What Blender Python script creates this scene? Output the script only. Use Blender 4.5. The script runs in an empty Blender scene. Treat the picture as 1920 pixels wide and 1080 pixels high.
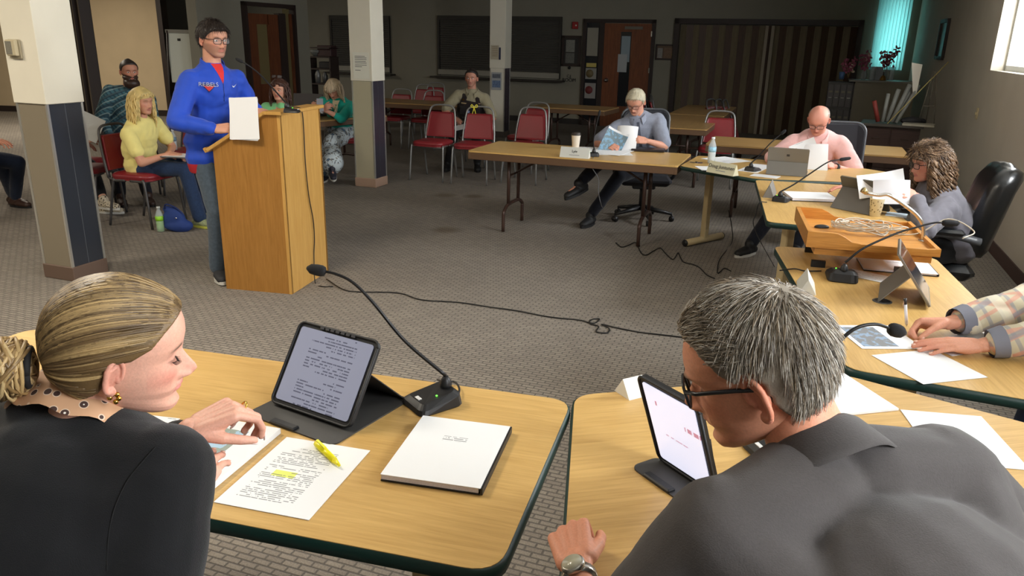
import bpy, math, random
import numpy as np
from mathutils import Vector, Matrix, Quaternion
from mathutils.bvhtree import BVHTree
random.seed(7); np.random.seed(7)
SC=bpy.context.scene
COL=SC.collection
def V(*a): return np.array(a,float)
def nrm(v):
    v=np.asarray(v,float); n=np.linalg.norm(v); return v/n if n>1e-9 else v
R=math.radians
# ---------------------------------------------------------------- camera
FPX=1440.; CH=1.68
PITCH=math.atan(465/1440.); ROLL=math.atan(95/4460.)
_fw=V(0,math.cos(PITCH),-math.sin(PITCH)); _r0=V(1,0,0); _u0=np.cross(_r0,_fw)
_r=_r0*math.cos(ROLL)+_u0*math.sin(ROLL); _u=-_r0*math.sin(ROLL)+_u0*math.cos(ROLL)
CC=V(0,0,CH)
def ray(px,py): return _fw*FPX+_r*(px-960)-_u*(py-540)
def at(px,py,h=0.):
    "measured photo point -> place on the horizontal plane at height h"
    d=ray(px,py); return CC+d*((h-CH)/d[2])
def aty(px,py,Y):
    d=ray(px,py); return CC+d*(Y/d[1])
cam=bpy.data.cameras.new('camera'); camo=bpy.data.objects.new('camera',cam); COL.objects.link(camo)
cam.sensor_width=36; cam.lens=36*FPX/1920; cam.clip_start=.05; cam.clip_end=100
m=Matrix.Identity(4)
for i in range(3):
    m[i][0]=_r[i]; m[i][1]=_u[i]; m[i][2]=-_fw[i]; m[i][3]=CC[i]
camo.matrix_world=m; SC.camera=camo
# ---------------------------------------------------------------- world, light, exposure
SC.view_settings.view_transform='Standard'; SC.view_settings.look='None'
SC.view_settings.exposure=EXPO=0.0; SC.view_settings.gamma=1; SC.view_settings.use_curve_mapping=False
W=bpy.data.worlds.new('world'); SC.world=W; W.use_nodes=True
W.node_tree.nodes['Background'].inputs[0].default_value=(.90,.95,1,1)
W.node_tree.nodes['Background'].inputs[1].default_value=1.2
# room frame: e1 runs right along the back wall, e2 away along the right wall, K their corner
AL=R(20.3); E1=V(math.cos(AL),-math.sin(AL),0); E2=V(math.sin(AL),math.cos(AL),0); K=V(7.13,14.5,0)
def RB(a,b,z=0.): return K+E1*a+E2*b+V(0,0,z)
CEIL=2.95
def area(name,loc,direction,sx,sy,power,color):
    l=bpy.data.lights.new(name,'AREA'); l.shape='RECTANGLE'; l.size=sx; l.size_y=sy; l.energy=power; l.color=color
    o=bpy.data.objects.new(name,l); COL.objects.link(o); o.location=loc
    o.rotation_euler=Vector(direction).to_track_quat('-Z','Z').to_euler(); return o
DAY=(.95,.98,1.0)
# daylight entering by the three high windows of the right wall (the farthest one is in view)
WIN=[(-6.95,-9.6),(-10.6,-13.3),(-14.3,-17.0)]
WZ=(1.49,2.62)
for i,(b1,b0) in enumerate(WIN):
    area('daylight_window',RB(.42,(b0+b1)/2,(WZ[0]+WZ[1])/2),-E1+V(0,0,-.12),abs(b1-b0),WZ[1]-WZ[0],(300,400,330)[i],DAY)
area('daylight_far_window',RB(-.42,.30,1.75),-E2,.5,1.5,26,(.75,.96,1.))
# ---------------------------------------------------------------- materials
def lin(c):
    c=[x/255. for x in c[:3]]
    return tuple((x/12.92 if x<=.04045 else ((x+.055)/1.055)**2.4) for x in c)
MATS={}
def newmat(name):
    m=bpy.data.materials.new(name); m.use_nodes=True; nt=m.node_tree; b=nt.nodes['Principled BSDF']; return m,nt,b
def N(nt,t,**kw):
    n=nt.nodes.new(t)
    for k,v in kw.items():
        if k.startswith('i_'):
            key=k[2:]; key=int(key) if key.isdigit() else key.replace('_',' ')
            n.inputs[key].default_value=v
        else: setattr(n,k,v)
    return n
def mat(name,c,rough=.6,metal=0.,var=.0,vs=20.,bump=0.,bs=200.,spec=.5,trans=0.,alpha=1.,emit=0.,coat=0.,sheen=0.):
    if name in MATS: return MATS[name]
    m,nt,b=newmat(name); L=nt.links.new
    c=lin(c); b.inputs['Base Color'].default_value=(*c,1); b.inputs['Roughness'].default_value=rough
    b.inputs['Metallic'].default_value=metal; b.inputs['Specular IOR Level'].default_value=spec
    b.inputs['Transmission Weight'].default_value=trans; b.inputs['Alpha'].default_value=alpha
    b.inputs['Coat Weight'].default_value=coat; b.inputs['Sheen Weight'].default_value=sheen
    if emit: b.inputs['Emission Color'].default_value=(*c,1); b.inputs['Emission Strength'].default_value=emit
    tc=N(nt,'ShaderNodeTexCoord')
    if var:
        n=N(nt,'ShaderNodeTexNoise',i_Scale=vs,i_Detail=4.); L(tc.outputs['Object'],n.inputs['Vector'])
        r=N(nt,'ShaderNodeMapRange',i_1=.3,i_2=.7,i_3=1-var,i_4=1+var); L(n.outputs[0],r.inputs[0])
        mx=N(nt,'ShaderNodeVectorMath',operation='SCALE'); mx.inputs[0].default_value=c; L(r.outputs[0],mx.inputs['Scale'])
        L(mx.outputs[0],b.inputs['Base Color'])
    if bump:
        n=N(nt,'ShaderNodeTexNoise',i_Scale=bs,i_Detail=3.); L(tc.outputs['Object'],n.inputs['Vector'])
        bp=N(nt,'ShaderNodeBump',i_Strength=bump,i_Distance=.002); L(n.outputs[0],bp.inputs['Height']); L(bp.outputs[0],b.inputs['Normal'])
    MATS[name]=m; return m
def colmat(name,rough=.55,spec=.4,sss=0.,bump=0.,bs=150.,metal=0.,mul=(1,1,1)):
    if name in MATS: return MATS[name]
    m,nt,b=newmat(name); L=nt.links.new
    a=N(nt,'ShaderNodeVertexColor',layer_name='Col')
    tc=N(nt,'ShaderNodeTexCoord'); n=N(nt,'ShaderNodeTexNoise',i_Scale=bs,i_Detail=4.); L(tc.outputs['Object'],n.inputs['Vector'])
    r=N(nt,'ShaderNodeMapRange',i_1=.3,i_2=.7,i_3=.93,i_4=1.07); L(n.outputs[0],r.inputs[0])
    s=N(nt,'ShaderNodeVectorMath',operation='SCALE'); L(a.outputs[0],s.inputs[0]); L(r.outputs[0],s.inputs['Scale']); L(s.outputs[0],b.inputs['Base Color'])
    b.inputs['Roughness'].default_value=rough; b.inputs['Specular IOR Level'].default_value=spec; b.inputs['Metallic'].default_value=metal
    if sss: b.inputs['Subsurface Weight'].default_value=sss; b.inputs['Subsurface Radius'].default_value=(.012,.004,.002); b.inputs['Subsurface Scale'].default_value=1.
    if bump:
        bp=N(nt,'ShaderNodeBump',i_Strength=bump,i_Distance=.002); L(n.outputs[0],bp.inputs['Height']); L(bp.outputs[0],b.inputs['Normal'])
    MATS[name]=m; return m
def woodmat(name,c1,c2,rough=.4,rot=0.,axis='X',coat=.0,fine=1.):
    if name in MATS: return MATS[name]
    m,nt,b=newmat(name); L=nt.links.new
    tc=N(nt,'ShaderNodeTexCoord'); mp=N(nt,'ShaderNodeMapping'); mp.inputs['Rotation'].default_value=(0,0,rot)
    mp.inputs['Scale'].default_value={'X':(1.3*fine,22*fine,22*fine),'Z':(22*fine,22*fine,1.3*fine),'Y':(22*fine,1.3*fine,22*fine)}[axis]
    L(tc.outputs['Object'],mp.inputs[0])
    n=N(nt,'ShaderNodeTexNoise',i_Scale=2.2,i_Detail=8.,i_Roughness=.65,i_Distortion=.9); L(mp.outputs[0],n.inputs['Vector'])
    n2=N(nt,'ShaderNodeTexNoise',i_Scale=9.,i_Detail=3.,i_Distortion=.2); L(mp.outputs[0],n2.inputs['Vector'])
    ad=N(nt,'ShaderNodeMath',operation='MULTIPLY_ADD',i_1=.45); L(n2.outputs[0],ad.inputs[0]); L(n.outputs[0],ad.inputs[2])
    r=N(nt,'ShaderNodeValToRGB'); e=r.color_ramp.elements; e[0].position=.52; e[0].color=(*lin(c1),1); e[1].position=.88; e[1].color=(*lin(c2),1)
    L(ad.outputs[0],r.inputs[0]); L(r.outputs[0],b.inputs['Base Color']); b.inputs['Roughness'].default_value=rough; b.inputs['Coat Weight'].default_value=coat
    MATS[name]=m; return m
def papermat(name,seed=0,pitch=.0075,x0=-.085,x1=.085,y0=-.12,y1=.115,dens=.5,pic=None,hl=None,base=(238,240,242),ink=(90,92,98),word=110.,title=None):
    "printed sheet: rows of words in object space; pic=(x0,x1,y0,y1,colour_a,colour_b) printed picture; hl= highlighter swipe box"
    if name in MATS: return MATS[name]
    m,nt,b=newmat(name); L=nt.links.new; b.inputs['Roughness'].default_value=.7
    tc=N(nt,'ShaderNodeTexCoord'); sp=N(nt,'ShaderNodeSeparateXYZ'); L(tc.outputs['Object'],sp.inputs[0])
    def M(op,a,b_=None,c_=None):
        n=N(nt,'ShaderNodeMath',operation=op)
        for i,x in enumerate((a,b_,c_)):
            if x is None: continue
            if isinstance(x,(int,float)): n.inputs[i].default_value=x
            else: L(x,n.inputs[i])
        return n.outputs[0]
    X,Y=sp.outputs[0],sp.outputs[1]
    def box(bx): 
        return M('MULTIPLY',M('MULTIPLY',M('GREATER_THAN',X,bx[0]),M('LESS_THAN',X,bx[1])),M('MULTIPLY',M('GREATER_THAN',Y,bx[2]),M('LESS_THAN',Y,bx[3])))
    yy=M('DIVIDE',Y,pitch); fl=M('FLOOR',yy); fr=M('FRACT',yy)
    cb=N(nt,'ShaderNodeCombineXYZ'); L(M('MULTIPLY',X,word),cb.inputs[0]); L(M('MULTIPLY',fl,7.31),cb.inputs[1]); cb.inputs[2].default_value=seed
    n=N(nt,'ShaderNodeTexNoise',i_Scale=1.,i_Detail=3.); L(cb.outputs[0],n.inputs['Vector'])
    cb2=N(nt,'ShaderNodeCombineXYZ'); L(M('MULTIPLY',X,9.),cb2.inputs[0]); L(M('MULTIPLY',fl,3.7),cb2.inputs[1]); cb2.inputs[2].default_value=seed+5
    n2=N(nt,'ShaderNodeTexNoise',i_Scale=1.,i_Detail=0.); L(cb2.outputs[0],n2.inputs['Vector'])
    ln=M('MULTIPLY',M('MULTIPLY',M('LESS_THAN',fr,.42),M('GREATER_THAN',n.outputs[0],.44)),M('MULTIPLY',M('LESS_THAN',n2.outputs[0],dens),box((x0,x1,y0,y1))))
    def mix(f,a,bcol):
        x=N(nt,'ShaderNodeMix',data_type='RGBA'); L(f,x.inputs[0])
        if isinstance(a,tuple): x.inputs[6].default_value=(*lin(a),1)
        else: L(a,x.inputs[6])
        if isinstance(bcol,tuple): x.inputs[7].default_value=(*lin(bcol),1)
        else: L(bcol,x.inputs[7])
        return x.outputs[2]
    col=mix(box((-9,9,-9,9)),base,base)
    if hl: col=mix(box(hl),col,(228,236,120))
    col=mix(M('MULTIPLY',ln,.75),col,ink)
    if title: col=mix(M('MULTIPLY',box(title),M('GREATER_THAN',n.outputs[0],.5)),col,ink)
    if pic:
        np_=N(nt,'ShaderNodeTexNoise',i_Scale=35.,i_Detail=5.); L(tc.outputs['Object'],np_.inputs['Vector'])
        pc=mix(M('GREATER_THAN',np_.outputs[0],.52),pic[4],pic[5]); col=mix(box(pic[:4]),col,pc)
    L(col,b.inputs['Base Color']); MATS[name]=m; return m
# ---------------------------------------------------------------- mesh builder
class MB:
    def __init__(s): s.v=[]; s.f=[]; s.m=[]; s.c=[]; s.smooth=[]; s.n=0
    def add(s,v,f,mi=0,sm=False,c=None):
        v=np.asarray(v,float).reshape(-1,3); s.v.append(v)
        s.f.extend([tuple(int(i)+s.n for i in q) for q in f]); s.m.extend([mi]*len(f)); s.smooth.extend([sm]*len(f))
        if c is None: c=np.ones((len(v),3))
        c=np.broadcast_to(np.asarray(c,float),(len(v),3)); s.c.append(c); s.n+=len(v); return s
    def arr(s): return np.concatenate(s.v) if s.v else np.zeros((0,3))
    def merge(s,o,mi=None):
        s.v.append(o.arr()); s.f.extend([tuple(i+s.n for i in q) for q in o.f]); s.m.extend(o.m if mi is None else [mi]*len(o.f)); s.smooth.extend(o.smooth)
        s.c.append(np.concatenate(o.c)); s.n+=o.n; return s
    def xf(s,M3,t=(0,0,0)):
        s.v=[v@np.asarray(M3).T+np.asarray(t) for v in s.v]; return s
    def mesh(s,name,off=(0,0,0),col=False):
        me=bpy.data.meshes.new(name); v=s.arr()-np.asarray(off); me.from_pydata(v.tolist(),[],s.f)
        me.polygons.foreach_set('material_index',s.m); me.polygons.foreach_set('use_smooth',s.smooth)
        if col:
            a=me.color_attributes.new('Col','FLOAT_COLOR','POINT'); c=np.concatenate(s.c); a.data.foreach_set('color',np.c_[c,np.ones(len(c))].ravel())
        me.update(); return me
    # shapes
    def box(s,c,d,M3=None,mi=0,bev=0.,col=None):
        c=np.asarray(c,float); x,y,z=[q/2 for q in d]
        if bev>0:
            b=min(bev,x*.95,y*.95,z*.95)
            P=[]
            for sz in (-1,1):
                for k in (0,1):
                    zz=sz*(z-(b if k==0 else 0)); ins=0 if k==0 else b
                    P.append((zz,ins))
            P=sorted(P); rings=[]
            for zz,ins in P:
                xx,yy=x-ins,y-ins; b2=b*.7 if ins==0 else b*.4
                rings.append([(xx-b2,-yy,zz),(xx,-yy+b2,zz),(xx,yy-b2,zz),(xx-b2,yy,zz),(-xx+b2,yy,zz),(-xx,yy-b2,zz),(-xx,-yy+b2,zz),(-xx+b2,-yy,zz)])
            v=np.array(rings).reshape(-1,3); f=[]
            for r_ in range(3):
                for k in range(8): f.append((r_*8+k,r_*8+(k+1)%8,r_*8+8+(k+1)%8,r_*8+8+k))
            f.append(tuple(range(7,-1,-1))); f.append(tuple(range(24,32)))
        else:
            v=np.array([(i*x,j*y,k*z) for k in (-1,1) for j in (-1,1) for i in (-1,1)])
            f=[(0,2,3,1),(4,5,7,6),(0,1,5,4),(2,6,7,3),(0,4,6,2),(1,3,7,5)]
        if M3 is not None: v=v@np.asarray(M3).T
        return s.add(v+c,f,mi,False,col)
    def tube(s,pts,r,n=8,mi=0,cap=True,sm=True,col=None,flat=1.):
        pts=np.asarray(pts,float); k=len(pts); r=np.broadcast_to(np.asarray(r,float),(k,))
        t=np.gradient(pts,axis=0); t/= (np.linalg.norm(t,axis=1)[:,None]+1e-12)
        up=V(0,0,1) if abs(t[0][2])<.9 else V(1,0,0); a=nrm(np.cross(t[0],up)); V_=[]
        ang=np.arange(n)*2*math.pi/n; ca,sa=np.cos(ang)[:,None],np.sin(ang)[:,None]
        for i in range(k):
            a=a-t[i]*(a@t[i]); a=nrm(a); b=np.cross(t[i],a); V_.append(pts[i]+r[i]*(ca*a*flat+sa*b))
        f=[(i*n+j,i*n+(j+1)%n,(i+1)*n+(j+1)%n,(i+1)*n+j) for i in range(k-1) for j in range(n)]
        if cap: f+= [tuple(range(n-1,-1,-1)),tuple((k-1)*n+j for j in range(n))]
        return s.add(np.concatenate(V_),f,mi,sm,col)
    def lathe(s,prof,c=(0,0,0),n=20,mi=0,M3=None,sm=True,col=None):
        ang=np.arange(n)*2*math.pi/n; v=[]
        for r_,z in prof: v.append(np.c_[r_*np.cos(ang),r_*np.sin(ang),np.full(n,z)])
        v=np.concatenate(v); k=len(prof)
        f=[(i*n+j,i*n+(j+1)%n,(i+1)*n+(j+1)%n,(i+1)*n+j) for i in range(k-1) for j in range(n)]
        f+= [tuple(range(n-1,-1,-1)),tuple((k-1)*n+j for j in range(n))]
        if M3 is not None: v=v@np.asarray(M3).T
        return s.add(v+np.asarray(c),f,mi,sm,col)
    def prism(s,poly,z0,z1,mi=0,mtop=None,M3=None,c=(0,0,0)):
        n=len(poly); v=np.array([(x,y,z0) for x,y in poly]+[(x,y,z1) for x,y in poly],float)
        if M3 is not None: v=v@np.asarray(M3).T
        v=v+np.asarray(c)
        A=sum(poly[i][0]*poly[(i+1)%n][1]-poly[(i+1)%n][0]*poly[i][1] for i in range(n))
        side=[(i,(i+1)%n,n+(i+1)%n,n+i) for i in range(n)]; bot=tuple(range(n-1,-1,-1)); top=tuple(range(n,2*n))
        if A<0: side=[q[::-1] for q in side]; bot=bot[::-1]; top=top[::-1]
        s.add(v,side+[bot],mi); b=s.n-2*n; s.f.append(tuple(i+b for i in top)); s.m.append(mi if mtop is None else mtop); s.smooth.append(False); return s
    def ell(s,c,rad,M3=None,n=16,mi=0,col=None):
        th=np.linspace(0,math.pi,n//2+1)[1:-1]; ph=np.arange(n)*2*math.pi/n
        v=[(0,0,1)]+[(math.sin(t)*math.cos(p),math.sin(t)*math.sin(p),math.cos(t)) for t in th for p in ph]+[(0,0,-1)]
        k=len(th); f=[(0,1+j,1+(j+1)%n) for j in range(n)]
        f+=[(1+i*n+j,1+(i+1)*n+j,1+(i+1)*n+(j+1)%n,1+i*n+(j+1)%n) for i in range(k-1) for j in range(n)]
        f+=[(1+(k-1)*n+(j+1)%n,1+(k-1)*n+j,1+k*n) for j in range(n)]
        f=[q[::1] for q in f]
        v=np.array(v)*np.asarray(rad,float)
        if M3 is not None: v=v@np.asarray(M3).T
        return s.add(v+np.asarray(c),f,mi,True,col)
    def cap(s,p0,r0,p1,r1,n=14,sc=(1,1)):
        "tapered capsule between two points; sc squashes the section along (side, depth)"
        p0=np.asarray(p0,float);p1=np.asarray(p1,float); d=p1-p0; L=np.linalg.norm(d); d=d/(L+1e-9)
        up=V(0,0,1) if abs(d[2])<.92 else V(0,1,0)
        a=nrm(np.cross(d,up)); b=np.cross(d,a); v=[]; prof=[]
        for k in range(5): t=-math.pi/2+k*math.pi/8; prof.append((r0*math.cos(t)+1e-4,r0*math.sin(t)))
        for k in range(5): t=k*math.pi/8; prof.append((r1*math.cos(t)+1e-4,L+r1*math.sin(t)))
        ang=np.arange(n)*2*math.pi/n
        for r_,z in prof: v.append(p0+d*z+r_*(np.cos(ang)[:,None]*a*sc[0]+np.sin(ang)[:,None]*b*sc[1]))
        k=len(prof); f=[(i*n+j,i*n+(j+1)%n,(i+1)*n+(j+1)%n,(i+1)*n+j) for i in range(k-1) for j in range(n)]
        f+= [tuple(range(n-1,-1,-1)),tuple((k-1)*n+j for j in range(n))]
        return s.add(np.concatenate(v),f,0,True)
    def grid(s,P,mi=0,sm=True,close=False,col=None):
        "P (rows,cols,3)"
        P=np.asarray(P,float); r_,c_=P.shape[:2]; f=[]
        for i in range(r_-1):
            for j in range(c_ if close else c_-1): f.append((i*c_+j,i*c_+(j+1)%c_,(i+1)*c_+(j+1)%c_,(i+1)*c_+j))
        return s.add(P.reshape(-1,3),f,mi,sm,col)
def Rz(a): c,s_=math.cos(a),math.sin(a); return np.array([[c,-s_,0],[s_,c,0],[0,0,1.]])
def Rx(a): c,s_=math.cos(a),math.sin(a); return np.array([[1.,0,0],[0,c,-s_],[0,s_,c]])
def Ry(a): c,s_=math.cos(a),math.sin(a); return np.array([[c,0,s_],[0,1.,0],[-s_,0,c]])
RM=Rz(-AL)   # room orientation
def basis(f,u):
    "columns: right, forward, up"
    f=nrm(f); r_=nrm(np.cross(f,u)); u=np.cross(r_,f); return np.array([r_,f,u]).T
def rrect(w,h,r,n=5,cx=0,cy=0):
    P=[]
    for (sx,sy,a0) in ((1,1,0),(-1,1,90),(-1,-1,180),(1,-1,270)):
        for k in range(n+1):
            a=R(a0+90*k/n); P.append((cx+sx*(w/2-r)+r*math.cos(a),cy+sy*(h/2-r)+r*math.sin(a)))
    return P
def rpoly(P,r,n=5):
    out=[]; k=len(P)
    for i in range(k):
        p=V(*P[i]); a=nrm(V(*P[i-1])-p); b=nrm(V(*P[(i+1)%k])-p)
        for j in range(n+1):
            t=j/n; q=(1-t)**2*(p+a*r)+2*t*(1-t)*p+t*t*(p+b*r); out.append((q[0],q[1]))
    return out
def smoothpath(P,n=8):
    P=np.asarray(P,float); out=[]
    Q=np.vstack([2*P[0]-P[1],P,2*P[-1]-P[-2]])
    for i in range(1,len(Q)-2):
        for k in range(n):
            t=k/n; a,b,c,d=Q[i-1],Q[i],Q[i+1],Q[i+2]
            out.append(.5*((2*b)+(-a+c)*t+(2*a-5*b+4*c-d)*t*t+(-a+3*b-3*c+d)*t**3))
    out.append(P[-1]); return np.array(out)
# ---------------------------------------------------------------- objects
def thing(name,label,cat,loc=(0,0,0),rz=0.,group=None):
    o=bpy.data.objects.new(name,None); COL.objects.link(o); o.location=loc; o.rotation_euler=(0,0,rz); o.empty_display_size=.1
    o['label']=label; o['category']=cat
    if group: o['group']=group
    return o
def obj(name,mb,m,parent=None,off=(0,0,0),col=False,label=None,kind=None):
    me=mb if isinstance(mb,bpy.types.Mesh) else mb.mesh(name,off,col)
    for q in (m if isinstance(m,(list,tuple)) else [m]): me.materials.append(q)
    o=bpy.data.objects.new(name,me); COL.objects.link(o)
    if parent is not None: o.parent=parent
    if label: o['label']=label
    if kind: o['kind']=kind
    return o
def solo(name,mb,m,label,cat,loc=(0,0,0),rz=0.,group=None,col=False,rot=None):
    "a thing that is one mesh (mb in local coordinates)"
    o=obj(name,mb,m,None,col=col); o.location=loc; o.rotation_euler=rot if rot is not None else (0,0,rz); o['label']=label; o['category']=cat
    if group: o['group']=group
    return o
def struct(name,mb,m,parent=None):
    o=obj(name,mb,m,parent)
    if parent is None: o['kind']='structure'
    return o
def dup(root,loc,rz,label,group=None):
    r_=root.copy(); COL.objects.link(r_); r_.location=loc; r_.rotation_euler=(0,0,rz); r_['label']=label
    if group: r_['group']=group
    for ch in list(root.children):
        c=ch.copy(); COL.objects.link(c); c.parent=r_
        for g in list(ch.children):
            d=g.copy(); COL.objects.link(d); d.parent=c
    return r_
def textmb(txt,size,depth=.0004,font=None,align='CENTER'):
    cu=bpy.data.curves.new('t','FONT'); cu.body=txt; cu.size=size; cu.align_x=align; cu.align_y='CENTER'; cu.extrude=depth
    o=bpy.data.objects.new('t',cu); COL.objects.link(o); dg=bpy.context.evaluated_depsgraph_get()
    me=bpy.data.meshes.new_from_object(o.evaluated_get(dg)); mb=MB()
    v=np.zeros(len(me.vertices)*3); me.vertices.foreach_get('co',v); mb.add(v.reshape(-1,3),[tuple(p.vertices) for p in me.polygons])
    bpy.data.objects.remove(o); bpy.data.curves.remove(cu); bpy.data.meshes.remove(me); return mb
def remesh(mb,vox,smooth=4,it=.5):
    "one continuous skin around all closed solids in mb"
    me=mb.mesh('tmp'); o=bpy.data.objects.new('tmp',me); COL.objects.link(o)
    q=o.modifiers.new('r','REMESH'); q.mode='VOXEL'; q.voxel_size=vox; q.adaptivity=0
    if smooth: q=o.modifiers.new('s','SMOOTH'); q.factor=it; q.iterations=smooth
    dg=bpy.context.evaluated_depsgraph_get(); e=bpy.data.meshes.new_from_object(o.evaluated_get(dg))
    v=np.zeros(len(e.vertices)*3); e.vertices.foreach_get('co',v); nn=np.zeros(len(e.vertices)*3); e.vertices.foreach_get('normal',nn)
    f=[tuple(p.vertices) for p in e.polygons]
    bpy.data.objects.remove(o); bpy.data.meshes.remove(me); bpy.data.meshes.remove(e)
    return v.reshape(-1,3),nn.reshape(-1,3),f
def noise3(P,sc,seed=0):
    "smooth pseudo noise in -1..1"
    rs=np.random.RandomState(seed); o=np.zeros(len(P))
    for k in range(7):
        d=rs.normal(size=3); d/=np.linalg.norm(d); d2=rs.normal(size=3); d2/=np.linalg.norm(d2)
        o+=np.sin(P@d*sc*rs.uniform(.7,1.6)+rs.uniform(0,6)+1.3*np.sin(P@d2*sc*.6+rs.uniform(0,6)))
    return o/4.
# ================================================================ people
SKIN=colmat('skin',rough=.5,spec=.35,sss=.06,bump=.12,bs=260.)
def itab(z,T):
    T=np.array(T); return np.interp(z,T[:,0],T[:,1])
HP=dict(F=[(-.128,.02),(-.12,.052),(-.113,.074),(-.104,.086),(-.093,.090),(-.08,.084),(-.074,.083),(-.06,.092),(-.045,.0895),(-.03,.088),(-.01,.086),(0,.086),(.010,.092),(.02,.096),(.035,.096),(.05,.093),(.065,.087),(.08,.076),(.092,.062),(.102,.045),(.110,.025),(.115,.002)],
 B=[(-.128,-.02),(-.12,-.036),(-.11,-.046),(-.09,-.058),(-.07,-.070),(-.05,-.083),(-.03,-.093),(0,-.102),(.03,-.104),(.05,-.099),(.065,-.091),(.08,-.077),(.092,-.061),(.102,-.043),(.110,-.023),(.115,-.002)],
 W=[(-.128,.012),(-.12,.030),(-.112,.040),(-.10,.048),(-.085,.055),(-.065,.062),(-.04,.069),(-.02,.073),(0,.0755),(.02,.0775),(.04,.077),(.06,.071),(.075,.062),(.09,.048),(.102,.032),(.110,.017),(.115,.002)])
def headgrid(h,nr=64,nc=72):
    """head surface: rows chin->crown, columns round; x right, y forward, z up, eyes at z=0"""
    t=np.linspace(0,1,nr); z=-.128+.243*(t+.10*np.sin(2*math.pi*t)*-.5)
    z=np.clip(z,-.128,.115); F=itab(z,h.get('F',HP['F'])); B=itab(z,HP['B']); Wd=itab(z,HP['W'])*h.get('wid',1)
    k=np.ones(5)/5
    def sm(a):
        p=np.r_[[a[0]]*2,a,[a[-1]]*2]; return np.convolve(p,k,'valid')
    if nr<80: F,B,Wd=sm(F),sm(B),sm(Wd)
    Wd=Wd+h.get('jaw',0)*np.exp(-((z+.085)/.03)**2)
    u=np.linspace(0,1,nc,endpoint=False); ph=2*math.pi*(u-.13*np.sin(2*math.pi*u)/ (2*math.pi)*1.0)*1.0
    ph=2*math.pi*u-.45*np.sin(2*math.pi*u)      # denser columns on the face
    s_,c_=np.sin(ph),np.cos(ph)
    X=Wd[:,None]*np.sign(s_)*np.abs(s_)**.86; Y=np.where(c_>0,F[:,None]*np.abs(c_)**.88,B[:,None]*np.abs(c_)**.95)
    Z=np.repeat(z[:,None],nc,1)
    low=np.clip((-.03-Z)/.1,0,1); Z=Z+low*.38*np.clip(.075-Y,0,.2)      # jaw line rises to the ear
    Z=Z-np.clip(-Z-.02,0,.2)*0
    w=np.clip(c_,0,1)[None,:]**.5*np.ones_like(X); ax=np.abs(X)
    G=lambda x,z_,sx,sz: np.exp(-((ax-x)/sx)**2-((Z-z_)/sz)**2)
    nl=h.get('nose',1.)
    hz=np.interp(Z,[-.056,-.050,-.044,-.036,-.028,-.01,.004,.014,.02],np.array([0,.006,.021,.0265,.024,.0125,.005,.002,0])*nl)
    sx=np.interp(Z,[-.05,-.038,-.02,.005],[.0125,.0115,.0085,.0085])
    D=hz*np.exp(-(ax/sx)**2)
    D+=.0105*nl*G(.0135,-.0425,.0065,.006)                      # nostril wings
    D-=.0125*G(.030,.000,.0155,.0105)*h.get('sock',1)           # sockets
    D+=.0085*G(.0305,-.0015,.0115,.0085)                        # lids
    D+=h.get('brow',.0035)*G(.028,.0175,.018,.006)
    D+=h.get('cheek',.004)*G(.042,-.027,.018,.016)
    lip=h.get('lip',1.)
    mw=.0245
    D+=lip*.0048*np.clip(1-(ax/mw)**2,0,1)**.6*np.exp(-((Z+.0575)/.0042)**2)
    D+=lip*.0058*np.clip(1-(ax/(mw*.9))**2,0,1)**.6*np.exp(-((Z+.0685)/.0048)**2)
    D-=.0042*np.clip(1-(ax/mw)**2,0,1)**.5*np.exp(-((Z+.0628-.02*ax)/.0016)**2)
    D-=.002*G(.0,-.051,.004,.005)
    D+=h.get('chin',.002)*G(0,-.098,.014,.012)
    D-=.003*G(.03,-.052,.006,.014)*h.get('fold',.6)
    D*=w
    Y=Y+D; X=X+.0*D
    P=np.stack([X,Y,Z],-1)
    # colours
    sk=np.array(lin(h.get('skin',(214,160,132)))); C=np.ones(P.shape)*sk
    def blend(mask,c,a): 
        nonlocal C; C=C*(1-(mask*a)[...,None])+np.array(lin(c))*(mask*a)[...,None]
    front=(Y>.04)
    blend(G(.043,-.030,.020,.018)*front,h.get('blush',(206,120,100)),h.get('blusha',.45))
    blend(G(0,-.040,.013,.010)*front,(200,120,100),.35)
    lm=np.clip(1-(ax/mw)**2,0,1)**.5*np.exp(-((Z+.063)/.0085)**4)*front
    blend(np.clip(lm*1.5,0,1),h.get('lipc',(176,104,96)),.75)
    if h.get('beard'):
        bm=np.clip((-.036-Z+.25*ax)/.01,0,1)*(Y>-.0)*np.clip((ax+ -Z-.052)/.012+.2,0,1); blend(np.clip(bm,0,1)*(1-np.clip(lm*1.4,0,1)),h['beard'],h.get('bearda',.35))
    blend(np.exp(-((ax-.031)/.0165)**4-((Z-.0205+.25*np.abs(ax-.03))/.0042)**2)*front,h.get('browc',(90,66,48)),h.get('browa',.85))
    if h.get('closed',True): blend(np.exp(-((ax-.0305)/.0135)**4-((Z+.0065-6*(ax-.0305)**2)/.0018)**2)*front,(60,40,34),.85)
    blend(np.exp(-((ax-.0305)/.017)**4-((Z-.002)/.009)**2)*front,(160,104,90),.25)
    blend(G(.0095,-.0475,.0045,.0022)*front,(90,45,38),.6)
    return P,C
def gnormals(P):
    du=np.roll(P,-1,1)-np.roll(P,1,1); dv=np.gradient(P,axis=0); n=np.cross(du,dv); l=np.linalg.norm(n,axis=-1)[...,None]+1e-12; n=n/l
    c=P.reshape(-1,3).mean(0); s=np.sign(np.sum(n*(P-c),-1)); n*=np.where(np.median(s)<0,-1,1); return n
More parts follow.
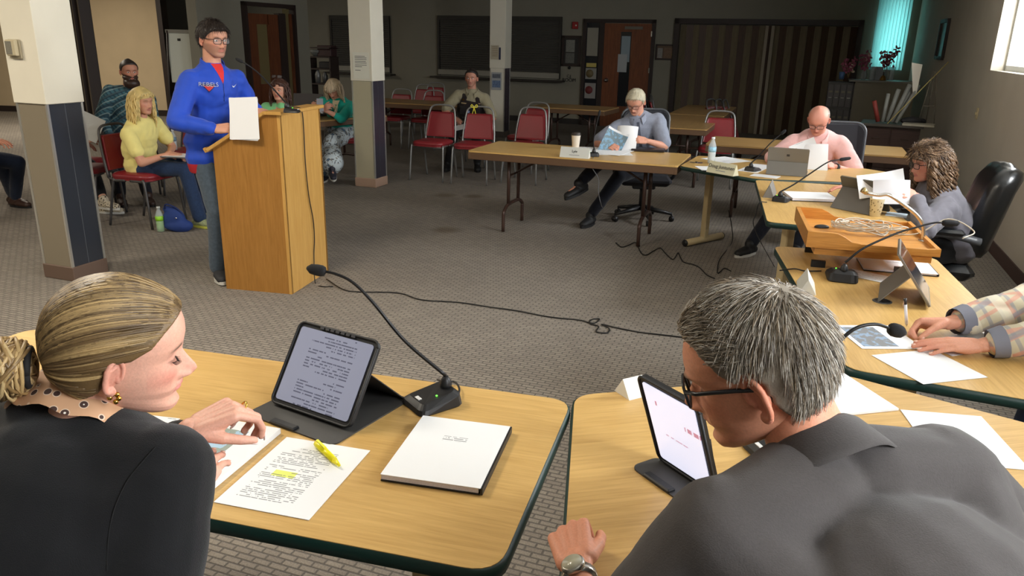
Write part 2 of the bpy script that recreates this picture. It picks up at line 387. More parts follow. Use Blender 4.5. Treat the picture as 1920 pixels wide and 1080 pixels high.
def earmb(side,sk,big=1.,fine=False):
    g=MB(); T=[]
    for k in range(15):
        a=R(-105+k*21.); T.append((0,-math.cos(a)*.0*0+(.013*math.cos(a+.2)*(1.05 if a>0 else .85))*-1,.029*math.sin(a)*(1. if a>-.2 else .9)))
    T=np.array(T); lift=.0075+.006*np.clip(-T[:,1]/.013,-.2,1)
    Pt=np.c_[lift,T[:,1],T[:,2]]
    g.tube(Pt,np.interp(np.arange(15),[0,3,10,14],[.0045,.0040,.0042,.003]),8)
    g.ell((.003,-.001,.003),(.0045,.013,.024)); g.ell((.0055,.001,-.026),(.0045,.0085,.009)); 
    g.tube([(.006,-.006,-.018),(.008,-.0095,-.004),(.007,-.005,.010),(.006,.003,.016)],[.003,.0035,.0035,.002],7)
    g.ell((.006,.009,-.006),(.003,.004,.006))
    v,n,f=remesh(g,.0013 if fine else .0025,2)
    v*=big; M3=Rz(R(14))@Rx(R(-8)); v=v@M3.T
    inner=np.exp(-((v[:,1]-.002)/.007)**2-((v[:,2]+.004)/.010)**2)*(v[:,0]<.006)
    c=np.array(lin(sk))*np.ones((len(v),3)); red=np.array(lin((196,110,92))); wgt=(.35+.35*inner)[:,None]; c=c*(1-wgt)+red*wgt
    v=v+V(.0695,-.008,-.012)
    if side<0: v=v*V(-1,1,1); f=[q[::-1] for q in f]
    o=MB(); o.add(v,f,0,True,c); return o
_ear={}
def handmb(side,curl=(.3,.4,.45,.5),thumb=(.5,.2),spread=1.,vox=.0032,sk=(214,160,132),nails=None,fcurl=None,size=1.):
    """wrist at origin, fingers +Y, palm -Z, thumb to +X for side=+1 (right thumb of a left hand); returns MB. curl per finger index..pinky (rad per joint)"""
    g=MB(); nl=[]
    g.cap((-.0,-.02,0),.021,(0,.012,0),.024,sc=(1.15,.82))
    bx=[.027,.009,-.010,-.028]; by=[.090,.094,.090,.081]; L=[(.042,.025,.020),(.046,.028,.021),(.042,.026,.020),(.033,.020,.018)]; rr=[.0088,.009,.0085,.0075]
    for i in range(4):
        g.cap((bx[i]*.62,.016,0),.0165,(bx[i],by[i]-.004,.001),.0115,sc=(1,.95))
    g.ell((.018,.045,-.006),(.018,.032,.015)); g.ell((-.022,.045,-.004),(.014,.034,.014))
    for i in range(4):
        p=V(bx[i],by[i],.001); a=0.; sp=(bx[i]*1.6)*spread
        cc=curl[i]; cc=(cc,cc*1.15,cc*.8) if not isinstance(cc,tuple) else cc
        for j in range(3):
            a+=cc[j]; d=V(math.sin(sp)*math.cos(a),math.cos(sp)*math.cos(a),-math.sin(a)); q=p+d*L[i][j]
            g.cap(p,rr[i]*(1-.07*j),q,rr[i]*(.95-.08*j),n=10); p=q
        nup=nrm(np.cross(np.cross(d,V(0,0,1)) if abs(d[2])<.98 else V(1,0,0),d)); 
        nz=V(math.sin(sp)*math.sin(a),math.cos(sp)*math.sin(a),math.cos(a)); nl.append((p-d*.003,d,nz,rr[i]))
    t0,t1=thumb; p=V(.022,.018,-.004)
    az=.75*t0+.25; dz=-t1
    for j,(l,r0,r1) in enumerate(((.042,.016,.0125),(.032,.0115,.0100),(.026,.0100,.0082))):
        aa=az-(.28*j if t0<.6 else .15*j); d=nrm(V(math.sin(aa),math.cos(aa),dz-.25*j*t1)); q=p+d*l; g.cap(p,r0,q,r1,n=10); p=q
    nl.append((p-d*.004,d,nrm(np.cross(d,V(-math.cos(aa),math.sin(aa),0))*-1+V(.5,0,.3)),.009))
    v,n,f=remesh(g,vox,3)
    c=np.array(lin(sk))*np.ones((len(v),3)); red=np.array(lin((200,118,98)))
    w=.28*np.clip((v[:,1]-.10)/.05,0,1)[:,None]; c=c*(1-w)+red*w
    o=MB(); o.add(v,f,0,True,c)
    for (p,d,nz,r_) in nl:
        nz=nrm(nz-d*(nz@d)); x=np.cross(d,nz); M3=np.array([x,d,nz]).T
        ln=.0065 if not nails else .0095
        o.ell(p+nz*r_*.78+d*(.002 if not nails else .005),(r_*.62,ln,.0018),M3,10,col=lin(nails or (222,176,156)))
    if side<0:
        o.v=[q*V(-1,1,1) for q in o.v]; o.f=[q[::-1] for q in o.f]
    if size!=1: o.v=[q*size for q in o.v]
    return o
def place(mb,p,fdir,up): return mb.xf(basis(fdir,up),p)
def ik(S,Wp,l1,l2,pole):
    S=np.asarray(S,float); Wp=np.asarray(Wp,float); d=Wp-S; D=np.linalg.norm(d)
    if D>l1+l2-.004: k=(D+.004)/(l1+l2); l1*=k; l2*=k
    u=d/D; a=(l1*l1-l2*l2+D*D)/(2*D); h=math.sqrt(max(l1*l1-a*a,0)); pl=np.asarray(pole,float)-u*(np.asarray(pole)@u)
    return S+u*a+nrm(pl)*h
def facing(yaw): return V(-math.sin(yaw),math.cos(yaw),0)
def headR(yaw,pitch,roll=0.): return Rz(yaw)@Rx(-pitch)@Ry(roll)
HAIR=colmat('hair',rough=.42,spec=.5,bump=.25,bs=420.)
CLOTHS={}
def person(label,hip,head,yaw,hyaw,hpitch=0.,hroll=0.,sit=True,sc=1.,fat=1.,hands=None,elb=None,feet=None,knees=None,h=None,
           skin=(214,160,132),shirt=None,sleeve=1.,trouser=None,leglen=1.,shoe=None,vox=.009,hvox=None,twist=0.,near=False,legs=True,shl=.18,shtop=0.,nbo=(0,0,0)):
    h=dict(h or {}); h.setdefault('skin',skin)
    root=thing('person',label,'person',(hip[0],hip[1],0)); off=V(hip[0],hip[1],0)
    hip=V(*hip); head=V(*head); RH=headR(hyaw,hpitch,hroll)
    nb=head+RH@V(0,-.030,-.115)*sc+V(0,0,-.075)*sc                     # base of neck
    nb=nb+V(*nbo)
    sp=nrm(nb-hip); fwd=facing(yaw+twist); fwd=nrm(fwd-sp*(fwd@sp)); rt=np.cross(fwd,sp); T3=np.array([rt,fwd,sp]).T
    fh=facing(yaw); rh=V(fh[1],-fh[0],0); H3=np.array([rh,fh,V(0,0,1)]).T
    Ls=np.linalg.norm(nb-hip); bend=-fwd*.035*(1 if sit else .1)
    mid=hip+(nb-hip)*.42+bend; ch=hip+(nb-hip)*.70+bend*.6; shc=nb-sp*(.065+shtop)*sc
    SH=[shc+rt*x*shl*sc for x in (-1,1)]
    hl=[hip+rh*x*.088*sc for x in (-1,1)]
    body=MB(); ts=MB(); tr=MB()
    def torso(g,i):
        g.ell(hip+V(0,0,.015),((.165+i)*sc*fat,(.118+i)*sc*fat,(.12+i)*sc),H3)
        g.ell(mid,((.148+i)*sc*fat,(.108+i)*sc*fat,(.19+i)*sc),T3)
        g.ell(ch-fwd*.0,((.160+i)*sc*(.6+.4*fat),(.112+i)*sc*(.6+.4*fat),(.185+i)*sc),T3)
        for x in (0,1):
            g.cap(shc+rt*(x*2-1)*.05*sc+sp*.012,(.066+i)*sc,SH[x]-sp*.015*sc,(.056+i)*sc)
            g.cap(ch+rt*(x*2-1)*.09*sc,(.07+i)*sc,SH[x]-sp*.03*sc,(.052+i)*sc)
    torso(body,0); body.cap(nb-sp*.05,.064*sc,head+RH@V(0,-.032,-.06)*sc,.054*sc)
    hands=hands or [None,None]; W_=[]
    for x in (0,1):
        s_=x*2-1; hd=hands[x]
        if hd is None: hd=dict(p=hip+fh*.30+rh*s_*.12+V(0,0,.10),f=fh-rh*s_*.4,u=V(0,0,1))
        wp=np.asarray(hd['p'],float); pole=(elb[x] if elb and elb[x] is not None else rt*s_*.5-V(0,0,1)-fwd*.3)
        e=ik(SH[x],wp,.285*sc,.255*sc,pole); W_.append((wp,e,hd))
        body.cap(SH[x],.050*sc,e,.039*sc); body.cap(e,.040*sc,wp,.0245*sc,sc=(1,1))
    if legs:
        KN=[];feet=list(feet or [None,None])
        for x in (0,1):
            s_=x*2-1; ft=feet[x]
            if ft is None: ft=dict(p=hip+fh*.45+rh*s_*.11)
            feet[x]=ft
            ap=V(ft['p'][0],ft['p'][1],ft.get('z',.085)) ; ft['a']=ap
            pole=knees[x] if knees and knees[x] is not None else fh+V(0,0,1.2)
            kn=ik(hl[x],ap,.43*sc*leglen,.42*sc*leglen,pole); KN.append(kn)
            body.cap(hl[x],.082*sc,kn,.052*sc); body.cap(kn,.052*sc,ap,.036*sc)
            fd=nrm(np.asarray(ft.get('f',fh),float)); ft['f']=fd
            body.cap(ap-V(0,0,.03),.035*sc,ap-V(0,0,.045)+fd*.10*sc,.028*sc)
    v,n,f=remesh(body,vox,5)
    B=MB(); B.add(v,f,0,True,lin(skin))
    nr,nc=(150,168) if near else (56,64)
    P,Cc=headgrid(h,nr,nc); Pn=gnormals(P); hm=MB(); hm.grid(P,close=True,col=Cc.reshape(-1,3))
    k=len(P); hm.add([P[0].mean(0)+V(0,0,-.001)],[]); ci=hm.n-1
    for j in range(nc): hm.f.append((ci,(j+1)%nc,j)); hm.m.append(0); hm.smooth.append(True)
    hm.f.append(tuple((nr-1)*nc+j for j in range(nc))); hm.m.append(0); hm.smooth.append(True)
    for x in (-1,1):
        key=(x,tuple(h['skin']),near)
        if key not in _ear: _ear[key]=earmb(x,h['skin'],1.,near)
        e=_ear[key]; ec=V(.0695*x,-.008,-.012); hm.add((e.arr()-ec)*h.get('ear',1.)+ec+V(x*.0035,0,0),e.f,0,True,np.concatenate(e.c))
    if not h.get('closed',True):
        for x in (-1,1):
            hm.ell((x*.0305,.0800,-.002),(.0125,.0085,.0062),None,12,col=lin((225,220,215))); hm.ell((x*.0305,.0875,-.0015),(.0052,.0022,.0052),None,10,col=lin((52,44,40)))
    fl=[q for q in hm.f]
    hm.xf(RH*sc,head); B.merge(hm)
    for x in (0,1):
        wp,e,hd=W_[x]; cu=hd.get('curl',(.3,.35,.4,.45)); g=handmb(1 if x==0 else -1,cu,hd.get('thumb',(.5,.25)),hd.get('spread',1.),hvox or (.0042 if not near else .0024),skin,hd.get('nails'),size=sc*hd.get('size',1.))
        u=np.asarray(hd.get('u',(0,0,1)),float); place(g,wp,hd.get('f',wp-e),u); B.merge(g)
    obj('body',B,SKIN,root,off,col=True)
    ctx=dict(fat=fat,root=root,off=off,RH=RH,head=head,P=P,Pn=Pn,sc=sc,T3=T3,nb=nb,sp=sp,fwd=fwd,rt=rt,SH=SH,W=W_,h=h,fh=fh,rh=rh,hip=hip,ch=ch,shc=shc,mid=mid)
    if shirt:
        i=shirt.get('inf',.014); torso(ts,i)
        ts.cap(nb-sp*.045,.070*sc,nb+sp*(.004+shirt.get('neck',0.)),.062*sc)
        for x in (0,1):
            wp,e,hd=W_[x]; S=SH[x]; sl=shirt.get('sleeve',1.)
            ri=shirt.get('sinf',i)
            if sl<=1: q=S+(e-S)*sl; ts.cap(S,(.052+ri)*sc,q,(.046+ri*1.25)*sc)
            else:
                ts.cap(S,(.052+ri)*sc,e,(.042+ri)*sc); q=e+(wp-e)*(sl-1); ts.cap(e,(.042+ri)*sc,q,(.027+ri*.8)*sc)
        if shirt.get('skirt'): ts.ell(hip-V(0,0,.075),(.222*sc,.152*sc,.13*sc),H3); ts.ell(hip+V(0,0,.03),(.218*sc,.150*sc,.13*sc),H3)
        v,n,f=remesh(ts,shirt.get('vox',vox),shirt.get('sm',4))
        wr=shirt.get('wr',.004)
        if wr:
            A=noise3(v,38,shirt.get('seed',1)); A2=noise3(v*V(1,1,.5),17,shirt.get('seed',1)+3); v=v+n*((np.abs(A)-.35)*wr+A2*wr*.8)[:,None]
        S_=MB(); S_.add(v,f,0,True,shirt.get('col')); shirt_o=obj(shirt.get('name','shirt'),S_,shirt['mat'],root,off); ctx['shirt']=shirt_o
        ctx['bvh']=BVHTree.FromPolygons([tuple(q) for q in v],f); ctx['sv']=v
        if shirt.get('collar'):
            c=shirt['collar']; g=MB(); rows=[]; gap=R(c.get('gap',28)); lean=c.get('h',.036)
            A=np.linspace(gap,2*math.pi-gap,37)
            N3=np.array([rt,fwd,sp]).T; cen=nb+sp*(.014+c.get('up',0.))
            for (rr_,zz) in ((.064,.008),(.067,lean),(.072,lean+.006),(.080,lean*.85),(.097,lean*.10),(.096,lean*.0),(.080,lean*.5)):
                ring=[]
                for a in A:
                    fr=(math.cos(a)+1)/2; dz=-.030*fr**2*c.get('dip',1.)
                    tip=max(0,1-abs(min(a-gap,2*math.pi-gap-a))/.5); ex=.022*tip if zz<lean*.5 else 0
                    ring.append(cen+N3@V(math.sin(a)*(rr_+.004),math.cos(a)*(rr_+.010+.012*fr)+ex*.2,zz+dz-ex)*sc)
                rows.append(ring)
            g.grid(rows); obj('collar',g,c.get('mat',shirt['mat']),root,off)
    if trouser and legs:
        i=trouser.get('inf',.012); tr.ell(hip+V(0,0,.0),((.165+i)*sc*fat,(.118+i)*sc*fat,(.105+i)*sc),H3)
        for x in (0,1):
            kn=KN[x]; ap=feet[x]['a']; q=kn+(ap-kn)*trouser.get('len',.93)
            tr.cap(hl[x],(.085+i)*sc,kn,(.055+i)*sc); tr.cap(kn,(.055+i)*sc,q,(.040+i)*sc*trouser.get('cuff',1.)); 
        v,n,f=remesh(tr,vox,4); A=noise3(v,34,5); v=v+n*((np.abs(A)-.35)*.004)[:,None]
        S_=MB(); S_.add(v,f,0,True); obj(trouser.get('name','trousers'),S_,trouser['mat'],root,off)
        ctx['KN']=KN
    if shoe and legs:
        for x in (0,1):
            ft=feet[x]; ap=ft['a']; fd=ft['f']; up=ft.get('up',V(0,0,1)); M3=basis(fd,up); g=MB()
            g.cap((0,-.050,-.042),.040,(0,.05,-.044),.044,sc=(1,.9)); g.cap((0,.05,-.046),.045,(0,.145,-.054),.036,sc=(1.1,.85)); g.cap((0,-.03,-.03),.042,(0,.0,.005),.046)
            v,n,f=remesh(g,.006,3); v[:,2]=np.maximum(v[:,2],-.082); g=MB(); g.add(v,f,0,True)
            g.v=[(q@M3.T)*sc+ap for q in g.v]; so=obj('shoe',g,shoe['mat'],root,off)
            g2=MB(); g2.v=[]; out=[(.047*math.cos(a)*(1.05 if math.sin(a)>0 else .92),.045+.142*math.sin(a)*(1. if math.sin(a)>0 else .92)) for a in np.linspace(0,2*math.pi,28,endpoint=False)]
            g2.prism(out,-.086,-.064); g2.v=[(q@M3.T)*sc+ap for q in g2.v]; obj('sole',g2,shoe['sole'],so,off)
    return ctx
def haircap(ctx,mask,thick,col,seed=0,rough=.003,name='hair',mat_=None,streak=.2,freq=60):
    P,Pn=ctx['P'],ctx['Pn']; Q=P.reshape(-1,3); m=np.clip(mask(Q),0,1); th=thick(Q) if callable(thick) else thick
    nz=noise3(Q*V(1,1,.35),freq,seed)*rough
    D=(m*(th+nz)-(1-m)*.006); v=Q+Pn.reshape(-1,3)*D[:,None]; r_,c_=P.shape[:2]
    f=[]
    for i in range(r_-1):
        for j in range(c_):
            q=(i*c_+j,i*c_+(j+1)%c_,(i+1)*c_+(j+1)%c_,(i+1)*c_+j)
            if max(m[k] for k in q)>.02: f.append(q)
    if max(m[-c_:])>0: f.append(tuple((r_-1)*c_+j for j in range(c_)))
    st=1+streak*noise3(Q*V(1,.3,.3),90,seed+9); c=np.array(lin(col))*st[:,None]
    g=MB(); g.add(v,f,0,True,np.clip(c,0,1)); loc=g.arr().copy(); ctx['cap']=(loc,f,m,Q)
    g.xf(ctx['RH']*ctx['sc'],ctx['head']); o=obj(name,g,mat_ or HAIR,ctx['root'],ctx['off'],col=True); ctx['hairobj']=o
    ctx['capbvh']=BVHTree.FromPolygons([tuple(q) for q in loc],f); return o
def m_short(front=.062,side=-.005,back=-.055,temple=.045):
    "hairline: z limit as a function of y"
    def fn(Q):
        x,y,z=Q.T; lim=np.interp(y,[-.10,-.03,-.012,.02,.05,.075,.10],[back,back+.012,side-.01,side+.0,temple,front,front+.006])
        lim=lim+ .0*x
        return np.clip((z-lim)/.010,0,1)
    return fn
def locks(ctx,n,length,r=.005,col=(200,170,120),colv=.25,curl=0.,fall=1.,mask=None,out=.25,name='lock',seed=3,sides=5,fwdclip=.06,taper=.35,back=.3,zmax=.12,keep=.012):
    rs=np.random.RandomState(seed); loc,f,m,Q=ctx['cap']; ok=np.where((m>.5)&(Q[:,2]<zmax)&((mask(Q)>.5) if mask is not None else True))[0]; pick=rs.choice(ok,n)
    g=MB(); RH=ctx['RH']; sc=ctx['sc']; down=RH.T@V(0,0,-1); base=np.array(lin(col))
    for k in pick:
        p=loc[k].copy(); nn=nrm(p*V(1.2,1,.8)); P=[p-nn*.004]; L=length*rs.uniform(.75,1.08); st=14; d=nn*.5+down*.3+V(0,-back,0); ph=rs.uniform(0,6.3); wl=rs.uniform(.8,1.2)
        q=p.copy()
        for i in range(st):
            d=nrm(d*.62+down*fall*.5+nn*out*.12*(1-i/st)); q=q+d*L/st
            e=q/V(.083,.108,.125)*1.0; le=np.linalg.norm(e)
            if le<1.0 and q[2]>-.14: q=q/le*1.01
            if q[2]<.045 and q[1]>fwdclip: q[1]=fwdclip+(q[1]-fwdclip)*.15; q[0]=np.sign(q[0] if q[0]!=0 else 1)*max(abs(q[0]),.072)
            if q[2]<-.10:
                rad=math.hypot(q[0],q[1]+.03); 
                if rad<.072: q[0]*=.072/rad; q[1]=(q[1]+.03)*.072/rad-.03
            w=q.copy()
            if curl: w=w+V(math.cos(ph+i*wl*1.25),math.sin(ph+i*wl*1.25),0)*curl*min(1,i/2.5)
            P.append(w)
        P=np.array(P); rr=r*rs.uniform(.7,1.3); rad=rr*np.interp(np.arange(len(P)),[0,2,len(P)-4,len(P)-1],[.6,1,.9,taper])
        g.tube(P,rad,sides,col=np.clip(base*(1+colv*rs.uniform(-1,1)),0,1))
    g.xf(RH*sc,ctx['head']); return obj(name,g,HAIR,ctx['hairobj'],ctx['off'],col=True,kind='stuff')
def strands(ctx,n,length,r=.0012,col=(120,110,100),colv=.35,flow=None,seed=4,name='strand',segs=4,lift=.18,cols=None,rnd=.35,avoid=None):
    rs=np.random.RandomState(seed); loc,f,m,Q=ctx['cap']; ok=np.where((m>.35)&((~avoid(Q)) if avoid else True))[0]; pick=rs.choice(ok,n); g=MB(); cols=cols or [col]; cl=[np.array(lin(c)) for c in cols]
    for k in pick:
        p=loc[k]+rs.normal(size=3)*.002; nn=nrm(loc[k]*V(1,.8,.7)); fl=flow(p) if flow else V(0,-.3,-1)
        fl=fl+rs.normal(size=3)*rnd; fl=nrm(fl-nn*(fl@nn)); L=length*rs.uniform(.6,1.2); P=[p-nn*.003]
        q=p; 
        for i in range(segs):
            d=nrm(fl+nn*lift*(1-1.3*i/segs)); q=q+d*L/segs; P.append(q)
        g.tube(P,r*np.linspace(1,.15,segs+1),3,col=np.clip(cl[rs.randint(len(cl))]*(1+colv*rs.uniform(-1,1)),0,1),cap=False)
    g.xf(ctx['RH']*ctx['sc'],ctx['head']); return obj(name,g,HAIR,ctx['hairobj'],ctx['off'],col=True,kind='stuff')
def glasses(ctx,m,r=.0014,w=.025,hh=.017,lens=True,z=-.003,up=False,temple=True,fy=.105,tr=None):
    g=MB(); gl=MB()
    for x in (-1,1):
        P=[(x*.032+px,fy-abs(x*.032+px)*.18,z+pz) for px,pz in rrect(2*w,2*hh,.011,4)]; P.append(P[0]); g.tube(P,r,6)
        gl.prism([(px,pz) for px,pz in rrect(2*w-.001,2*hh-.001,.011,4)],-.0004,.0004,M3=np.array([[1,0,0],[-.18*x,0,-1],[0,1,0]]),c=(x*.032,fy-.032*.18,z))
        if temple: g.tube([(x*(.032+w),fy-.011,z+hh*.55),(x*.074,fy-.03,z+hh*.6),(x*.0785,.02,z+hh*.45),(x*.0785,-.015,z+.003),(x*.076,-.03,z-.018)],tr or r,6)
    g.tube([(-.008,fy-.001,z+.004),(0,fy+.002,z+.007),(.008,fy-.001,z+.004)],r,6)
    for q in (g,gl):
        if up: q.xf(Rx(R(38)),(0,-.035,.085))
        q.xf(ctx['RH']*ctx['sc'],ctx['head'])
    o=obj('eyeglasses',g,m,ctx['root'],ctx['off'])
    if lens: obj('lens',gl,mat('lens_glass',(200,210,216),.08,alpha=.07,spec=.3),o,ctx['off'])
    return o
def decal(ctx,mb,origin,direction,right,up,m,name,lift=.0018,parent=None):
    "wrap a small flat print (x right, y up) on the shirt"
    v=mb.arr(); d=nrm(direction); out=[]
    for q in v:
        o=np.asarray(origin)+np.asarray(right)*q[0]+np.asarray(up)*q[1]-d*.25; h_=ctx['bvh'].ray_cast(Vector(o),Vector(d),.6)
        out.append(np.array(h_[0])-d*lift if h_[0] is not None else np.asarray(origin))
    g=MB(); g.add(out,mb.f); return obj(name,g,m,parent or ctx['root'],ctx['off'])
# ================================================================ room
def wallmat(name,c,var=.03): return mat(name,c,rough=.85,var=var,vs=3.,bump=.25,bs=90.)
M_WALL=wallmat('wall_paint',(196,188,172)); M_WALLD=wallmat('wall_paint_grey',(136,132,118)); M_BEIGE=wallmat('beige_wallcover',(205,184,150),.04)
M_CEIL=mat('ceiling_tile',(205,203,196),.9,var=.04,vs=40)
def carpet():
    m,nt,b=newmat('carpet'); L=nt.links.new; tc=N(nt,'ShaderNodeTexCoord'); mp=N(nt,'ShaderNodeMapping'); mp.inputs['Rotation'].default_value=(0,0,AL+R(0)); L(tc.outputs['Object'],mp.inputs[0])
    def bt(w,h,mo,off,c1,c2,mc,shift=0.):
        mp2=N(nt,'ShaderNodeMapping'); mp2.inputs['Location'].default_value=(shift,shift*.6,0); L(mp.outputs[0],mp2.inputs[0])
        q=N(nt,'ShaderNodeTexBrick'); q.offset=off; q.inputs['Scale'].default_value=1; q.inputs['Brick Width'].default_value=w; q.inputs['Row Height'].default_value=h
        q.inputs['Mortar Size'].default_value=mo; q.inputs['Mortar Smooth'].default_value=.75; q.inputs['Color1'].default_value=(*lin(c1),1); q.inputs['Color2'].default_value=(*lin(c2),1); q.inputs['Mortar'].default_value=(*lin(mc),1)
        L(mp2.outputs[0],q.inputs[0]); return q
    q=bt(.066,.027,.0055,.5,(148,140,129),(135,127,118),(103,98,93))
    n=N(nt,'ShaderNodeTexNoise',i_Scale=170.,i_Detail=3.); L(tc.outputs['Object'],n.inputs['Vector'])
    r=N(nt,'ShaderNodeMapRange',i_1=.3,i_2=.7,i_3=.80,i_4=1.2); L(n.outputs[0],r.inputs[0])
    n3=N(nt,'ShaderNodeTexNoise',i_Scale=1.1,i_Detail=2.); L(tc.outputs['Object'],n3.inputs['Vector']); r3=N(nt,'ShaderNodeMapRange',i_1=.3,i_2=.7,i_3=.93,i_4=1.06); L(n3.outputs[0],r3.inputs[0])
    mu=N(nt,'ShaderNodeMath',operation='MULTIPLY'); L(r.outputs[0],mu.inputs[0]); L(r3.outputs[0],mu.inputs[1])
    s=N(nt,'ShaderNodeVectorMath',operation='SCALE'); L(q.outputs[0],s.inputs[0]); L(mu.outputs[0],s.inputs['Scale'])
    last=s.outputs[0]
    for (x,y),sx in (((-.78,8.55),.16),((-.45,8.52),.14),((-.62,6.9),.16)):      # old spills trodden into the pile
        d=N(nt,'ShaderNodeVectorMath',operation='DISTANCE'); L(tc.outputs['Object'],d.inputs[0]); d.inputs[1].default_value=(x,y,0)
        rr=N(nt,'ShaderNodeMapRange',i_1=sx*.35,i_2=sx,i_3=.5,i_4=0.); L(d.outputs['Value'],rr.inputs[0])
        mx=N(nt,'ShaderNodeMix',data_type='RGBA'); L(rr.outputs[0],mx.inputs[0]); L(last,mx.inputs[6]); mx.inputs[7].default_value=(*lin((84,66,42)),1); last=mx.outputs[2]
    L(last,b.inputs['Base Color']); b.inputs['Roughness'].default_value=.95; b.inputs['Specular IOR Level'].default_value=.15
    bp=N(nt,'ShaderNodeBump',i_Strength=.5,i_Distance=.004); L(q.outputs['Fac'],bp.inputs['Height']); bp.invert=True; L(bp.outputs[0],b.inputs['Normal']); return m
M_CARPET=carpet()
A0=-19.; B0=-20.
def slab(a0,a1,b0,b1,z0,z1,mb=None):
    mb=mb or MB(); c=RB((a0+a1)/2,(b0+b1)/2,(z0+z1)/2); return mb.box(c,(a1-a0,b1-b0,z1-z0),RM)
struct('floor',slab(A0,.3,B0,.3,-.1,0),M_CARPET)
struct('ceiling',slab(A0,.3,B0,.3,CEIL,CEIL+.1),M_CEIL)
g=MB(); slab(0,.25,B0,.25,0,WZ[0],g); slab(0,.25,B0,.25,WZ[1],CEIL,g); prev=.25
for b1,b0 in WIN: slab(0,.25,b1,prev,WZ[0],WZ[1],g); prev=b0
slab(0,.25,B0,prev,WZ[0],WZ[1],g); struct('wall_right',g,M_WALL)
BW0,BW1,BZ0,BZ1=-.66,-.18,1.32,2.62          # slim window with turquoise blinds in the back wall
PA0,PA1=-4.20,-.97
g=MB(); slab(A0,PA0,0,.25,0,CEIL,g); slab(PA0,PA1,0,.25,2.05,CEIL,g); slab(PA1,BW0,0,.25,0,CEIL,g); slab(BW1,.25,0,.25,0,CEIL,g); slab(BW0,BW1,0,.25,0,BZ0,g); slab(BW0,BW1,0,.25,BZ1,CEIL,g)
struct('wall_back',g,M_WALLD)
struct('wall_light_stop',slab(PA0-.15,PA1+.15,.30,.36,0,CEIL),M_WALLD)  # unseen slab added behind the partition to stop light leaking in over it
struct('wall_front',slab(A0,.3,B0-.2,B0,0,CEIL),M_WALL)
struct('wall_left',slab(A0-.2,A0+0,B0,.3,0,CEIL),M_WALL)
M_BASEB=mat('brown_vinyl_base',(74,50,44),.5); 
struct('baseboard_right',slab(-.012,-.001,B0,0,0,.11),M_BASEB)
struct('baseboard_back',slab(A0,PA0,-.012,-.001,0,.11),mat('dark_vinyl_base',(40,36,34),.5))
M_GLASS=mat('window_glass',(240,245,250),.02,alpha=.12)
M_FRAME=mat('window_frame_paint',(225,226,222),.4)
for i,(b1,b0) in enumerate(WIN):
    g=MB(); 
    for (p0,p1,z0,z1) in ((b0,b0+.05,*WZ),(b1-.05,b1,*WZ),(b0,b1,WZ[0],WZ[0]+.05),(b0,b1,WZ[1]-.05,WZ[1]),((b0+b1)/2-.03,(b0+b1)/2+.03,*WZ)): slab(.12,.17,p0,p1,z0,z1,g)
    w_=obj('window_%d'%(i+1),g,M_FRAME); w_['kind']='structure'
    g=MB(); slab(.14,.146,b0+.05,b1-.05,WZ[0]+.05,WZ[1]-.05,g); obj('pane',g,M_GLASS,w_)
# window with vertical blinds in the back wall
g=MB()
for (p0,p1,z0,z1) in ((BW0,BW0+.04,BZ0,BZ1),(BW1-.04,BW1,BZ0,BZ1),(BW0,BW1,BZ0,BZ0+.04),(BW0,BW1,BZ1-.04,BZ1)): slab(p0,p1,.12,.17,z0,z1,g)
w_=obj('window_4',g,M_FRAME); w_['kind']='structure'; g=MB(); slab(BW0+.04,BW1-.04,.14,.146,BZ0+.04,BZ1-.04,g); obj('pane',g,M_GLASS,w_)
def translucent(name,c):
    m,nt,b=newmat(name); L=nt.links.new; t=N(nt,'ShaderNodeBsdfTranslucent'); t.inputs[0].default_value=(*lin(c),1); mx=N(nt,'ShaderNodeMixShader',i_0=.65)
    b.inputs['Base Color'].default_value=(*lin(c),1); b.inputs['Roughness'].default_value=.8; L(b.outputs[0],mx.inputs[1]); L(t.outputs[0],mx.inputs[2]); L(mx.outputs[0],nt.nodes['Material Output'].inputs[0]); return m
M_BLIND=translucent('turquoise_blind_vinyl',(176,218,216))
vb=thing('vertical_blind','turquoise vertical blind glowing with daylight beside the right corner of the back wall','blind',RB((BW0+BW1)/2,-.06,BZ1),-AL)
g=MB(); g.box((0,0,.03),(.60,.05,.05)); obj('headrail',g,mat('blind_rail',(60,80,84),.5),vb)
g=MB(); g.box((0,0,0),(.066,.002,BZ1-BZ0+.04),Rz(R(32)))
slat=g.mesh('slat'); slat.materials.append(M_BLIND)
for k in range(10):
    o=bpy.data.objects.new('slat',slat); COL.objects.link(o); o.parent=vb; o.location=(-.25+k*.055,0,-(BZ1-BZ0)/2)
# ---- folding partition in the back wall
M_DK=mat('dark_brown_frame',(46,34,30),.5)
M_PB=woodmat('partition_shaded',(66,46,32),(88,62,42),.55,axis='Z'); M_PT=woodmat('partition_lit',(110,98,76),(128,116,92),.55,axis='Z'); M_PG=mat('partition_post',(150,138,118),.5)  # alternate pleats coloured lit and shaded, the shading of the folds painted in
g=MB(); slab(PA0-.10,PA0,-.06,.10,0,2.15,g); slab(PA1,PA1+.08,-.06,.10,0,2.15,g); slab(PA0-.10,PA1+.08,-.06,.10,2.05,2.15,g); struct('trim_1',g,M_DK)
fp=thing('folding_partition','long brownish tan accordion folding partition closing the opening in the back wall','partition',RB((PA0+PA1)/2,.10,0),-AL)
npl=26; wd=(PA1-PA0)/npl
gm=MB(); gm.box((0,0,1.02),(math.hypot(wd,.05),.012,2.03),Rz(math.atan2(.05,wd))); pa=gm.mesh('pleat')
gm=MB(); gm.box((0,0,1.02),(math.hypot(wd,.05),.012,2.03),Rz(-math.atan2(.05,wd))); pb=gm.mesh('pleat')
pa.materials.append(M_PB); pb.materials.append(M_PT)
